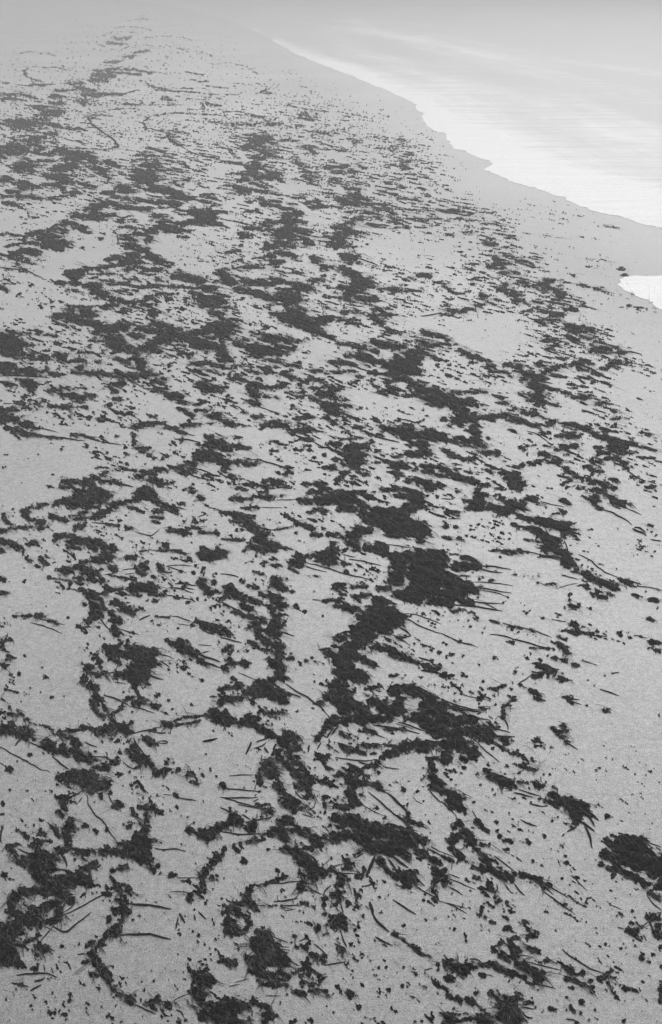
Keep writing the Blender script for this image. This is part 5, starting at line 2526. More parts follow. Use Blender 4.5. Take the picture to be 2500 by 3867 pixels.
m 185.3 -10163,39907 -9741,39735
m 140.9 -9632,39735 -9124,39395
m 157.9 -9614,38246 -9176,38406
m 136.0 -8947,38568 -8589,37617
m 172.6 -9460,36708 -9276,37006
m 119.6 -9521,36124 -9272,36124
m 163.5 -9329,34737 -8945,34737
m 141.0 -8870,33822 -8713,33950
m 73.1 -10728,38087 -10061,37929
m 67.7 -8863,35006 -8735,34871
m 106.3 -9589,35006 -9314,34871
C double-toothed seaweed piece right of the flat-topped mound
m 120.0 -8135,36414 -7926,36124
m 87.8 -7861,35557 -7604,35006
m 76.5 -7551,34737 -7376,34339
m 103.5 -8185,37929 -7805,37309
m 60.9 -7747,37006 -7487,36708
m 71.9 -8267,37309
C forked low seaweed band reaching from the left edge, left, upper third
m 161.5 -10897,34339 -10575,34209
m 112.0 -10336,33695 -9835,33569
m 83.0 -9735,33196 -9182,33196
m 82.6 -9043,33196 -8541,32830
m 91.0 -9924,32709 -9696,32709
m 89.5 -10041,32004 -9793,32236
m 87.8 -10055,31437 -9792,31437
m 70.1 -9616,31437 -9148,31326
m 52.2 -9046,31105 -8394,31105
m 69.3 -8541,30996 -8367,30996
m 89.2 -8301,32004 -7900,32004
m 52.6 -8421,31215 -8150,31549
m 63.7 -9469,32709 -9287,32709
C short curved seaweed crest on the left sand patch
m 76.6 -9657,30356 -9487,30356
m 50.5 -9357,30044 -9160,29942
m 42.4 -8948,30251
k 20.5 -9020,29739 -8720,29241 -8474,28477
C small lens of seaweed between two banks, left part
m 73.8 -7963,33319 -7588,33073
m 46.7 -8111,33569 -7905,33695
k 18.7 -7811,33695 -7505,33569
C tall central seaweed stack that widens downward, upper third
m 173.2 -6575,37006 -6270,37006
m 167.6 -6632,35839 -6240,35557
m 191.6 -6397,34737 -5970,34471
m 140.3 -6243,33822 -5921,33569
m 91.6 -6829,32951 -6463,32951
m 99.0 -6536,32353 -6245,32236
m 111.5 -6272,33444
m 154.2 -5600,32709 -5201,32471
m 151.7 -5122,32236 -4834,31775
m 148.3 -4641,31326 -4394,31105
m 144.6 -4823,30461 -4581,30251
m 110.9 -5165,30461 -4994,30461
m 71.3 -7073,31889 -6784,32004
m 61.1 -6697,31326 -6263,31105
m 69.1 -6200,30996 -5644,30780
m 85.9 -5626,30673 -5369,30673
m 85.3 -6743,30461 -6445,30461
m 84.1 -6997,30044 -6681,29942
m 82.9 -7015,29538 -6828,29439
m 83.9 -6261,29942 -5907,29840
m 74.7 -5788,29638 -5463,29439
m 58.2 -5422,29439 -5221,29739
m 64.6 -7261,39227 -6965,39395
m 55.9 -7111,40970 -6803,40789
m 66.1 -6748,40432 -6364,40081
m 65.0 -6259,39735 -5886,39395
m 64.5 -6884,39227 -6508,39227
m 62.7 -6224,38406 -5537,37617
m 51.4 -5465,37463 -5290,37309
m 73.5 -6883,38246 -6463,38246
m 59.7 -6032,36124 -5613,35981
m 56.8 -5134,33950 -4712,34339
m 46.6 -5268,33569
m 49.6 -5663,35981 -5296,35839
k 21.6 -7167,40970 -6775,40970 -6018,39565 -5222,38406 -4469,37309
C pair of long seaweed bars, left of centre, upper third
m 96.9 -7232,28664 -6909,28664
m 79.7 -6748,28291 -6450,28199
m 97.2 -6909,28664 -6625,28854
m 72.7 -6505,28664 -6101,28664
m 40.6 -7397,28854
m 39.7 -6410,28199 -6233,28107
m 55.2 -5847,27747 -5756,28107
m 48.1 -5790,28291 -5680,28570
C curved seaweed cap on the left of centre with a low tail
m 94.1 -7320,27836 -7043,27658
m 92.6 -6944,27394 -6636,27050
m 91.6 -7441,27050 -7113,26797
m 54.5 -7448,27394 -7179,27570
m 83.9 -7476,26881
m 45.4 -6524,26713 -6375,26547
C dark thick seaweed patch with pointed flanks at the left, upper third
m 90.3 -7840,26384 -7657,26547
m 125.8 -7455,25903 -7236,26061
m 159.3 -7152,25286 -6936,25437
m 121.5 -6970,24987 -6792,24987
m 72.4 -6864,25437 -6647,25286
m 35.8 -6612,25135 -6453,24913
m 44.8 -8641,26302 -8417,26302 -8096,26222
m 44.7 -7999,26141 -7797,26222
m 50.4 -8099,25061 -7911,25286
m 43.5 -7896,25361 -7517,25437
m 42.3 -6668,24622
m 119.5 -7531,24550 -7266,24478
m 83.8 -7737,24407 -7593,24266
m 83.0 -7936,24126 -7708,24057
m 69.6 -7140,24266
m 54.9 -7410,23851
C streaks at the left margin below the dark patch
m 33.6 -7365,23317
m 40.6 -7336,23581 -7113,23382
m 27.2 -6844,23648
m 26.7 -6700,23083
m 32.8 -7122,22678 -6974,22616
m 44.6 -7177,21951
m 32.0 -7258,22010
m 68.4 -7169,21375 -7075,21263
m 30.9 -6981,21152
k 16.4 -7692,23058 -7372,22866 -7075,22866 -6713,22370 -6348,21951
C huge zigzag seaweed river in the left centre, upper third, with many bends
m 179.3 -3885,29047 -3578,28854
m 175.6 -3635,28291 -3395,28291
m 93.9 -3297,27747 -3083,27570
m 117.3 -4176,27570 -3807,27747
m 131.1 -4591,27221 -4283,27221
m 114.4 -4311,26881 -4082,26881
m 60.8 -4006,26881 -3756,26713
m 98.6 -4730,26881 -4640,26547
m 90.3 -5065,26384 -4754,26547
m 110.7 -4713,26061 -4699,25746
m 88.3 -5278,25903 -5103,25746
m 121.8 -5067,25135 -4933,24987
m 105.8 -4776,24694 -4611,24550
m 103.4 -4402,24126 -4220,23851
m 81.6 -4110,23581 -4019,23648
m 137.9 -4783,24126 -4838,23851
m 115.2 -4858,23581 -4563,23448
m 79.7 -4496,23058 -4673,22930
m 79.0 -4255,22803 -4047,22740
m 68.6 -5291,23715 -5103,23988
m 66.9 -5121,23187 -4853,23187
m 66.4 -5402,22930 -5162,23058
m 79.1 -5744,22678 -5535,22930
m 110.6 -5949,22431 -5703,22492
m 96.1 -5673,22069 -5769,22069
m 76.0 -5544,21775 -5734,21775
m 63.2 -6037,21717 -5879,21717
m 93.7 -5292,21488 -5081,21375
m 104.3 -5074,21042 -4929,20933
m 90.8 -4885,20718 -4773,20612
m 59.7 -4611,20403 -4323,20300
m 59.5 -4245,20197 -3965,20300
m 59.0 -3872,20096 -3737,19995
m 60.4 -3850,20507 -3793,20718
m 42.7 -3688,20825 -3582,20933
m 30.5 -3505,20825 -3269,20879
m 75.3 -3632,19698 -3558,19601
m 85.7 -3571,19314
m 46.3 -3472,19601
m 58.7 -4659,19895 -4443,19995
m 46.0 -4987,27050
m 62.9 -4670,27747 -4461,27926
C flat streaky seaweed layers inside the big bend, left centre
m 32.0 -5353,22069
m 25.5 -5136,21951 -4838,21892
m 37.9 -4667,21660 -4457,21717
m 25.2 -4951,21660 -4751,21602
m 26.0 -5429,22431 -4974,22431
m 25.3 -5278,21717 -5089,21717
m 64.1 -3879,22069
m 30.8 -4572,21152 -4408,21097
m 32.0 -4616,22069 -4371,21951
C seaweed arch over a sand lens, centre left, upper third
m 96.8 -3487,22249 -3293,22249
m 108.8 -3181,22129 -2904,21951
m 75.8 -2845,21717
m 105.5 -2732,21263 -2576,21263
m 43.8 -3852,21488 -3602,21488
m 43.7 -3531,21432 -3211,21375
m 43.5 -3142,21319 -2887,21263
m 101.8 -2707,20507 -2535,20300
m 120.3 -2448,20612 -2306,20403
m 88.2 -2561,19995 -2384,19995
m 37.4 -4137,21319 -3968,21432
m 74.7 -2363,19504 -2238,19409
m 42.7 -3001,20933 -2774,20825
m 44.4 -2541,21833
C oval patch with streaks next to the zigzag, centre left
m 80.8 -4970,28664 -4809,28664
m 40.2 -4660,28477
m 39.9 -4433,28291
C pair of horizontal seaweed dashes towards the centre, upper third
m 51.2 -3909,30673 -3606,30251
m 61.0 -3666,31215 -3524,31105
m 42.1 -3500,30044 -3247,30044
m 49.5 -3601,29439 -3168,29241
m 49.5 -4429,29439 -4196,29241
m 53.0 -4010,31549 -3682,31775
C small seaweed pile with pointed top beside a bend, left centre
m 46.3 -5671,27221 -5401,27221
m 38.3 -5424,27135 -5188,26881
k 18.7 -5798,26881 -5609,26384 -5422,25591
C high thin seaweed streaks in the upper centre left
m 61.4 -4452,37157
m 53.1 -4413,38731
m 30.7 -5548,21097 -5339,20988
m 31.0 -5728,21208
k 21.3 -4914,39395 -4483,38895 -4047,38246
k 20.8 -4469,37309 -4940,38246
k 24.4 -4325,35557 -4167,35006
C grey hazy seaweed tower in the upper middle leaning left, with a flat foot
m 147.9 -3248,41707 -2850,41707
m 109.2 -2592,40256 -2443,39565
m 127.5 -2885,38895 -2545,38568
m 123.7 -2849,37617 -2622,37309
m 100.4 -2865,36414 -2464,36414
m 126.8 -3027,35280 -2588,35280
m 115.4 -2408,34737 -2023,34737
m 94.8 -3038,34209 -2801,34209
m 118.1 -3017,32830 -2671,32471
m 108.0 -2788,32236 -2482,32353
m 62.8 -2339,32236 -1973,32120
m 53.2 -1960,31889 -1553,31729
m 50.6 -2390,36857 -2019,36560
m 49.2 -2181,35839 -1717,35418
m 46.2 -2669,33695 -2058,32830
m 61.9 -3676,37617 -3302,37463
m 41.6 -4017,37929 -3734,37679
m 51.0 -3289,37309 -2897,36857
m 74.5 -2351,38895 -2023,38731
m 76.1 -1879,34737 -1604,33950
m 101.4 -3315,41519 -3023,40968
m 174.9 -3051,42663 -2632,42959
m 125.3 -3221,43868 -2684,43868
m 72.6 -3717,44494 -3272,44621
k 27.3 -4158,41707 -3689,39565 -3339,38568
k 22.0 -2701,42085 -2058,40610 -1540,40081 -1099,37929
k 17.4 -1506,31661 -1003,31105 -565,30888
k 17.8 -3428,31889 -3161,31889 -2929,31775
k 32.5 -4030,40968 -3725,39393 -3401,38404
C blunt seaweed drifts in the middle, upper third, below the hazy tower
m 60.7 -2264,31105 -2034,30888
m 110.1 -1911,30251 -1567,30147
m 83.1 -1460,29638 -1207,29538
m 68.5 -1892,30673 -1539,30461
m 49.5 -2347,29241 -2113,29439
m 138.1 -1182,28854 -978,28854
m 134.1 -1266,27926 -1029,27926
m 86.3 -1768,27747 -1415,27747
m 55.0 -950,27926 -668,27658
m 152.5 -1261,26881 -1033,26881
m 149.6 -1271,26222 -1091,26384
m 113.4 -875,26713 -682,26547
m 73.8 -782,26061 -627,25746
m 72.6 -620,25437 -475,25437
m 92.0 -2227,27050 -1920,27050
m 53.3 -1872,26881 -1486,26797
m 54.2 -1865,27394 -1705,27308
m 89.8 -2328,26384 -2166,26222
m 59.0 -2327,25903
m 87.1 -1346,25437 -1165,25437
m 42.9 -968,24987 -718,24987
m 85.8 -1611,24987 -1361,24987
m 118.7 -1263,24407 -1082,24266
m 69.1 -1007,24126 -899,23988
m 69.3 -1527,24126 -1389,24126
m 50.9 -1275,30251 -1063,30251
m 27.5 -1889,23851 -1619,23919
m 58.1 -1637,25437
m 50.1 -1257,25061 -968,24987
m 36.7 -1067,25746 -774,25746
C seaweed knob below the blunt drifts, middle of the upper third
m 87.8 -1354,23448 -1219,23448
m 33.8 -1151,23448
m 40.0 -1268,23058
C scattered seaweed shreds left of the blunt drifts, middle
m 50.4 -2302,25135 -2206,25286
m 42.1 -2558,24407 -2219,24550
m 40.8 -2278,23581 -2153,23715
m 35.7 -2647,24987
m 49.2 -3128,29241 -2987,29047
k 19.8 -3077,28291 -2813,28016 -2514,27747
C open seaweed loop with thick left side, middle of the picture, upper third
m 33.2 -2289,22930 -2034,23058
m 46.7 -2034,23058 -1705,23122
m 26.6 -1696,22994 -1564,22994
m 110.2 -2484,22554 -2353,22189
m 95.2 -2331,21951 -2183,21717
m 80.3 -2019,21263 -1785,21042
m 79.2 -1686,20933 -1428,20718
m 102.2 -1331,20612 -1110,20403
m 150.3 -1055,20507 -814,20507
m 88.8 -918,20096 -744,20197
m 78.3 -761,20718 -691,20403
m 136.8 -716,21263 -532,21375
m 75.1 -472,21488
m 82.2 -1808,21775 -1610,21660
m 94.6 -1551,21717 -1323,21602
m 51.1 -1348,22069 -1183,21951
m 63.3 -1145,21833 -856,21717
m 38.5 -2132,22249 -1953,22010
m 43.3 -1212,21263 -774,21152
m 75.5 -663,21602
m 115.9 -786,19698 -667,19601
m 68.8 -1178,19409 -977,19409
m 97.3 -863,19409 -716,19314
m 35.1 -1262,19895
C mid-grey seaweed clump flock at right of centre with jagged ends, upper third
m 86.7 170,31105 429,30888
m 102.1 381,30461 717,30251
m 88.5 573,31775 792,31661
m 112.7 779,31105 990,30888
m 84.7 972,30251 1180,30147
m 72.6 451,32709 584,32471
m 45.4 679,32709 1040,32590
m 65.9 44,34209 277,33695
m 70.5 -155,36414 148,36708
m 81.1 350,36708 554,36857
m 78.6 143,35557 291,35557
m 69.3 694,36124 782,35557
m 48.1 717,34737
m 50.8 920,37309 1151,36414
m 81.6 1019,29047 1179,28950
m 64.1 1161,28477 1358,28383
m 55.8 636,28291 833,28199
m 54.5 1011,27570 1199,27394
m 78.5 428,27747 585,27747
m 115.0 189,27050 380,27050
m 113.1 223,26547 487,26547
m 60.3 563,26547 789,26547
m 110.8 108,25903 293,25982
m 122.8 69,25286 214,25286
m 50.1 355,25061 533,24987
m 56.9 104,24840
m 52.8 -116,26547
m 41.1 408,29241 612,29144
m 57.2 1600,29241 1785,28854
m 39.8 1753,28291 1902,28107
m 29.7 -411,26061 -40,26061
m 29.2 -407,25746 -39,25437
m 30.8 1270,27221 1458,27135
m 50.7 1396,30251 1598,30044
m 46.1 1727,27135 2073,27135
m 30.8 2272,27221 2573,27135
C diagonal strings of seaweed in haze, upper centre
m 61.4 -1245,37617 -1066,36708
m 40.2 -864,36708 -354,36269
m 39.7 -1058,36414 -542,35418
m 66.8 -917,34737 -620,34209
m 44.3 218,40610 547,40326
m 76.8 -837,40610 -655,39565
m 44.5 -227,32004 85,31775
m 85.6 -643,30461 -433,30673
m 66.9 -546,29739 -171,29840
m 33.6 -130,30044 205,29739
m 34.9 -1141,31326 -830,31105
k 23.3 -999,34209 -607,33444 -234,33073
k 19.4 -1330,35557 -735,35280 -147,34339
k 17.8 -409,32353 -48,32004 394,31661
C dark diamond-shaped seaweed patch, right of centre, upper third
m 69.4 240,24196 344,24126
m 117.1 376,23988 513,23919
m 47.3 639,23448
m 54.1 470,23448
k 17.0 649,23851 880,23581 1101,23187
C seaweed wing group with steep lower ridge, right of centre
m 81.9 -414,23851 -342,23581
m 66.7 -237,23187 -103,23058
m 52.8 -233,22803 -135,22803
m 46.6 31,23058
m 85.9 262,22930 360,22803
m 110.8 422,22554 550,22431
m 127.6 606,22069 728,21833
m 106.6 718,21488 845,21545
m 124.7 527,21375 652,21375
m 81.0 185,21375 371,21375
m 104.3 395,20933 520,21042
m 72.3 541,20612 689,20507
m 101.8 716,20403 866,20403
m 41.2 825,20096 935,19895
m 46.5 960,19796 1068,19601
m 57.3 1059,19409 1171,19361
m 59.9 328,20507 474,20300
m 45.2 867,22189 1000,22309
m 34.6 -419,24126
m 61.2 395,20933
m 63.8 -415,21833 -227,22069
m 38.8 -164,22309
m 57.6 228,19504 458,19504
m 45.8 770,19361 942,19361
C row of light seaweed bars near the right centre
m 31.0 1019,21208 1269,21263
m 61.7 1295,21152 1415,21097
m 24.6 1476,21097 1719,21042
m 36.9 1754,21097 1904,21042
m 24.0 1351,20507 1524,20403
m 29.9 1401,20351
m 39.2 2185,22554
m 64.8 1971,22309 2170,22370
m 26.0 1431,22492 1655,22431
m 27.7 2111,24126
m 25.6 1704,22189 1879,21951
m 25.3 1988,21717
m 25.3 2183,21775 2433,21740
k 14.3 1793,19267 2001,19361 2215,19504
C hazy column of stripe-like seaweed near the wet sand in the top centre
m 43.1 2802,39395 3119,39294
m 62.2 2582,37617 2903,37772
m 50.1 2556,36414 2797,36269
m 48.7 2532,35280 2766,35143
m 55.9 1820,33695 1947,33444
m 45.4 2818,32709 2935,32471
m 36.0 1483,32353 1703,32236
m 44.3 1775,31889 1985,31661
m 34.7 2040,31105 2546,30888
m 38.2 2335,34471
m 71.3 2594,37006
m 33.0 2189,29439 3163,29241
m 31.9 2112,28291 3061,28199
k 21.1 1103,38406 1630,38406
k 16.4 2053,29241 2556,28854
C thin seaweed bits under the wing group, right of centre
m 32.7 -819,22554
m 39.4 -1220,22740 -1085,22678
m 26.1 -1048,22554 -622,22492
m 24.8 -220,21263 -33,21263
m 23.4 -617,19895 -499,19846
m 23.0 -146,19504
m 35.1 -90,19846
m 29.9 -511,20403
k 14.5 -409,19698 -204,19504
C faint grey seaweed bar in the wet sand haze, right side, upper third
m 82.2 3409,29241 3655,29241
m 57.4 3779,29241 4083,29047
m 32.4 3925,28759
m 31.9 3469,28291 3697,28199
m 31.7 3766,28107 4139,27926
m 31.3 4193,27747 4481,27570
m 32.8 3162,29241 3306,29047
m 30.3 3362,26630 3664,26630
m 30.0 4421,26384 4534,26384
m 37.2 4658,26222 4757,26141
m 29.8 2996,26384 3186,26061
m 36.9 4091,25903 4202,25903
C hazy seaweed spread with ragged stacked pieces, right side, near the wet sand
m 72.1 3896,25286 4066,25210
m 29.0 3690,25361
m 28.5 4273,24913
m 28.2 3947,24622
m 68.4 3906,23851 4057,23715
m 80.7 3897,23317 4031,23317
m 34.6 4154,24126 4374,23988
m 47.5 4411,23581 4603,23515
m 27.3 4535,23715
m 26.7 4580,23187 4746,22994
m 79.9 3692,23058
m 33.2 3807,22930 4015,22994
m 45.8 3859,22616 4023,22616
m 45.8 4154,22616 4274,22554
m 63.3 4219,21833 4325,21717
m 50.1 4286,21488 4442,21488
m 81.8 4588,21602 4746,21602
m 76.3 4790,21833 4928,21892
m 61.9 4619,21263 4845,21152
m 73.3 4802,20933 4963,20825
m 78.9 4850,20718
m 42.0 4636,20403 4797,20455
m 42.5 5062,20718
m 43.9 3851,21717 3767,21375
m 49.3 3641,21152 3747,21042
m 60.8 3805,20825 3879,20718
m 59.8 3828,20403 3999,20351
m 41.6 4259,20300 4359,20197
m 35.5 4715,20197 4773,20045
m 75.5 4760,19698 4905,19698
m 46.1 4210,19553 4345,19504
m 57.3 4441,19409 4604,19361
m 29.3 4976,19895
m 34.7 3872,19601 4016,19601
m 24.2 4415,20665 4591,20633
C line of thin seaweed dashes pointing to the foam, right side
m 25.5 4972,21951 5119,21892
m 25.3 5159,21775 5278,21740
m 25.1 5406,21602 5574,21511
m 24.9 5606,21375
m 43.4 5736,21263 5816,21208
m 24.6 5851,21097 5917,20988
m 23.5 5174,19995 5316,19846
C small wisps of seaweed on the wet sand, right side
m 25.9 5444,22370 5482,22249
k 16.5 5663,29439 5876,29241
k 16.3 6048,29281 6293,28854 6621,28477
k 15.5 7229,27394 7356,27360
k 15.4 7439,27221 7725,27135
k 15.0 5584,26384 5771,26189
k 17.8 3638,32283 3998,31889 4370,31661
k 11.3 5012,26547 5194,26515
k 11.1 5740,26030 5949,25966
C low seaweed hill with a curled bead line, right side of centre
m 43.8 2450,21602 2490,21375
m 42.8 2548,21042 2678,20825
m 31.1 2470,21488 2560,21152
m 60.5 3182,20718 3288,20612
C flat thick seaweed twig climbing right, right of centre
m 46.4 2407,19698 2571,19601
m 40.7 2657,19601 2855,19796
m 41.3 2968,19995 3188,20096
m 29.4 2326,20045 2438,19995
m 34.5 2210,19456 2324,19456
m 22.9 2434,19409
m 24.0 2763,20507 2870,20403
m 31.5 3110,21602
m 25.6 3058,21951 3273,22129
m 26.9 3299,23382 3451,23252
m 24.1 2432,20507
C hazy grey seaweed clump at the left edge near the top
m 197.8 -14687,49009 -13694,48631
m 191.5 -13980,47175 -13405,47175
m 139.9 -13795,49391 -13295,49391
m 116.5 -14762,47893
m 97.5 -13205,48259 -12431,47893
m 95.1 -12352,47175 -10859,46477
m 191.1 -14123,52669 -13380,52669
m 131.5 -15015,54466 -14467,54466
m 103.4 -14108,50981 -13178,51393
m 158.5 -14608,56382 -14155,56382
m 143.0 -15493,59508 -14897,59508
m 125.8 -15972,62979 -15092,62979
m 159.8 -15976,66857 -15576,66857
m 151.7 -14991,64223 -13833,62374
m 168.3 -13827,60624 -13109,59508
m 97.2 -13342,60624 -11929,60852
m 114.2 -13588,57389 -12909,56382
m 117.1 -17804,58430 -17335,58430
m 121.3 -18437,60624 -17952,60624
m 95.8 -17466,60624 -16304,58964
m 288.8 -15596,72793 -15018,72793
m 192.0 -15086,68971 -14538,68971
m 152.5 -16285,76155 -15420,77950
m 133.1 -17203,83858 -16410,84927
m 141.4 -16905,89479 -16327,90203
m 150.6 -16897,94528 -16225,97264
m 226.4 -22560,115548 -21575,116339
m 168.0 -21795,108178 -20420,106476
m 117.4 -14753,74438 -13135,73607
m 122.7 -15728,77950 -14028,77043
k 53.2 -20910,68252 -19704,66857 -18082,65252
C far thin seaweed curves fading into the fog, upper left
m 105.5 -18326,66179 -17667,66179
m 89.6 -10781,55891 -9946,55601
k 55.3 -20650,72793 -19118,69704 -17008,66179
k 61.7 -20510,79828 -18246,76155
k 76.4 -21563,76155 -21841,78319
k 62.7 -22403,79828 -20587,78878
k 73.8 -21563,76155 -20506,72793
k 61.8 -13708,62374 -12615,60624 -11749,61197 -11319,62979
k 43.2 -11362,52669 -11002,53553 -10438,54006 -9785,54006
k 44.9 -11550,50575 -10906,48259 -9966,45798 -8920,43258 -8416,41519 -8679,40698 -9381,40859 -9908,40968
k 35.6 -12026,45465 -10863,43258 -9838,42199
k 44.7 -9850,55697 -8940,55601 -7823,55601
k 41.3 -11740,50981 -11207,51393 -10267,50818
C long far loop of seaweed around a pale sandy oval, upper middle
m 82.1 -3810,50981 -3271,50575
m 74.0 -6873,45664 -6541,45268
m 72.5 -6800,44494
k 50.9 -8121,46477 -8620,48631 -8688,50575 -8156,51812 -7270,52237 -6463,51644 -5188,51393
k 36.9 -7932,46477 -7215,45465 -6263,43868
k 52.5 -6845,44179 -6452,42663 -5951,41519
k 52.4 -5309,52669 -4460,52669 -3271,50575
k 31.9 -5951,41519 -5213,39648 -4271,38404 -3479,37460 -2828,37004
C far seaweed strands drawn out in parallel, top middle
m 76.7 -10675,64477 -9647,63595
m 75.1 -10187,62979 -8848,62374
m 74.3 -8723,62374 -7629,61545
m 76.5 -8841,64223 -8124,63595
m 108.6 -8283,68252 -7875,68252
m 89.9 -6568,56382 -5904,55409
m 117.1 -9097,58964 -8710,57905
m 119.3 -13420,76155 -12392,74438
k 49.7 -10969,65515 -9307,62979 -7588,61197 -6428,60624 -5215,60624
k 52.5 -11562,67548 -10763,64223
k 73.4 -9992,75287 -8664,72793
k 68.2 -9005,69704 -8134,67548
k 55.3 -6794,56382 -6364,53553
k 35.1 -8270,58964 -6735,57905
k 51.7 -7574,65515 -6150,64223
k 44.3 -12666,76155 -10686,72793
k 53.6 -14655,93215 -12865,88298
C thin far seaweed wisp group under the foam tip, top right of centre
m 97.9 -3671,61197
m 78.0 -2816,47893 -2250,48259
m 79.4 -2977,49009
m 77.7 -4370,47893 -3496,47893
m 82.7 -1464,51812 -1022,50575
m 80.6 -1420,50174 -799,49391
m 70.4 -1854,43258 -1492,42959
m 67.6 -1190,41519 -756,40968
m 73.5 -551,45137 -184,45137
m 67.2 -3358,40968 -3107,40968
k 62.3 -4038,61197 -3808,63595
k 43.2 -2228,55409 -1294,53553 -627,51812
C faintest seaweed trails at the very top, nearly lost in fog
k 54.1 -27031,139087 -26520,143747 -24249,140224 -21840,133661
k 49.5 -25608,123963 -25546,128634 -23969,129610 -22134,126257
k 63.8 -29501,162008 -28537,167508 -26095,164321
k 45.6 -19499,117546 -18324,120458 -15775,117141 -13976,111745
k 41.5 -25838,106476 -24855,109578 -22713,106476 -20601,101059
k 36.6 -27112,93215 -26354,95877 -24181,93215 -22716,90203
k 37.0 -14139,100158 -12216,97264 -10122,91937 -9098,87146
k 31.5 -8721,81795 -7940,83858 -6153,79828 -4962,73607
k 39.8 -18706,97264 -19006,103223 -17650,104825 -15451,101059
d 41.8 1098,7752
d 26.0 -2481,5311
d 26.4 -667,5449
d 24.5 -726,5570
d 23.8 2136,5304
d 20.3 -931,4788
d 22.3 -837,5563
d 19.8 272,4578
d 18.9 401,4226
d 18.7 649,4144
d 19.0 1662,4264
d 24.5 -1313,6446
d 27.7 -942,7685
d 27.8 1153,7740
d 66.7 -3773,23122
d 16.8 -988,4119
d 18.9 125,5054
d 18.7 232,4947
d 18.5 194,4855
d 21.1 -1255,6014
d 22.0 408,6412
d 24.4 1440,7446
d 20.7 1334,5850
d 20.9 2235,5908
d 25.3 -1449,7867
d 27.8 -372,8962
d 26.2 859,8271
d 39.4 -3547,14045
d 39.7 -2781,14185
d 52.5 -3006,19796
d 54.1 -3399,20507
d 52.1 -4209,19601
d 52.7 -2140,19895
d 16.8 -916,5067
d 16.2 -1475,4735
d 15.8 -772,4567
d 17.4 -410,5366
d 16.1 145,4711
d 15.7 378,4522
d 15.4 482,4379
d 15.1 188,4221
d 14.9 -122,4134
d 14.9 325,4119
d 14.9 -252,4119
d 17.8 1370,5563
d 22.3 -1383,7785
d 19.1 -2678,6200
d 18.7 285,5977
d 21.5 -733,7372
d 22.3 1800,7790
d 19.3 1052,6267
d 18.1 1336,5706
d 24.8 -2664,8990
d 26.7 -1654,9948
d 28.1 -1091,10645
d 22.7 1008,7983
d 22.8 1625,8030
d 47.5 -2228,20197
d 14.8 -888,4550
d 15.2 -260,4776
d 15.6 1561,4985
d 15.6 2086,4959
d 15.1 1952,4690
d 15.1 958,4735
d 14.1 1733,4200
d 19.0 -1837,6761
d 18.3 -1808,6403
d 17.3 -1100,5850
d 19.6 -1822,7068
d 18.2 -86,6317
d 17.5 -47,5950
d 20.4 -1026,7478
d 23.5 -1693,9130
d 14.5 -1391,4953
d 13.9 -822,4578
d 13.3 -1261,4273
d 13.1 -952,4124
d 15.6 -146,5548
d 15.5 -841,5491
d 13.8 187,4567
d 13.2 423,4190
d 13.1 280,4144
d 14.7 -121,5029
d 13.1 -234,4124
d 15.6 1773,5570
d 15.1 2140,5257
d 14.2 952,4764
d 18.9 -1651,7440
d 17.8 -1898,6817
d 17.4 -1857,6597
d 17.1 -1715,6429
d 17.2 -1032,6455
d 16.5 -1060,6054
d 16.5 -1946,6070
d 19.2 -97,7608
d 16.5 -1,6086
d 16.8 609,6208
d 16.3 11,5927
d 19.5 1279,7752
d 19.0 1240,7478
d 17.2 1143,6473
d 17.1 983,6412
d 17.3 1509,6494
d 15.9 1834,5706
d 17.2 2739,6441
d 20.9 -2565,8535
d 20.8 -2537,8471
d 21.0 -1800,8600
d 23.0 -1464,9742
d 22.8 -1566,9633
d 22.8 -1470,9649
d 22.8 -1303,9618
d 25.0 -2647,10882
d 20.0 -2367,8018
d 20.3 -1799,8210
d 23.3 -3042,9884
d 21.5 -1293,8907
d 21.6 -1191,8962
d 22.1 -420,9231
d 24.6 -1160,10628
d 25.2 -560,10994
d 21.4 975,8804
d 21.4 1115,8839
d 21.3 1157,8799
d 20.1 1093,8125
d 26.1 1380,11501
d 25.2 -954,10957
d 20.4 1852,8283
d 20.1 1209,8077
d 20.1 1995,8101
d 19.9 2076,7995
d 20.7 2976,8459
d 36.9 -5038,17588
d 31.2 -3521,14356
d 30.8 -3718,14129
d 31.8 -3518,14678
d 29.5 -3141,13404
d 31.1 -3132,14299
d 29.0 -3529,13101
d 27.9 -2826,12527
d 27.7 -3207,12390
d 26.7 -3753,11801
d 28.6 -2226,12881
d 33.7 -1977,15786
d 32.7 -4924,15231
d 38.8 -1277,18646
d 36.4 128,17310
d 33.4 -741,15586
d 30.6 1025,14018
d 29.5 -1369,13379
d 28.4 -83,12809
d 27.3 486,12166
d 27.6 1182,12345
d 30.4 215,13908
d 30.1 170,13746
d 51.5 -5926,25824
d 41.0 -5918,19895
d 42.1 -3038,20507
d 41.5 -3592,20197
d 51.9 -3786,26061
d 42.5 -2308,20718
d 41.2 6115,19995
d 40.9 6281,19846
d 12.2 -1848,4185
d 12.2 229,4149
d 13.1 1926,4705
d 12.1 1906,4124
d 15.7 975,6275
d 20.3 -1373,9074
d 22.7 2086,10557
d 13.0 -2415,5291
d 12.1 -1884,4694
d 12.4 -1425,4910
d 12.8 -881,5191
d 11.5 -1301,4310
d 11.2 -1219,4159
d 11.2 -1087,4154
d 11.9 257,4601
d 11.3 18,4185
d 11.2 261,4139
d 11.8 739,4544
d 12.6 635,5054
d 12.6 721,5080
d 12.4 686,4910
d 11.2 -122,4124
d 13.0 205,5298
d 12.9 279,5257
d 11.2 545,4124
d 11.2 596,4124
d 11.8 735,4505
d 13.2 1810,5452
d 13.2 1552,5456
d 12.5 2186,4985
d 12.3 849,4843
d 11.5 1885,4320
d 16.7 -2765,7729
d 16.8 -3044,7785
d 16.5 -1745,7608
d 16.0 -1297,7310
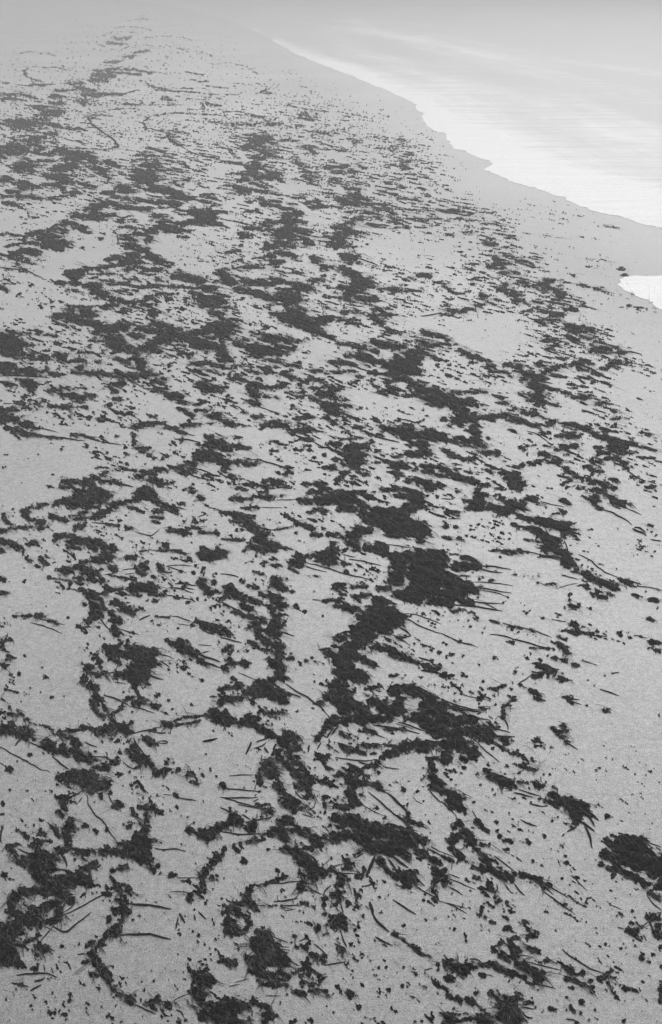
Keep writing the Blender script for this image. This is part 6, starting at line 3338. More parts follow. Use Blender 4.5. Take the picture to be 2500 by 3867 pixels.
d 16.6 -1245,7678
d 15.8 -1519,7183
d 15.6 -2049,7032
d 14.1 -2696,6054
d 14.7 -995,6455
d 16.0 -1037,7320
d 16.4 231,7542
d 14.6 -19,6352
d 16.7 1319,7736
d 14.7 1027,6429
d 14.7 981,6455
d 15.1 1423,6715
d 13.6 1685,5699
d 13.4 1798,5610
d 14.7 2274,6446
d 18.0 -2637,8587
d 17.9 -2429,8561
d 17.8 -2038,8459
d 17.6 -2167,8320
d 17.6 -2072,8320
d 18.6 -1555,9032
d 19.8 -1552,9789
d 20.6 -2286,10331
d 21.4 -1820,10845
d 17.3 -2402,8113
d 19.7 -2628,9726
d 21.7 -491,11070
d 17.0 1073,7925
d 18.6 1860,9012
d 17.1 1956,8042
d 20.0 2863,9916
d 19.7 2941,9742
d 19.7 2986,9726
d 18.9 2637,9202
d 18.3 2419,8785
d 18.4 2094,8839
d 19.8 2661,9820
d 20.8 1556,10434
d 19.1 2759,9362
d 31.2 -5127,17310
d 31.2 -4711,17310
d 33.2 -5090,18601
d 28.1 -3369,15231
d 26.1 -4085,13919
d 25.3 -3373,13404
d 24.8 -2951,13052
d 24.5 -3181,12857
d 24.1 -3049,12597
d 28.3 -2690,15391
d 33.1 -1216,18557
d 25.6 169,13586
d 28.8 694,15719
d 26.9 1050,14443
d 26.3 1224,14045
d 27.0 470,14518
d 25.8 -1012,13746
d 24.6 -760,12939
d 24.6 -841,12930
d 24.2 -224,12714
d 24.6 -310,12978
d 24.6 674,12930
d 24.7 872,13003
d 23.4 446,12144
d 25.7 599,13692
d 27.7 -1666,15012
d 24.1 340,12644
d 27.8 1318,15043
d 23.4 3543,12144
d 28.5 4147,15488
d 28.7 4375,15652
d 29.3 4322,16058
d 29.1 1987,15921
d 35.7 -5830,20248
d 36.6 -6644,20825
d 44.6 -3945,26141
d 40.4 -3743,23382
d 35.0 -4435,19796
d 51.2 -2435,30461
d 36.1 -1866,20507
d 35.2 -1558,19945
d 36.8 90,20988
d 40.0 6189,23058
d 36.6 2837,20879
d 36.0 3447,20455
d 38.9 6627,22370
d 10.3 -1064,4129
d 11.2 173,4824
d 10.8 329,4522
d 10.6 52,4379
d 11.2 945,4788
d 14.8 -2625,7414
d 13.7 -2630,6624
d 14.0 -2037,6808
d 13.4 -1098,6386
d 15.2 -160,7663
d 12.9 622,6045
d 14.7 1376,7320
d 13.9 1942,6724
d 12.5 1327,5766
d 19.1 1709,10479
d 15.7 1158,8066
d 15.8 2170,8077
d 18.2 3107,9820
d 10.9 -2435,5380
d 10.1 -1926,4741
d 9.8 -1496,4528
d 9.5 -1984,4236
d 9.4 -1462,4159
d 9.5 -1603,4247
d 9.6 -2123,4326
d 10.1 -278,4723
d 9.9 158,4601
d 9.7 106,4412
d 10.3 754,4922
d 10.5 685,5086
d 10.4 -116,4997
d 9.6 -293,4320
d 9.6 -115,4304
d 9.3 162,4114
d 11.1 1370,5527
d 11.1 1814,5499
d 10.8 1641,5291
d 10.4 2107,4959
d 10.2 879,4836
d 10.2 1893,4843
d 9.5 1613,4257
d 9.5 1501,4268
d 13.7 -1773,7612
d 13.4 -1526,7372
d 11.6 -2664,5943
d 12.3 -1057,6455
d 11.4 -2015,5773
d 13.6 223,7489
d 13.9 881,7736
d 12.9 -888,6912
d 12.4 -144,6579
d 12.1 -43,6309
d 12.1 23,6317
d 12.0 532,6208
d 11.6 -557,5904
d 13.6 -931,7478
d 13.9 1866,7763
d 13.6 1179,7478
d 13.8 1462,7663
d 12.0 1251,6267
d 12.2 1867,6403
d 11.7 1771,6030
d 16.1 -3428,9466
d 14.6 -2000,8283
d 17.0 -2351,10212
d 14.4 -2354,8125
d 16.6 -3217,9852
d 18.2 -4050,11165
d 15.1 -3249,8718
d 15.5 -1252,8962
d 16.8 -873,9997
d 17.5 -421,10557
d 16.1 -494,9511
d 17.7 -1206,10754
d 18.0 -398,10994
d 18.0 -523,10957
d 17.9 -234,10882
d 14.3 -187,8042
d 14.3 824,8089
d 14.4 1009,8161
d 17.6 1721,10645
d 16.8 1983,9991
d 15.7 1611,9125
d 14.8 2031,8433
d 14.3 1606,8042
d 14.7 2985,8408
d 14.6 1172,8271
d 15.2 1192,8772
d 27.4 -5769,18400
d 27.3 -5209,18296
d 26.4 -4959,17588
d 23.0 -3261,14889
d 22.5 -3123,14501
d 22.1 -3493,14213
d 22.0 -3812,14157
d 21.2 -2525,13508
d 22.1 -2697,14213
d 22.1 -3046,14185
d 20.7 -3864,13077
d 19.8 -3242,12367
d 23.3 -2328,15136
d 28.2 -2959,19007
d 25.7 -2235,17039
d 27.5 -140,18469
d 23.9 -815,15652
d 21.4 -1052,13692
d 19.5 524,12123
d 19.8 -179,12367
d 23.6 -1795,15391
d 20.9 585,13302
d 25.0 1846,16482
d 23.1 1225,15043
d 27.3 4259,18339
d 20.0 3317,12550
d 19.0 2866,11759
d 18.9 2825,11696
d 23.6 4220,15391
d 23.2 4194,15074
d 24.1 2117,15786
d 31.4 -6591,21545
d 29.4 -2209,19995
d 33.3 2261,23058
d 32.9 1247,22740
d 31.8 1652,21892
d 32.3 94,22309
d 33.2 6738,22994
d 30.7 2880,20988
d 29.9 3529,20403
d 9.6 -1827,5145
d 9.1 -1443,4723
d 8.4 -1729,4139
d 8.4 -1365,4114
d 9.2 -1398,4812
d 9.9 -1974,5463
d 8.4 -1229,4164
d 9.0 109,4618
d 8.7 393,4352
d 8.7 510,4374
d 9.1 45,4753
d 10.0 -492,5570
d 9.7 1742,5284
d 9.5 1878,5073
d 8.6 2026,4347
d 8.6 2102,4273
d 8.7 1206,4417
d 9.0 2245,4624
d 9.4 1306,4982
d 12.6 -3118,7774
d 12.0 -1468,7248
d 12.5 -1349,7740
d 11.8 -2080,7087
d 11.3 -2061,6678
d 11.0 -1357,6412
d 11.3 -1089,6642
d 10.6 -1904,6037
d 10.2 -1603,5669
d 12.4 -43,7674
d 11.9 -312,7224
d 10.7 -7,6126
d 10.7 58,6134
d 10.8 493,6267
d 10.5 -88,5958
d 10.5 -821,6006
d 12.0 -717,7320
d 11.2 -251,6615
d 11.4 -14,6799
d 11.3 -664,6633
d 12.4 1186,7597
d 10.8 1346,6217
d 10.4 1836,5911
d 11.2 2393,6606
d 11.9 3017,7167
d 12.5 2654,7740
d 13.9 -3237,8990
d 13.7 -2777,8740
d 14.0 -1453,9088
d 15.4 -2169,10296
d 15.2 -3145,10112
d 14.5 -2304,9481
d 15.0 -2627,9884
d 13.9 -348,8921
d 14.2 -427,9202
d 14.5 -847,9481
d 13.1 944,8246
d 13.0 956,8125
d 13.6 919,8679
d 15.9 237,10681
d 14.6 649,9602
d 15.8 1756,10645
d 15.6 1648,10479
d 15.6 2151,10417
d 13.5 1383,8582
d 13.5 1450,8574
d 13.3 1569,8464
d 13.4 1883,8528
d 13.2 1826,8308
d 12.9 1324,8077
d 12.8 1996,7948
d 15.7 3916,10574
d 15.7 3948,10504
d 24.8 -4941,18557
d 19.5 -4185,13881
d 19.9 -3188,14242
d 18.5 -3377,13018
d 18.3 -2182,12857
d 19.9 -2123,14213
d 20.9 -1926,15074
d 20.7 -1792,14889
d 23.2 -441,17154
d 19.7 1422,14062
d 20.2 559,14472
d 18.9 -1409,13353
d 18.1 -745,12620
d 21.4 1827,15521
d 18.0 578,12550
d 18.9 61,13379
d 23.0 3502,16963
d 18.3 2786,12833
d 19.4 2608,13799
d 21.8 4349,15853
d 23.7 4313,17548
d 21.0 4247,15199
d 22.5 2070,16482
d 22.2 1949,16268
d 32.1 -6186,24913
d 27.1 -5937,20560
d 26.2 -6695,19747
d 27.2 1632,20665
d 27.4 -124,20772
d 33.9 1807,26547
d 29.2 2815,22406
d 8.2 -985,4812
d 7.8 -1202,4412
d 8.1 -1825,4764
d 7.6 -1624,4257
d 7.6 -1768,4262
d 7.7 -1859,4326
d 7.9 -946,4539
d 7.9 -868,4590
d 8.0 -838,4630
d 7.9 -2107,4567
d 7.6 -1452,4299
d 8.2 195,4891
d 7.9 365,4573
d 8.2 528,4867
d 8.5 699,5138
d 8.6 -810,5284
d 7.9 218,4601
d 8.4 -803,5099
d 8.3 785,4928
d 8.8 1610,5414
d 8.9 1711,5570
d 8.3 1848,4941
d 8.4 1370,5022
d 8.4 1350,5029
d 8.6 1020,5291
d 7.7 2002,4363
d 7.7 1852,4342
d 7.7 1075,4379
d 7.9 2199,4567
d 8.3 1337,4985
d 8.3 1260,4991
d 7.6 1718,4257
d 10.8 -2522,7436
d 10.8 -1713,7446
d 11.2 -1498,7808
d 9.4 -2547,6006
d 9.2 -2343,5873
d 9.7 -974,6369
d 10.9 -1966,7499
d 9.7 -1611,6360
d 9.4 -2084,6054
d 9.1 -2535,5736
d 9.2 -2444,5819
d 9.2 -2375,5819
d 9.1 -2516,5789
d 10.5 -197,7078
d 9.7 -135,6382
d 9.6 -43,6275
d 9.3 -689,5974
d 9.3 -887,5966
d 10.0 -239,6669
d 9.9 -683,6552
d 11.2 1771,7781
d 11.2 2253,7785
d 9.7 941,6301
d 9.3 1386,5966
d 9.8 1818,6403
d 9.6 1862,6250
d 9.2 1780,5865
d 9.1 1573,5766
d 9.4 2165,6030
d 9.3 2624,5893
d 9.8 2304,6469
d 10.8 1761,7467
d 12.4 -3068,8962
d 11.7 -2470,8264
d 11.9 -2092,8471
d 11.5 -3064,8066
d 14.7 -4206,11262
d 13.6 -2232,10212
d 12.6 -444,9245
d 14.1 -1006,10681
d 12.2 -292,8853
d 11.5 -404,8118
d 13.4 249,9948
d 12.1 -1074,8692
d 15.0 1271,11541
d 13.7 101,10246
d 13.0 373,9602
d 14.2 1826,10772
d 14.1 1940,10699
d 13.9 1749,10451
d 13.9 1866,10479
d 13.9 2026,10451
d 14.1 1796,10681
d 11.9 1598,8535
d 11.5 1107,8125
d 11.3 1462,7925
d 11.3 1814,7874
d 13.2 2885,9789
d 13.4 3757,10013
d 14.1 3884,10645
d 12.6 3476,9245
d 12.3 3509,8921
d 12.6 2608,9173
d 11.9 2849,8484
d 11.7 1137,8283
d 14.5 2669,11108
d 14.5 2959,11108
d 20.7 -4563,17232
d 22.0 -4683,18513
d 17.8 -3699,14356
d 17.6 -3234,14129
d 16.4 -3862,12978
d 16.3 -3217,12833
d 15.8 -4533,12390
d 15.6 -3785,12166
d 16.2 -2082,12714
d 18.5 -1873,15012
d 15.3 -1840,11885
d 15.3 -1722,11864
d 19.1 -4737,15652
d 19.3 263,15786
d 17.9 1430,14425
d 17.9 1136,14385
d 15.7 1138,12277
d 17.4 759,13935
d 18.9 992,15455
d 19.7 1598,16198
d 16.0 59,12597
d 18.4 -1591,14950
d 17.3 280,13881
d 19.8 1882,16339
d 19.2 -434,15719
d 18.4 1355,14920
d 17.3 777,13853
d 16.3 100,12857
d 18.9 2455,15423
d 20.5 3629,16963
d 21.0 4480,17468
d 16.0 4363,12574
d 17.0 2043,13586
d 15.2 2308,11717
d 17.5 4025,14045
d 18.8 4346,15327
d 15.9 3367,12504
d 19.1 2218,15619
d 20.0 2428,16555
d 29.4 -6441,25824
d 24.2 -6645,20665
d 25.3 2051,21717
d 24.1 3424,20507
d 7.3 -1867,4947
d 7.1 -1847,4729
d 6.6 -1781,4200
d 6.9 -1009,4489
d 7.2 -835,4891
d 6.9 -2015,4539
d 6.9 -2018,4511
d 6.8 -2067,4439
d 7.7 -1032,5428
d 7.5 -1559,5191
d 7.0 149,4630
d 7.1 196,4735
d 6.6 380,4180
d 6.7 -525,4289
d 6.6 -333,4257
d 7.0 -41,4694
d 7.0 208,4624
d 7.4 395,5099
d 7.5 335,5191
d 7.5 433,5224
d 7.7 5,5491
d 7.7 1582,5442
d 7.5 1618,5257
d 7.3 1586,5033
d 7.1 1493,4729
d 6.7 1972,4324
d 6.8 1962,4472
d 7.0 2177,4630
d 9.6 -2873,7560
d 9.5 -2755,7499
d 9.4 -2899,7356
d 9.3 -1833,7208
d 9.2 -2230,7117
d 9.2 -2302,7087
d 8.1 -1213,5919
d 8.1 -1159,5904
d 8.4 11,6267
d 9.6 1237,7564
d 9.6 1487,7542
d 8.6 1095,6487
d 8.4 1121,6184
d 8.3 1362,6159
d 8.3 1178,6070
d 8.2 1415,6006
d 8.9 1907,6771
d 8.6 2529,6481
d 11.8 -2418,10112
d 11.1 -183,9245
d 10.6 -85,8772
d 10.2 1010,8246
d 10.6 1024,8671
d 12.3 2009,10692
d 12.1 1914,10451
d 12.3 1831,10681
d 11.0 1934,9136
d 10.6 1447,8679
d 10.4 1948,8484
d 10.3 2096,8383
d 10.0 1940,8077
d 10.1 2130,8210
d 12.3 3180,10645
d 11.8 3819,10112
d 10.7 2397,8826
d 10.7 2073,8853
d 10.7 1312,8826
d 12.8 2665,11185
d 13.5 -156,12014
d 15.6 -494,14414
d 13.3 2923,11759
d 18.5 4383,17628
d 14.3 2036,12857
d 25.2 898,25210
d 6.3 -1677,5086
d 6.1 -1007,4824
d 5.6 -1864,4154
d 6.1 -1365,4800
d 6.0 -886,4705
d 6.0 -847,4670
d 6.0 -1884,4607
d 6.4 -1445,5145
d 6.4 -1504,5210
d 6.3 662,5003
d 5.8 292,4455
d 5.7 314,4299
d 5.6 667,4185
d 6.4 423,5132
d 5.7 -142,4210
d 6.4 373,5184
d 6.6 -599,5506
d 6.6 1645,5484
d 6.2 1835,4894
d 6.3 1460,5093
d 5.7 2120,4304
d 5.7 1437,4281
d 5.6 1929,4175
d 5.6 1686,4139
d 6.3 2039,5041
d 6.1 2132,4741
d 8.3 -2732,7707
d 7.4 -2716,6552
d 8.2 -1918,7499
d 8.1 -2005,7457
d 7.0 -1310,5990
d 7.3 -1660,6360
d 7.0 -2069,5935
d 6.9 -1886,5865
d 8.2 940,7612
d 8.4 716,7752
d 7.7 -914,6912
d 7.4 -136,6473
d 7.1 -84,6138
d 7.2 714,6175
d 7.6 31,6789
d 7.5 -269,6597
d 7.5 -283,6660
d 7.5 -636,6688
d 7.1 -625,6151
d 7.2 -515,6192
d 7.3 769,6334
d 7.3 785,6377
d 8.1 1209,7383
d 7.0 1699,5958
d 6.8 1587,5751
d 7.4 2501,6469
d 7.4 2713,6503
d 7.3 2593,6400
d 7.5 2552,6570
d 8.2 1738,7489
d 9.8 -3091,9602
d 10.5 -2543,10557
d 10.5 -2735,10557
d 8.4 -2831,7879
d 8.6 -1593,8089
d 9.2 -2211,8880
d 10.1 -3038,10013
d 10.0 -902,9932
d 8.9 -395,8510
d 9.9 214,9820
d 10.0 349,9948
d 10.5 209,10628
d 10.5 288,10628
d 8.8 860,8383
d 10.6 -834,10754
d 9.9 491,9726
d 10.2 1530,10128
d 9.5 2024,9309
d 8.6 1192,8113
d 10.4 2990,10417
d 10.7 3018,10790
d 9.9 2901,9820
d 9.4 2600,9102
d 8.9 3030,8497
d 9.5 2629,9274
d 16.0 -4973,17874
d 13.0 -3901,13919
d 12.2 -4154,12800
d 12.5 -4085,13176
d 11.4 -2798,11738
d 11.3 -4256,11696
d 13.6 -455,14648
d 15.1 -555,16628
d 14.2 2451,15391
d 15.1 5289,16664
d 22.0 -6626,25746
d 18.0 -4361,20507
d 17.6 1289,19945
d 18.3 6420,20804
d 4.8 -1644,4262
d 4.8 -1667,4412
d 4.9 -1757,4423
d 4.8 534,4304
d 5.3 283,5061
d 4.7 2042,4195
d 4.8 1943,4379
d 5.1 1602,4824
d 5.2 2027,4910
d 4.8 1332,4358
d 5.0 2024,4676
d 5.8 -1989,5943
d 5.8 -1875,5896
d 5.8 -2545,5850
d 6.0 -1716,6167
d 6.8 -179,7553
d 6.5 -256,7078
d 6.3 -151,6633
d 5.8 723,5974
d 5.9 380,6009
d 6.4 507,6922
d 5.8 765,5927
d 5.8 789,5865
d 5.7 789,5736
d 6.8 1109,7521
d 5.8 1819,5943
d 5.7 1603,5743
d 6.1 2680,6386
d 6.9 2489,7685
d 6.3 2446,6697
d 6.3 2409,6752
d 8.6 -1788,10331
d 8.1 -2498,9481
d 8.0 -194,9421
d 7.2 -233,8210
d 8.4 301,10013
d 8.8 315,10663
d 8.9 2071,10754
d 8.9 1965,10819
d 7.3 2131,8333
d 7.3 1797,8308
d 8.5 3685,10178
d 7.7 2747,8921
d 7.7 2782,8907
d 7.7 2132,8880
d 9.1 2698,11070
d 9.2 4142,11243
d 8.2 3271,9717
d 10.4 -4152,13151
d 11.6 -4987,15074
d 10.1 -4251,12667
d 10.1 -4405,12644
d 10.2 -4614,12809
d 11.9 -2504,15586
d 12.4 -374,16375
d 10.0 -683,12583
d 9.8 -374,12255
d 10.3 -412,12978
d 9.6 480,11971
d 13.1 3451,17428
d 10.5 2662,13328
d 10.6 2814,13482
d 10.5 4564,13302
d 9.9 4338,12413
d 15.4 -6534,21042
d 17.3 -3264,24168
d 15.0 -2055,20424
d 4.3 1856,5237
d 4.0 1962,4729
d 4.2 1960,4997
d 4.3 1353,5311
d 4.8 -1745,6258
d 4.9 1107,6429
d 4.7 1765,5966
d 5.0 2669,6543
d 5.0 2442,6579
d 5.3 2663,7279
d 5.3 2471,7147
d 6.0 1251,8679
d 6.0 1343,8692
d 5.9 1489,8471
s 0.35 64.0 -1728,5230 -1557,5177 -1446,5151
s 0.3 60.6 -2073,4705 -2136,4753
s 0.4 42.4 -968,5151 -995,5112
s 0.25 56.4 -1239,4283 -1085,4139 -963,4139
s 0.12 190.8 -1932,4347 -1526,4242
s 0.12 151.1 -927,4800 -857,4624
s 0.5 58.6 -148,4511 -127,4423
s 0.4 64.9 249,5338 311,5257
s 0.35 73.5 -369,5061 -232,5048
s 0.4 92.5 -677,4972 -661,4776
s 0.3 61.3 -216,4849 -133,4800
s 0.3 58.2 -206,4466 -203,4368
s 0.2 81.5 336,4824 487,4776
s 0.3 64.0 621,5230 752,5138
s 0.2 121.8 185,4922 159,4624
s 0.1 192.9 223,4455 505,4294
s 0.4 50.2 1153,4682 1213,4682
s 0.5 48.4 1639,4423 1823,4379
s 0.4 47.4 918,4242 1013,4242
s 0.35 64.0 1164,5204 1263,5151
s 0.3 52.4 1153,5048 1307,5022
s 0.2 62.1 1268,4972 1287,4897
s 0.25 57.6 1873,4347 2024,4336
s 0.08 309.2 1871,5112 1975,4682
s 0.1 207.7 1033,5177 1080,4741
s 0.5 44.9 -1611,5654 -1735,5596
s 0.35 81.8 -3091,7608 -2967,7457
s 0.3 79.2 -2998,7187 -2808,7167
s 0.5 63.3 -1857,6799 -1840,6706
s 0.4 59.7 -1608,6233 -1580,6134
s 0.5 71.2 -2252,6167 -2177,6102
s 0.2 67.9 -1758,5713 -1594,5684
s 0.2 91.0 -2470,5789 -2389,5699
s 0.35 74.7 -1864,6633 -1884,6543
s 0.1 177.5 -1350,5943 -1457,6267
s 0.06 236.6 -2519,6184 -2358,6022
s 0.6 72.5 -256,6334 -206,6267
s 0.5 76.9 115,6931 229,6836
s 0.5 64.2 116,7009 12,6799
s 0.6 67.0 -727,7372 -709,7310
s 0.5 79.2 -651,7228 -513,7127
s 0.5 72.6 -183,6334 -86,6301
s 0.6 59.0 -107,6102 34,6054
s 0.5 58.0 -94,5943 34,5911
s 0.5 57.4 57,5834 102,5804
s 0.5 82.4 123,7608 177,7608
s 0.4 62.6 -692,6688 -612,6615
s 0.5 49.6 -101,6615 -13,6508
s 0.5 50.1 -263,6615 -227,6669
s 0.5 60.5 -37,6352 35,6284
s 0.3 81.6 339,7499 203,7499
s 0.15 153.2 572,6184 732,5943
s 0.15 129.0 -93,7087 -217,6799
s 0.12 99.4 -879,6526 -775,6615
s 0.4 65.2 1398,7087 1494,7028
s 0.6 62.1 1628,6579 1696,6543
s 0.4 109.1 1164,7586 1451,7478
s 0.4 67.6 1574,7393 1722,7478
s 0.4 49.0 969,6455 1014,6420
s 0.2 139.5 1708,5943 1824,5943
s 0.08 494.7 2332,6615 2413,6438
s 0.15 116.3 1371,6022 1463,5865
s 0.2 124.0 1507,6526 1391,6579
s 0.5 107.6 -2708,10919 -2565,10919
s 0.4 98.7 -2546,9726 -2558,9789
s 0.4 62.9 -2319,9216 -2230,9159
s 0.5 71.4 -2397,8089 -2348,7995
s 0.4 98.9 -1672,7948 -1493,7879
s 0.5 137.7 -3581,10486 -3425,10212
s 0.4 200.9 -3399,9981 -3031,9981
s 0.4 177.2 -2754,10699 -2509,10808
s 0.35 203.4 -2243,10279 -1780,10013
s 0.4 162.2 -1878,9541 -1594,9602
s 0.35 144.6 -1754,11185 -1539,10882
s 0.4 96.3 -3015,9421 -2813,9451
s 0.3 125.2 -1669,9187 -1261,9046
s 0.5 74.0 -3445,8639 -3321,8259
s 0.4 71.8 -3350,8259 -3203,7948
s 0.3 88.3 -2454,8433 -2140,8333
s 0.2 150.6 -1984,8718 -1663,8587
s 0.4 109.7 -3545,11262 -3298,11146
s 0.4 90.1 -4014,10845 -3990,11146
s 0.03 304.3 -3066,8510 -3283,9046
s 0.4 97.1 -2326,9602 -2175,9481
s 0.55 97.1 470,9602 611,9481
s 0.45 98.7 508,9726 626,9789
s 0.5 88.5 516,8433 602,8383
s 0.5 72.3 -30,8185 71,8161
s 0.5 107.9 -542,10994 -306,10919
s 0.4 106.0 -215,10808 -19,10628
s 0.5 111.2 464,11460 792,11341
s 0.5 100.7 83,10013 301,10013
s 0.5 98.3 212,9726 456,9664
s 0.5 78.9 110,9362 201,9074
s 0.6 109.7 1235,11341 1394,11070
s 0.5 101.8 1069,10178 1304,10145
s 0.5 101.6 -596,10178 -423,10079
s 0.4 105.6 -1184,10699 -1055,10628
s 0.5 86.7 -840,8185 -651,8161
s 0.4 113.8 -215,8018 -30,7971
s 0.5 93.8 93,9130 295,9074
s 0.4 100.1 -922,9981 -649,9884
s 0.15 145.9 910,8185 1073,8383
s 0.5 88.1 485,8383 717,8333
s 0.3 151.6 801,8718 1107,8745
s 0.3 96.9 -839,9481 -1005,9541
s 0.4 89.7 -1129,8484 -1039,8639
s 0.4 89.2 -1165,8853 -1053,8137
s 0.02 307.8 -106,8639 -269,9187
s 0.5 64.7 599,9572 627,9481
s 0.6 64.9 308,9602 630,9541
s 0.35 138.9 1593,10451 1997,10486
s 0.4 105.8 1618,10663 2063,10699
s 0.4 110.9 1622,11501 1683,11224
s 0.4 91.1 2646,11185 2741,11108
s 0.4 87.1 2923,10592 2963,10451
s 0.4 99.4 2837,9948 3003,9726
s 0.5 79.0 2803,9274 2948,9216
s 0.3 100.9 2599,10013 2477,10079
s 0.2 117.2 1941,8383 2143,8283
s 0.3 87.0 2159,8137 2289,8283
s 0.2 86.6 1192,8259 1244,8066
s 0.15 152.4 2556,8853 2685,8745
s 0.2 88.8 2997,8484 3170,8408
s 0.25 103.0 3799,10592 3699,10046
s 0.1 227.4 1626,8772 1842,8692
s 0.4 111.7 2101,11460 2325,11460
s 0.06 513.9 3282,10628 3371,9948
s 0.3 73.6 2686,8421 2789,8358
s 0.5 208.9 -5283,17310 -5009,17468
s 0.5 218.6 -6188,18382 -5864,18296
s 0.5 184.2 -4625,17628 -4222,17468
s 0.5 194.4 -5176,18735 -4850,18646
s 0.4 175.8 -3647,16482 -4016,16701
s 0.5 136.6 -4994,14768 -4569,14708
s 0.45 164.5 -5384,15327 -4844,15327
s 0.4 155.2 -4829,14414 -3982,14129
s 0.5 131.5 -3862,14185 -3290,13963
s 0.45 176.3 -3197,14414 -3019,13908
s 0.45 158.5 -3569,14708 -3365,14589
s 0.45 141.5 -3705,15391 -3186,15391
s 0.4 161.8 -2871,12833 -2434,12644
s 0.4 121.2 -3297,12930 -3011,12504
s 0.55 192.0 -3908,18646 -3423,18210
s 0.55 182.1 -2941,17310 -2109,17310
s 0.55 224.0 -2930,16701 -2233,16128
s 0.5 196.2 -2704,15989 -2002,16268
s 0.5 163.9 -2799,18210 -2640,18469
s 0.4 184.9 -2274,15074 -1867,14950
s 0.5 134.6 -2101,14589 -1806,14356
s 0.5 117.2 -2748,12144 -2998,12233
s 0.5 95.5 -3572,11843 -3458,11843
s 0.5 113.9 -2153,11801 -1990,11717
s 0.5 116.7 -1882,12233 -1604,12014
s 0.3 132.2 -2763,14073 -2724,14242
s 0.4 173.5 -4878,16410 -4595,16268
s 0.4 149.8 -5270,16482 -4970,16482
s 0.3 126.6 -2992,13277 -2941,13586
s 0.03 389.7 -4368,12367 -4053,11928
s 0.04 401.1 -4092,12833 -3578,12367
s 0.4 124.3 -2204,13176 -2005,13077
s 0.1 228.8 -2751,14708 -2903,14950
s 0.6 220.8 -1970,18646 -1789,18469
s 0.5 191.2 -1550,18210 -1239,18469
s 0.6 174.5 -1768,16410 -1300,16482
s 0.6 196.5 -1645,16128 -913,16198
s 0.5 171.0 -951,15989 -541,16128
s 0.6 163.1 -679,15199 -165,15136
s 0.55 167.4 70,15786 354,15521
s 0.5 137.5 -510,15012 -161,14708
s 0.55 132.2 -597,14185 -266,14129
s 0.5 193.6 -154,13908 126,13586
s 0.55 169.1 62,13586 376,13328
s 0.5 151.5 172,13908 494,13799
s 0.5 146.6 -614,13430 -251,13176
s 0.4 155.2 -1499,14414 -1145,14129
s 0.4 137.5 -1735,15012 -1524,14708
s 0.45 117.9 -628,12233 -474,12322
s 0.5 115.4 -1489,12014 -1285,11885
s 0.5 95.5 -653,11885 -325,11801
s 0.35 158.3 -300,12458 -100,12322
s 0.5 156.3 446,12144 645,12233
s 0.5 161.4 524,12738 763,12644
s 0.45 166.9 543,15455 790,15719
s 0.5 141.8 829,15521 1126,15327
s 0.5 138.7 1320,15074 1541,14950
s 0.4 132.6 1030,14472 1153,13963
s 0.5 130.5 1262,13963 715,13908
s 0.5 139.3 1105,12367 1362,12597
s 0.5 114.9 1000,11971 913,11801
s 0.5 208.5 1519,17468 1838,17232
s 0.5 163.3 1180,18469 1372,18041
s 0.45 147.9 562,16128 320,16339
s 0.5 116.7 155,12233 250,12014
s 0.5 114.1 246,11801 55,11759
s 0.2 268.2 1195,14589 1614,14242
s 0.2 242.8 -955,12785 -647,12691
s 0.5 123.0 -105,13077 100,12833
s 0.3 149.3 1609,16339 1921,16482
s 0.4 147.1 -468,16128 439,16128
s 0.06 453.0 521,14708 969,14589
s 0.05 224.2 -944,14472 -719,14472
s 0.5 168.6 195,19007 643,18916
s 0.6 216.8 4687,18296 4901,18041
s 0.6 213.8 4141,17874 4461,17874
s 0.5 180.7 3963,17232 4293,17077
s 0.5 176.8 4533,17001 4849,16410
s 0.6 200.5 4087,16701 4650,16410
s 0.5 193.4 4258,15989 4486,15719
s 0.5 187.7 4092,15455 4302,15136
s 0.5 148.7 3344,16198 3568,16482
s 0.4 154.1 3393,16925 3793,17154
s 0.5 134.8 2851,14648 3117,14356
s 0.5 136.1 2637,14889 2801,14472
s 0.5 139.4 1929,15136 2479,15074
s 0.35 196.9 1952,16555 2004,15853
s 0.5 145.3 2670,16128 2724,15652
s 0.5 130.9 3186,14129 3396,13853
s 0.5 127.8 3363,13799 3638,13379
s 0.5 124.0 2745,13077 3076,13077
s 0.5 170.4 3964,13692 4147,13482
s 0.5 141.2 4239,12785 4449,12597
s 0.4 178.3 4219,14589 4330,14129
s 0.45 154.1 4210,12233 4259,11717
s 0.5 134.8 3212,12144 3464,11801
s 0.5 138.7 3507,12597 3759,12233
s 0.5 121.2 2094,12833 2204,12597
s 0.5 137.9 2119,12413 2486,12233
s 0.5 133.3 2168,11928 2491,11676
s 0.5 139.1 1542,12597 1909,12322
s 0.5 114.4 1477,11928 1608,11717
s 0.5 136.3 2065,14708 2429,14708
s 0.5 129.2 3006,13853 3278,13692
s 0.5 99.8 3236,12644 3347,12413
s 0.35 149.8 5299,16701 5480,16268
s 0.3 149.4 4679,13799 4747,13430
s 0.1 315.6 2467,13430 2767,13328
s 0.1 343.7 4781,15012 4588,14708
s 0.5 167.6 3968,19007 4458,18646
s 0.4 128.9 3807,17232 3611,17001
s 0.65 401.7 -13138,42470 -11554,41707
s 0.6 398.7 -10366,35557 -9965,36708
s 0.6 409.2 -9106,37617 -8347,36708
s 0.6 355.8 -7862,32236 -7093,31549
s 0.6 376.7 -7531,33695 -8299,34209
s 0.65 412.4 -6463,38246 -5363,36708
s 0.55 400.1 -7583,36414 -6929,36124
s 0.5 357.0 -7191,32471 -6212,31549
s 0.65 401.6 -6603,32471 -5772,31549
s 0.65 399.0 -5847,32004 -4979,31549
s 0.6 323.1 -7671,28477 -7356,28854
s 0.6 249.1 -5768,30251 -5122,28854
s 0.6 326.0 -4854,29241 -4162,28664
s 0.6 234.7 -5565,27926 -4850,27394
s 0.6 239.5 -5051,28664 -4776,27926
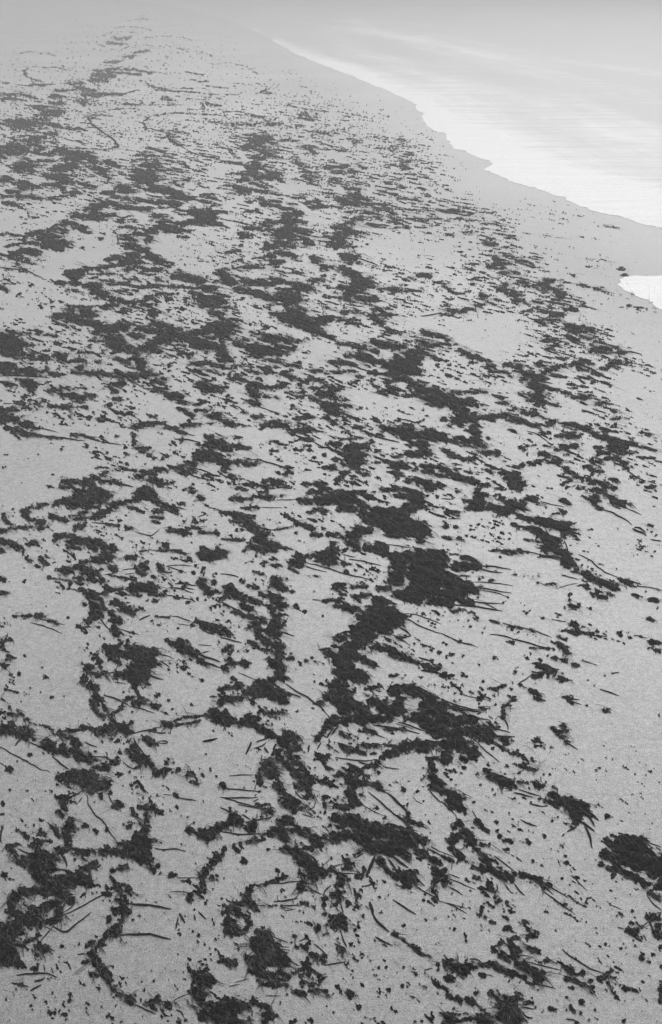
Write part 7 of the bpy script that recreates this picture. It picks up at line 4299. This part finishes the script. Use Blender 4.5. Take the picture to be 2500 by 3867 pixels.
s 0.5 234.1 -6039,27926 -5439,27221
s 0.5 222.0 -5590,26384 -5221,25591
s 0.6 223.2 -7770,26547 -7928,25746
s 0.6 204.3 -7753,23851 -7131,23448
s 0.5 200.3 -7768,23317 -6992,22930
s 0.4 227.0 -7374,22189 -7153,22554
s 0.6 254.0 -4904,22069 -4185,21602
s 0.55 247.0 -4665,21152 -4047,21152
s 0.6 233.8 -4296,19995 -3806,19698
s 0.5 184.5 -5865,21263 -5333,20825
s 0.55 259.5 -3991,22803 -3542,21951
s 0.5 240.0 -3489,20507 -2935,20403
s 0.5 231.3 -3283,19698 -2622,19504
s 0.6 230.4 -4137,19601 -3758,19409
s 0.4 267.6 -4050,23187 -3046,23187
s 0.3 277.3 -3237,24840 -2637,23448
s 0.5 226.9 -3490,26384 -2976,26881
s 0.55 259.2 -3959,31105 -3351,30673
s 0.5 310.8 -4737,36124 -4357,39227
s 0.4 178.8 -6018,20403 -5610,20197
s 0.4 237.4 -8058,28107 -7538,27926
s 0.15 370.0 -6389,25591 -6040,26384
s 0.1 483.2 -6481,21602 -6464,22803
s 0.1 537.4 -4147,24987 -3091,25135
s 0.5 380.6 -5360,34209 -4681,34471
s 0.55 256.0 -9431,30461 -9004,30461
s 0.4 296.8 -5454,35557 -4836,36124
s 0.3 420.2 -8731,29439 -8364,30461
s 0.05 395.7 -8773,28107 -8327,27926
s 0.75 455.2 -3447,42085 -2431,41335
s 0.6 431.8 -2572,39907 -1978,38895
s 0.65 374.1 -3346,33950 -2651,33444
s 0.6 343.8 -2329,35839 -1321,35280
s 0.6 305.3 -2498,31326 -2047,31105
s 0.6 365.7 -2251,29047 -1498,28664
s 0.65 306.1 -1847,27747 -1458,26222
s 0.6 321.8 -2339,25591 -2488,24407
s 0.6 309.5 -2324,24126 -1743,23715
s 0.6 242.6 -2655,24694 -2210,23581
s 0.6 294.4 -1737,25903 -1140,25746
s 0.5 304.4 -1177,31105 -656,31105
s 0.6 396.8 -1255,37929 -333,33950
s 0.5 442.3 -1766,40256 -671,40610
s 0.5 388.6 -282,40610 606,40610
s 0.65 394.6 -156,36708 813,34737
s 0.6 371.5 43,33695 827,33196
s 0.65 391.3 40,31105 475,31105
s 0.65 386.5 475,31105 1311,30251
s 0.65 359.3 926,28664 1496,27926
s 0.65 326.4 1387,30044 1891,27926
s 0.65 305.1 35,27221 864,26547
s 0.6 336.1 -131,30251 371,29638
s 0.6 238.1 516,28291 904,27926
s 0.6 443.4 1262,32471 1997,31105
s 0.6 428.2 1583,34737 2868,33950
s 0.6 418.5 2716,40610 2697,35557
s 0.55 428.1 1866,31105 3073,30044
s 0.55 398.3 2081,29047 2944,27394
s 0.4 307.6 1462,27221 2796,27050
s 0.5 256.2 -477,25591 -40,25746
s 0.5 203.3 -586,23851 98,23187
s 0.6 192.3 -488,22309 -34,21833
s 0.6 195.0 -1091,22803 -355,22069
s 0.5 180.0 272,20825 736,20096
s 0.5 248.2 964,21375 1634,21152
s 0.5 237.9 1050,20507 1557,19995
s 0.45 257.0 1395,22431 2315,21833
s 0.5 185.7 1642,21263 2252,21152
s 0.5 179.6 -423,20507 385,20300
s 0.5 232.3 -442,19895 -31,19504
s 0.5 256.9 -1509,22069 -2095,22189
s 0.5 173.1 -612,19698 -146,19409
s 0.5 175.7 -1379,19895 -2258,19895
s 0.3 183.6 -2359,20933 -1961,20933
s 0.4 201.7 778,23581 1196,23058
s 0.5 174.2 375,19698 956,19698
s 0.4 175.4 1696,19895 2068,19796
s 0.15 440.4 837,25591 1952,25903
s 0.15 413.7 1141,24126 2158,23851
s 0.2 407.5 -3223,30673 -2741,27221
s 0.15 358.2 -777,32709 -312,31549
s 0.3 342.8 -865,42085 -61,41707
s 0.4 190.5 -161,21833 347,21833
s 0.35 245.4 -464,21042 89,20933
s 0.55 377.0 3345,30251 4009,29439
s 0.5 353.1 3113,27926 4364,27570
s 0.5 337.5 3277,26547 4360,26222
s 0.5 289.7 3739,25746 4356,24987
s 0.6 307.2 3981,24126 4737,23317
s 0.55 300.4 3341,23448 4052,22803
s 0.55 289.8 3883,22554 4472,21833
s 0.6 278.0 3739,21602 4456,20718
s 0.6 277.3 4123,21263 4802,20933
s 0.6 266.5 4121,20197 4872,20096
s 0.6 232.3 3717,19895 4403,19504
s 0.5 240.6 3104,20825 3320,20197
s 0.4 253.4 3184,22189 3487,21375
s 0.5 239.0 2393,20718 2556,19995
s 0.4 207.9 3531,24407 3666,23851
s 0.3 327.0 5663,29439 6539,28664
s 0.2 377.3 5125,27221 6157,25903
s 0.2 297.4 4909,19995 5769,20507
s 0.15 408.8 4629,29439 4923,28664
s 0.3 199.8 6186,23187 6258,22930
s 0.4 172.8 2272,19504 2934,19504
s 0.2 291.1 3439,19995 3510,19504
s 0.2 175.7 6027,19995 6326,19796
s 0.65 782.6 -14876,48631 -13014,47893
s 0.6 937.3 -17995,59508 -16006,57389
s 0.6 870.3 -15149,55409 -13167,52669
s 0.55 962.5 -15930,61780 -14173,58430
s 0.55 853.4 -15539,65515 -12230,56382
s 0.55 1001.3 -16228,74438 -13854,69704
s 0.5 1057.6 -16092,79828 -12130,72793
s 0.4 1265.6 -17483,90692 -13922,93215
s 0.3 1554.0 -23011,115548 -20091,111745
s 0.4 917.7 -13566,81795 -9242,72793
s 0.4 825.0 -9819,72793 -7574,65515
s 0.4 873.0 -10507,64223 -7520,60624
s 0.45 668.5 -6568,56382 -5261,54466
s 0.4 628.7 -12714,54466 -11096,49391
s 0.3 1044.1 -21714,76155 -17113,74438
s 0.4 533.4 -13063,43868 -11657,43258
s 0.5 591.2 -4798,49391 -1845,47893
s 0.5 523.5 -3489,43868 -2040,41519
s 0.5 838.3 -2301,54466 -600,49391
s 0.5 753.1 -1599,49391 0,43258
s 0.4 664.0 -1785,41519 -324,39393
s 0.3 1025.4 -5093,65515 -3521,62979
s 0.4 534.5 -7078,45798 -5781,41519
s 0.35 454.0 -10009,46477 -8544,42663
s 0.15 3092.9 -31688,174259 -23643,144960
s 0.3 727.8 -13221,60624 -10916,60624
s 0.2 1486.4 -24064,81795 -18195,68252
s 0.2 1643.4 -17775,108178 -13548,101668
s 0.15 1224.7 -6162,62979 -2860,59508
s 0.3 671.2 -12003,56382 -7955,54933
s 0.2 716.3 -12129,45137 -9242,42663
s 0.3 488.9 -5806,40430 -4641,38893
s 0.15 652.1 0,46477 1378,45137
s 0.35 483.4 166,40430 1407,37927
s 0.2 560.9 1659,40430 2783,37460"""
clumps = []; dots = []; litter = []
for ln in DATA.split('\n'):
    k, _, rest = ln.partition(' ')
    if k == 'C': clumps.append(dict(label=rest, m=[], k=[], h=[])); continue
    q = rest.split()
    if k == 's': cov = float(q[0]); q = q[1:]
    r = float(q[0])/1000.0; P = np.array([[float(a)/1000.0 for a in s.split(',')] for s in q[1:]])
    if k == 's': litter.append((cov, r, P))
    elif k == 'd': dots.append((r, P[0]))
    else: clumps[-1][k].append((r, P))

# ------------------------------------------------------------------ field over the grid
STEP = 2.1
def clump_field(x0, x1, y0, y1, step, use_strokes=True, extra_litter=None, seed=0):
    gx = np.arange(x0, x1, step, dtype=np.float64); gy = np.arange(y0, y1, step, dtype=np.float64)
    GX, GY = np.meshgrid(gx, gy); X, Y, T = to_ground(GX, GY)
    s, t = drift_axes(X, Y)
    sT = s/2.7
    oct_ = np.clip(np.log2(T/7.5), 0, 3.2)*0.8
    N = [fbm(s/el, t, lam, 11+seed, 5, 0.72) for lam, el in ((0.05, 2.3), (0.09, 3.0), (0.15, 3.8), (0.26, 4.5))]
    o0 = np.floor(oct_).astype(int); fr = oct_-o0
    n1 = np.zeros_like(T)
    for i in range(4):
        w = np.where(o0 == i, 1-fr, 0) + np.where(o0 == i-1, fr, 0); n1 += w*N[i]
    n1 = 2*rank01(n1)-1
    N = [fbm(s/el, t, lam, 41+seed, oc, ga) for lam, el, oc, ga in ((0.026, 2.4, 4, .75), (0.045, 3.2, 4, .7), (0.08, 4.5, 3, .6), (0.15, 9.0, 2, .5))]
    n2 = np.zeros_like(T)
    for i in range(4):
        w = np.where(o0 == i, 1-fr, 0) + np.where(o0 == i-1, fr, 0); n2 += w*N[i]
    n2 = rank01(0.75*n2 + 0.06*n1)
    rough = fbm(s, t, 0.06, 77, 3)
    N = [fbm(s/el, t, lam, 61+seed, oc, 0.65) for lam, el, oc in ((0.020, 1.7, 3), (0.036, 2.4, 3), (0.07, 3.8, 2), (0.14, 5.0, 2))]
    n3 = np.zeros_like(T)
    for i in range(4):
        w = np.where(o0 == i, 1-fr, 0) + np.where(o0 == i-1, fr, 0); n3 += w*N[i]
    n3 = 2*rank01(n3)-1
    return gx, gy, GX, GY, X, Y, T, n1, n2, rough, n3
gx, gy, GX, GY, X, Y, T, n1, n2, rough, n3 = clump_field(-150, 2650, -40, 4040, STEP)
NY, NX = GX.shape
best = np.full((NY, NX), -1e9, np.float32); owner = np.full((NY, NX), -1, np.int32)
def kx_of(T): return np.clip((T/H), 1.0, 12)**0.42
def stroke(r, P, oid, kind):
    px, py, dep = to_grid(P[:, 0], P[:, 1]); R = r*F/dep
    R = float(np.mean(R)); kx = float(np.mean(kx_of(dep)))
    A = min(2.0+0.75*R, 16.0)
    pad = R+A+2
    i0 = max(0, int((px.min()-pad*kx-gx[0])/STEP)); i1 = min(NX, int((px.max()+pad*kx-gx[0])/STEP)+2)
    j0 = max(0, int((py.min()-pad-gy[0])/STEP)); j1 = min(NY, int((py.max()+pad-gy[0])/STEP)+2)
    if i1 <= i0 or j1 <= j0: return
    x = GX[j0:j1, i0:i1]/kx; y = GY[j0:j1, i0:i1]; qx = px/kx
    d = np.full(x.shape, 1e9)
    if len(qx) == 1: d = np.hypot(x-qx[0], y-py[0])
    for a in range(len(qx)-1):
        vx, vy = qx[a+1]-qx[a], py[a+1]-py[a]; L = vx*vx+vy*vy+1e-9
        tt = np.clip(((x-qx[a])*vx+(y-py[a])*vy)/L, 0, 1)
        d = np.minimum(d, np.hypot(x-qx[a]-tt*vx, y-py[a]-tt*vy))
    sd = R - d
    far_ = float(np.clip((dep.mean()-8)/10, 0, 1))
    val = (sd*1.0 - (0.10+0.05*far_*(kind == 'm'))*R - 0.4 + min((0.28+0.04*far_)*R, 10.0)*n1[j0:j1, i0:i1] + min(7.0, 1.2+0.42*R)*((0.9 if far_ > 0.99 and dep.mean() > 45 else 0.5) if kind == 'k' else 1.0)*n3[j0:j1, i0:i1]).astype(np.float32)
    val = np.where(sd > -A, val, -1e9)
    b = best[j0:j1, i0:i1]; o = owner[j0:j1, i0:i1]; m = val > b
    b[m] = val[m]; o[m] = oid
for i, c in enumerate(clumps):
    for r, P in c['m']: stroke(r, P, i, 'm')
    far_k = [k_ for k_ in c['k'] if k_[1][:, 1].mean() > 24]
    for r, P in far_k: stroke(max(r*0.8, 0.00045*P[:, 1].mean()), P, i, 'k')
    if far_k: c['k'] = [k_ for k_ in c['k'] if k_[1][:, 1].mean() <= 24]; c['m'] = c['m']+far_k
NC = len(clumps); MAXD = 300
for j, (r, p) in enumerate(dots): stroke(r, p[None, :], NC+min(j, MAXD), 'd')
# litter cover: soft zones plus a thin general scatter on the dry sand
cov = np.zeros((NY, NX), np.float32)
for c_, r, P in litter:
    px, py, dep = to_grid(P[:, 0], P[:, 1]); R = float(np.mean(r*F/dep)); kx = float(np.mean(kx_of(dep)))**1.3
    pad = 1.9*R
    i0 = max(0, int((px.min()-pad*kx-gx[0])/STEP)); i1 = min(NX, int((px.max()+pad*kx-gx[0])/STEP)+2)
    j0 = max(0, int((py.min()-pad-gy[0])/STEP)); j1 = min(NY, int((py.max()+pad-gy[0])/STEP)+2)
    if i1 <= i0 or j1 <= j0: continue
    x = GX[j0:j1, i0:i1]/kx; y = GY[j0:j1, i0:i1]; qx = px/kx; d = np.full(x.shape, 1e9)
    if len(qx) == 1: d = np.hypot(x-qx[0], y-py[0])
    for a in range(len(qx)-1):
        vx, vy = qx[a+1]-qx[a], py[a+1]-py[a]; L = vx*vx+vy*vy+1e-9
        tt = np.clip(((x-qx[a])*vx+(y-py[a])*vy)/L, 0, 1)
        d = np.minimum(d, np.hypot(x-qx[a]-tt*vx, y-py[a]-tt*vy))
    cov[j0:j1, i0:i1] = np.maximum(cov[j0:j1, i0:i1], 0.50*c_**1.35*np.exp(-(d/R)**2*1.1))
# crumbs gather round the big mats
nearm = np.clip((best+16)/16, 0, 1)*(best > -1e8)
cov = np.maximum(cov, (0.06+0.06*np.clip((2600-GY)/1200, 0, 1))*nearm)
cov = np.where(T > 30, cov*np.clip(1-(T-30)/60, 0.35, 1), cov)
cov = np.maximum(cov, 0.004*(GY > 900))
lit = (n2 > 1-cov) & (best <= 0)
mask = best > 0
own = np.where(mask, owner, -1)
own = np.where(lit, 99999, own)
# height of the wrack above the sand
px_m = T/F
hgt = np.clip(best, 0, 60)*px_m*0.55
hgt = 0.055*(1-np.exp(-hgt/0.055))*(0.75+1.5*rough) + 0.006*rough + 0.006
hl = 0.004 + 0.5*np.clip(n2-(1-cov), 0, 0.05)/0.05*0.02
Zf = np.where(mask, np.maximum(hgt, 0.004), np.where(lit, hl, 0.003))
co_all = np.stack([X, Y, Zf], -1).reshape(-1, 3)
oc = own
# a quad exists where its centre corner set is mostly covered; owner = that of its first covered corner
q = np.stack([oc[:-1, :-1], oc[1:, :-1], oc[1:, 1:], oc[:-1, 1:]], -1)
cnt = (q >= 0).sum(-1)
qo = q.max(-1)
small = np.where(qo == 99999, 2, 3)
keep = cnt >= small
idx = np.arange(NY*NX).reshape(NY, NX)
quads = np.stack([idx[:-1, :-1], idx[1:, :-1], idx[1:, 1:], idx[:-1, 1:]], -1)[keep]
qown = np.where((q >= 0) & (q < 99999), q, -1).max(-1)[keep]
qown = np.where(qown < 0, 99999, qown)
srt = np.argsort(qown, kind='stable'); quads = quads[srt]; qown = qown[srt]
def patch(oid):
    a, b = np.searchsorted(qown, [oid, oid+1]); return quads[a:b]
def patch_mesh(name, Q, mat, origin=(0, 0, 0)):
    u, inv = np.unique(Q, return_inverse=True)
    co = co_all[u] - np.array(origin)
    return mesh_np(name, co, inv.reshape(-1, 4), mat)

# ------------------------------------------------------------------ stalks, hairs, fronds
def smooth_path(P, n):
    s = np.concatenate([[0], np.cumsum(np.hypot(*np.diff(P, axis=0).T))]); q = np.linspace(0, s[-1], n)
    D = np.stack([np.interp(q, s, P[:, i]) for i in (0, 1)], 1)
    for _ in range(3): D[1:-1] = 0.25*D[:-2]+0.5*D[1:-1]+0.25*D[2:]
    return D, s[-1]
def tube_mesh(name, P, r, mat, origin, lift=0.0):
    L0 = np.hypot(*np.diff(P, axis=0).T).sum(); n = int(np.clip(L0/(r*5), 8, 40))
    D, L = smooth_path(P, n)
    tg = np.gradient(D, axis=0); tg /= np.hypot(*tg.T)[:, None]+1e-9; nr = np.stack([-tg[:, 1], tg[:, 0]], 1)
    wob = fbm(D[:, 0]*3, D[:, 1]*3, 0.35, 5, 3); D = D + nr*(wob*(r*2+0.05*L))[:, None]
    tt = np.linspace(0, 1, n)
    rr = r*(0.25+0.95*np.sin(np.pi*np.clip(tt*0.9+0.08, 0, 1))**0.6)*(1+0.5*fbm(D[:, 0]*9, D[:, 1]*9, .3, 8, 2))
    z = rr*0.8 + lift + 0.004*np.abs(fbm(D[:, 0], D[:, 1], .3, 9, 2))
    K = 6; ang = np.arange(K)/K*2*math.pi
    co = np.zeros((n, K, 3)); co[..., :2] = D[:, None]+nr[:, None]*(np.cos(ang)[None, :]*rr[:, None])[..., None]
    co[..., 2] = z[:, None]+np.sin(ang)[None, :]*rr[:, None]*0.9
    co[..., 0] -= origin[0]; co[..., 1] -= origin[1]; co[..., 2] = np.maximum(co[..., 2], 0.001)
    idx = np.arange(n*K).reshape(n, K); nx = np.roll(idx, -1, 1)
    fc = np.stack([idx[:-1], nx[:-1], nx[1:], idx[1:]], -1).reshape(-1, 4)
    cap = np.array([[0, 5, 4, 3], [0, 3, 2, 1], [idx[-1, 0], idx[-1, 1], idx[-1, 2], idx[-1, 3]], [idx[-1, 0], idx[-1, 3], idx[-1, 4], idx[-1, 5]]])
    return mesh_np(name, co.reshape(-1, 3), np.vstack([fc, cap]), mat)
def ribbons(name, roots, dirs, lens, wids, z0, mat, origin):
    """many narrow curled blades as one mesh: each 4 segments long"""
    n = len(roots); S = 5; u = np.linspace(0, 1, S)
    curl = RNG.normal(0, 0.9, n)*np.clip(0.07/np.maximum(lens, 1e-3), 0.1, 1)
    ang = dirs[:, None]+curl[:, None]*u[None]
    st = lens[:, None]/(S-1)
    dx = np.concatenate([np.zeros((n, 1)), np.cumsum(np.cos(ang[:, :-1])*st, 1)], 1)
    dy = np.concatenate([np.zeros((n, 1)), np.cumsum(np.sin(ang[:, :-1])*st, 1)], 1)
    cx = roots[:, 0:1]+dx-origin[0]; cy = roots[:, 1:2]+dy-origin[1]
    arch = RNG.uniform(0.05, 0.3, n)[:, None]*np.sin(np.pi*u)[None]*lens[:, None]*0.5
    zz = z0[:, None]*(1-u[None]*0.7)+np.minimum(arch*0.35, 0.02)+0.002
    w = wids[:, None]*np.sin(np.pi*(0.12+0.84*u))[None]
    nx_, ny_ = -np.sin(ang), np.cos(ang); tw = RNG.uniform(-0.7, 0.7, n)[:, None]
    A = np.stack([cx+nx_*w, cy+ny_*w, zz+tw*w*0.6], -1); B = np.stack([cx-nx_*w, cy-ny_*w, zz-tw*w*0.6], -1)
    co = np.stack([A, B], 2); co[..., 2] = np.maximum(co[..., 2], 0.002)
    idx = np.arange(n*S*2).reshape(n, S, 2)
    fc = np.stack([idx[:, :-1, 0], idx[:, :-1, 1], idx[:, 1:, 1], idx[:, 1:, 0]], -1).reshape(-1, 4)
    return mesh_np(name, co.reshape(-1, 3), fc, mat)

def components(Q):
    u, inv = np.unique(Q, return_inverse=True); q = inv.reshape(-1, 4); lab = np.arange(len(u))
    while True:
        m = lab[q].min(1); new = lab.copy()
        for k_ in range(4): np.minimum.at(new, q[:, k_], m)
        new = new[new]
        if np.array_equal(new, lab): return lab[q[:, 0]]
        lab = new
GROUP = 'seaweed washed up across the sand'
HEADS = []
for i, c in enumerate(clumps):
    Q = patch(i)
    pts = [P for _, P in c['m']]+[P for _, P in c['k']]
    if not pts: continue
    ctr = np.vstack(pts).mean(0); origin = (float(ctr[0]), float(ctr[1]), 0.0)
    if not len(Q) and not c['k']: continue
    only_stalk = not c['m'] and len(c['k']) == 1
    label = c['label']
    if only_stalk:
        r, P = c['k'][0]
        o = obj('kelp_stem', tube_mesh('kelp_stem', P, r, M_STALK, origin)); o.location = origin
        tag(o, label, 'seaweed', GROUP); continue
    dist = float(ctr[1])
    area = 0.0
    if len(Q):
        a = co_all[Q[:, 0]]; b = co_all[Q[:, 2]]; qa = np.abs((b[:, 0]-a[:, 0])*(b[:, 1]-a[:, 1])); area = float(qa.sum())
    nf = 0
    if len(Q) and dist < 22:
        nf = int(min(area*(750 if dist < 11 else 300), 4200, len(Q)*0.5))
    if not c['k'] and nf < 6 and dist > 400 and len(Q):
        o = obj('seaweed_clump', patch_mesh('seaweed_clump', Q, M_WEED, origin)); o.location = origin
        tag(o, label, 'seaweed', GROUP); continue
    root = obj('seaweed_clump', None); root.location = origin; root.empty_display_size = 0.1
    tag(root, label, 'seaweed', GROUP)
    if len(Q):
        lab = components(Q); ids, cn = np.unique(lab, return_counts=True)
        big = [k_ for k_, n_ in sorted(zip(ids, cn), key=lambda q_: -q_[1]) if n_ >= max(25, 0.02*len(Q))] or [ids[np.argmax(cn)]]
        for k_ in big[:14]: obj('tangled_mat', patch_mesh('tangled_mat', Q[lab == k_], M_WEED, origin), root)
        restq = Q[~np.isin(lab, big[:14])]
        if len(restq): tag(obj('crumbs', patch_mesh('crumbs', restq, M_WEED, origin), root), kind='stuff')
    for r, P in c['k']:
        obj('stalk', tube_mesh('stalk', P, r*0.7, M_STALK, origin, 0.001), root)
    R_, D_, L_, W_, Z_ = [], [], [], [], []
    if nf >= 6:
        pick = RNG.choice(len(Q), nf, p=qa/qa.sum()); base = co_all[Q[pick, 0]]
        R_.append(base[:, :2]); Z_.append(base[:, 2]+0.004)
        D_.append(np.where(RNG.random(nf) < 0.6, DRIFT+RNG.normal(0, 0.5, nf), RNG.uniform(0, 6.28, nf)))
        lw = 1.0 if dist < 11 else 1.5
        L_.append(RNG.gamma(3, 0.022, nf)*lw); W_.append(RNG.uniform(0.0018, 0.006, nf)*lw)
    if len(Q) and dist < 60:
        # long strands combed out of the mat by the water
        u_, ct = np.unique(Q, return_counts=True); edge = u_[ct < 4]
        ln_px = 1.0*px_m.ravel()[edge].mean() if len(edge) else 0
        ne = int(min(len(edge)*(0.10 if dist < 11 else 0.09), 700))
        if ne >= 3:
            pk = edge[RNG.integers(0, len(edge), ne)]; k_ = float(px_m.ravel()[pk].mean())
            R_.append(co_all[pk][:, :2]); Z_.append(np.full(ne, 0.012)); D_.append(DRIFT+math.pi*(RNG.random(ne) < .35)+RNG.normal(0, .13, ne))
            L_.append(RNG.gamma(2.2, 9.0 if dist < 14 else 15.0, ne)*k_); W_.append(RNG.uniform(0.5, 1.3, ne)*k_)
    for r, P in c['h']:
        n = 110; th = np.where(RNG.random(n) < .5, RNG.uniform(0, 6.28, n), DRIFT+RNG.normal(0, .5, n)); rr = r*np.sqrt(RNG.random(n))*0.62
        R_.append(P[0]+np.stack([np.cos(th)*rr, np.sin(th)*rr], 1)); Z_.append(RNG.uniform(.01, .05, n)); D_.append(th)
        L_.append(RNG.uniform(.03, .10, n)); W_.append(RNG.uniform(.0015, .0035, n))
    if R_:
        me = ribbons('fronds', np.vstack(R_), np.concatenate(D_), np.concatenate(L_), np.concatenate(W_), np.concatenate(Z_), M_FROND, origin)
        tag(obj('fronds', me, root), kind='stuff')

# ------------------------------------------------------------------ loose scraps, one object each; the finest in one litter object
for i, c in enumerate(clumps):
    pts = [P for _, P in c['m']]+[P for _, P in c['k']]
    if not pts: continue
    h = c['label'].split(',')[0]
    for w in (' with ', ' at ', ' in ', ' that ', ' on ', ' running ', ' cut ', ' lying ', ' joined ', ' alone', ' pointing ', ' ending ', ' poking ', ' hanging ', ' beside ', ' below ', ' under '):
        if w in h[14:]: h = h[:14]+h[14:].split(w)[0]
    HEADS.append((' '.join(h.split()[:8]), np.vstack(pts)))
found = []
for j, (r, p) in enumerate(dots[:MAXD]):
    Q = patch(NC+j)
    if len(Q) < 3: continue
    px, py, dep = to_grid(p[0], p[1]); bestd = None
    for h, P in HEADS:
        qx, qy, _ = to_grid(P[:, 0], P[:, 1]); dd = (qx-px)**2+(2*(qy-py))**2; k_ = int(np.argmin(dd))
        if bestd is None or dd[k_] < bestd[0]: bestd = (dd[k_], h, px-qx[k_], py-qy[k_])
    _, h, ddx, ddy = bestd
    side = ('right of' if ddx > 0 else 'left of') if abs(ddx) > abs(ddy) else ('just below' if ddy > 0 else 'just above')
    found.append((side, h, -r, j, p, Q))
RANK = ['largest', 'second largest', 'third largest', 'fourth largest', 'fifth largest', 'sixth largest', 'seventh largest', 'eighth largest', 'ninth largest', 'tenth largest']
seen = {}
for side, h, _, j, p, Q in sorted(found, key=lambda f: f[:4]):
    k_ = seen.get((side, h), 0); seen[(side, h)] = k_+1
    o = obj('seaweed_scrap', patch_mesh('seaweed_scrap', Q, M_WEED, (p[0], p[1], 0))); o.location = (p[0], p[1], 0)
    alone = sum(1 for f in found if f[0] == side and f[1] == h) == 1
    rk = '' if alone else RANK[min(k_, 9)]+' '
    tag(o, '%sloose scrap %s the %s' % (rk, side, h), 'seaweed scrap', 'loose seaweed scraps on the sand')
Q = np.vstack([patch(NC+MAXD), patch(99999)])
if len(Q):
    o = obj('seaweed_litter', patch_mesh('seaweed_litter', Q, M_WEED)); tag(o, 'fine dark crumbs and shreds of seaweed scattered over the pale sand', 'seaweed', None, 'stuff')

# ------------------------------------------------------------------ the wrack goes on beyond both sides and behind
def beyond(x0, x1, y0, y1, seed):
    step = 9.0
    a = clump_field(x0, x1, y0, y1, step, seed=seed); gX, gY, bX, bY, bT, m1, m2 = a[2], a[3], a[4], a[5], a[6], a[7], a[8]
    s, t = drift_axes(bX, bY)
    big = rank01(fbm(bX, bY, 1.6, 300+seed, 4, .6))
    on = (big + 0.22*m1 > 0.78) | ((m2 > 0.93) & (big > .35))
    if x0 > 2000: on &= (gY > 1250+0.3*(gX-2500))
    on &= gY > 200
    fx = np.minimum(gX-x0, x1-gX)/160.0; fy = np.minimum(gY-y0, y1-gY)/160.0
    on &= (np.clip(np.minimum(fx, fy), 0, 1) + 0.5*m1 > 0.55)
    i = np.arange(on.size).reshape(on.shape); q = np.stack([i[:-1, :-1], i[1:, :-1], i[1:, 1:], i[:-1, 1:]], -1)
    k = (on[:-1, :-1].astype(int)+on[1:, :-1]+on[1:, 1:]+on[:-1, 1:]) >= 2
    Q = q[k]; u, inv = np.unique(Q, return_inverse=True)
    z = 0.005+0.04*np.clip(big-0.7, 0, 1)+0.01*np.clip(m1, 0, 1)
    co = np.stack([bX, bY, z], -1).reshape(-1, 3)[u]
    return mesh_np('seaweed_litter', co, inv.reshape(-1, 4), M_WEED)
for k, (a, b, c, d) in enumerate([(-1250, -110, 150, 4500), (2610, 3700, 1200, 4500), (-110, 2610, 3970, 4800)]):
    tag(obj('seaweed_litter', beyond(a, b, c, d, 500+k*17)), 'dark seaweed spread thinly over the sand beyond the picture', 'seaweed', None, 'stuff')
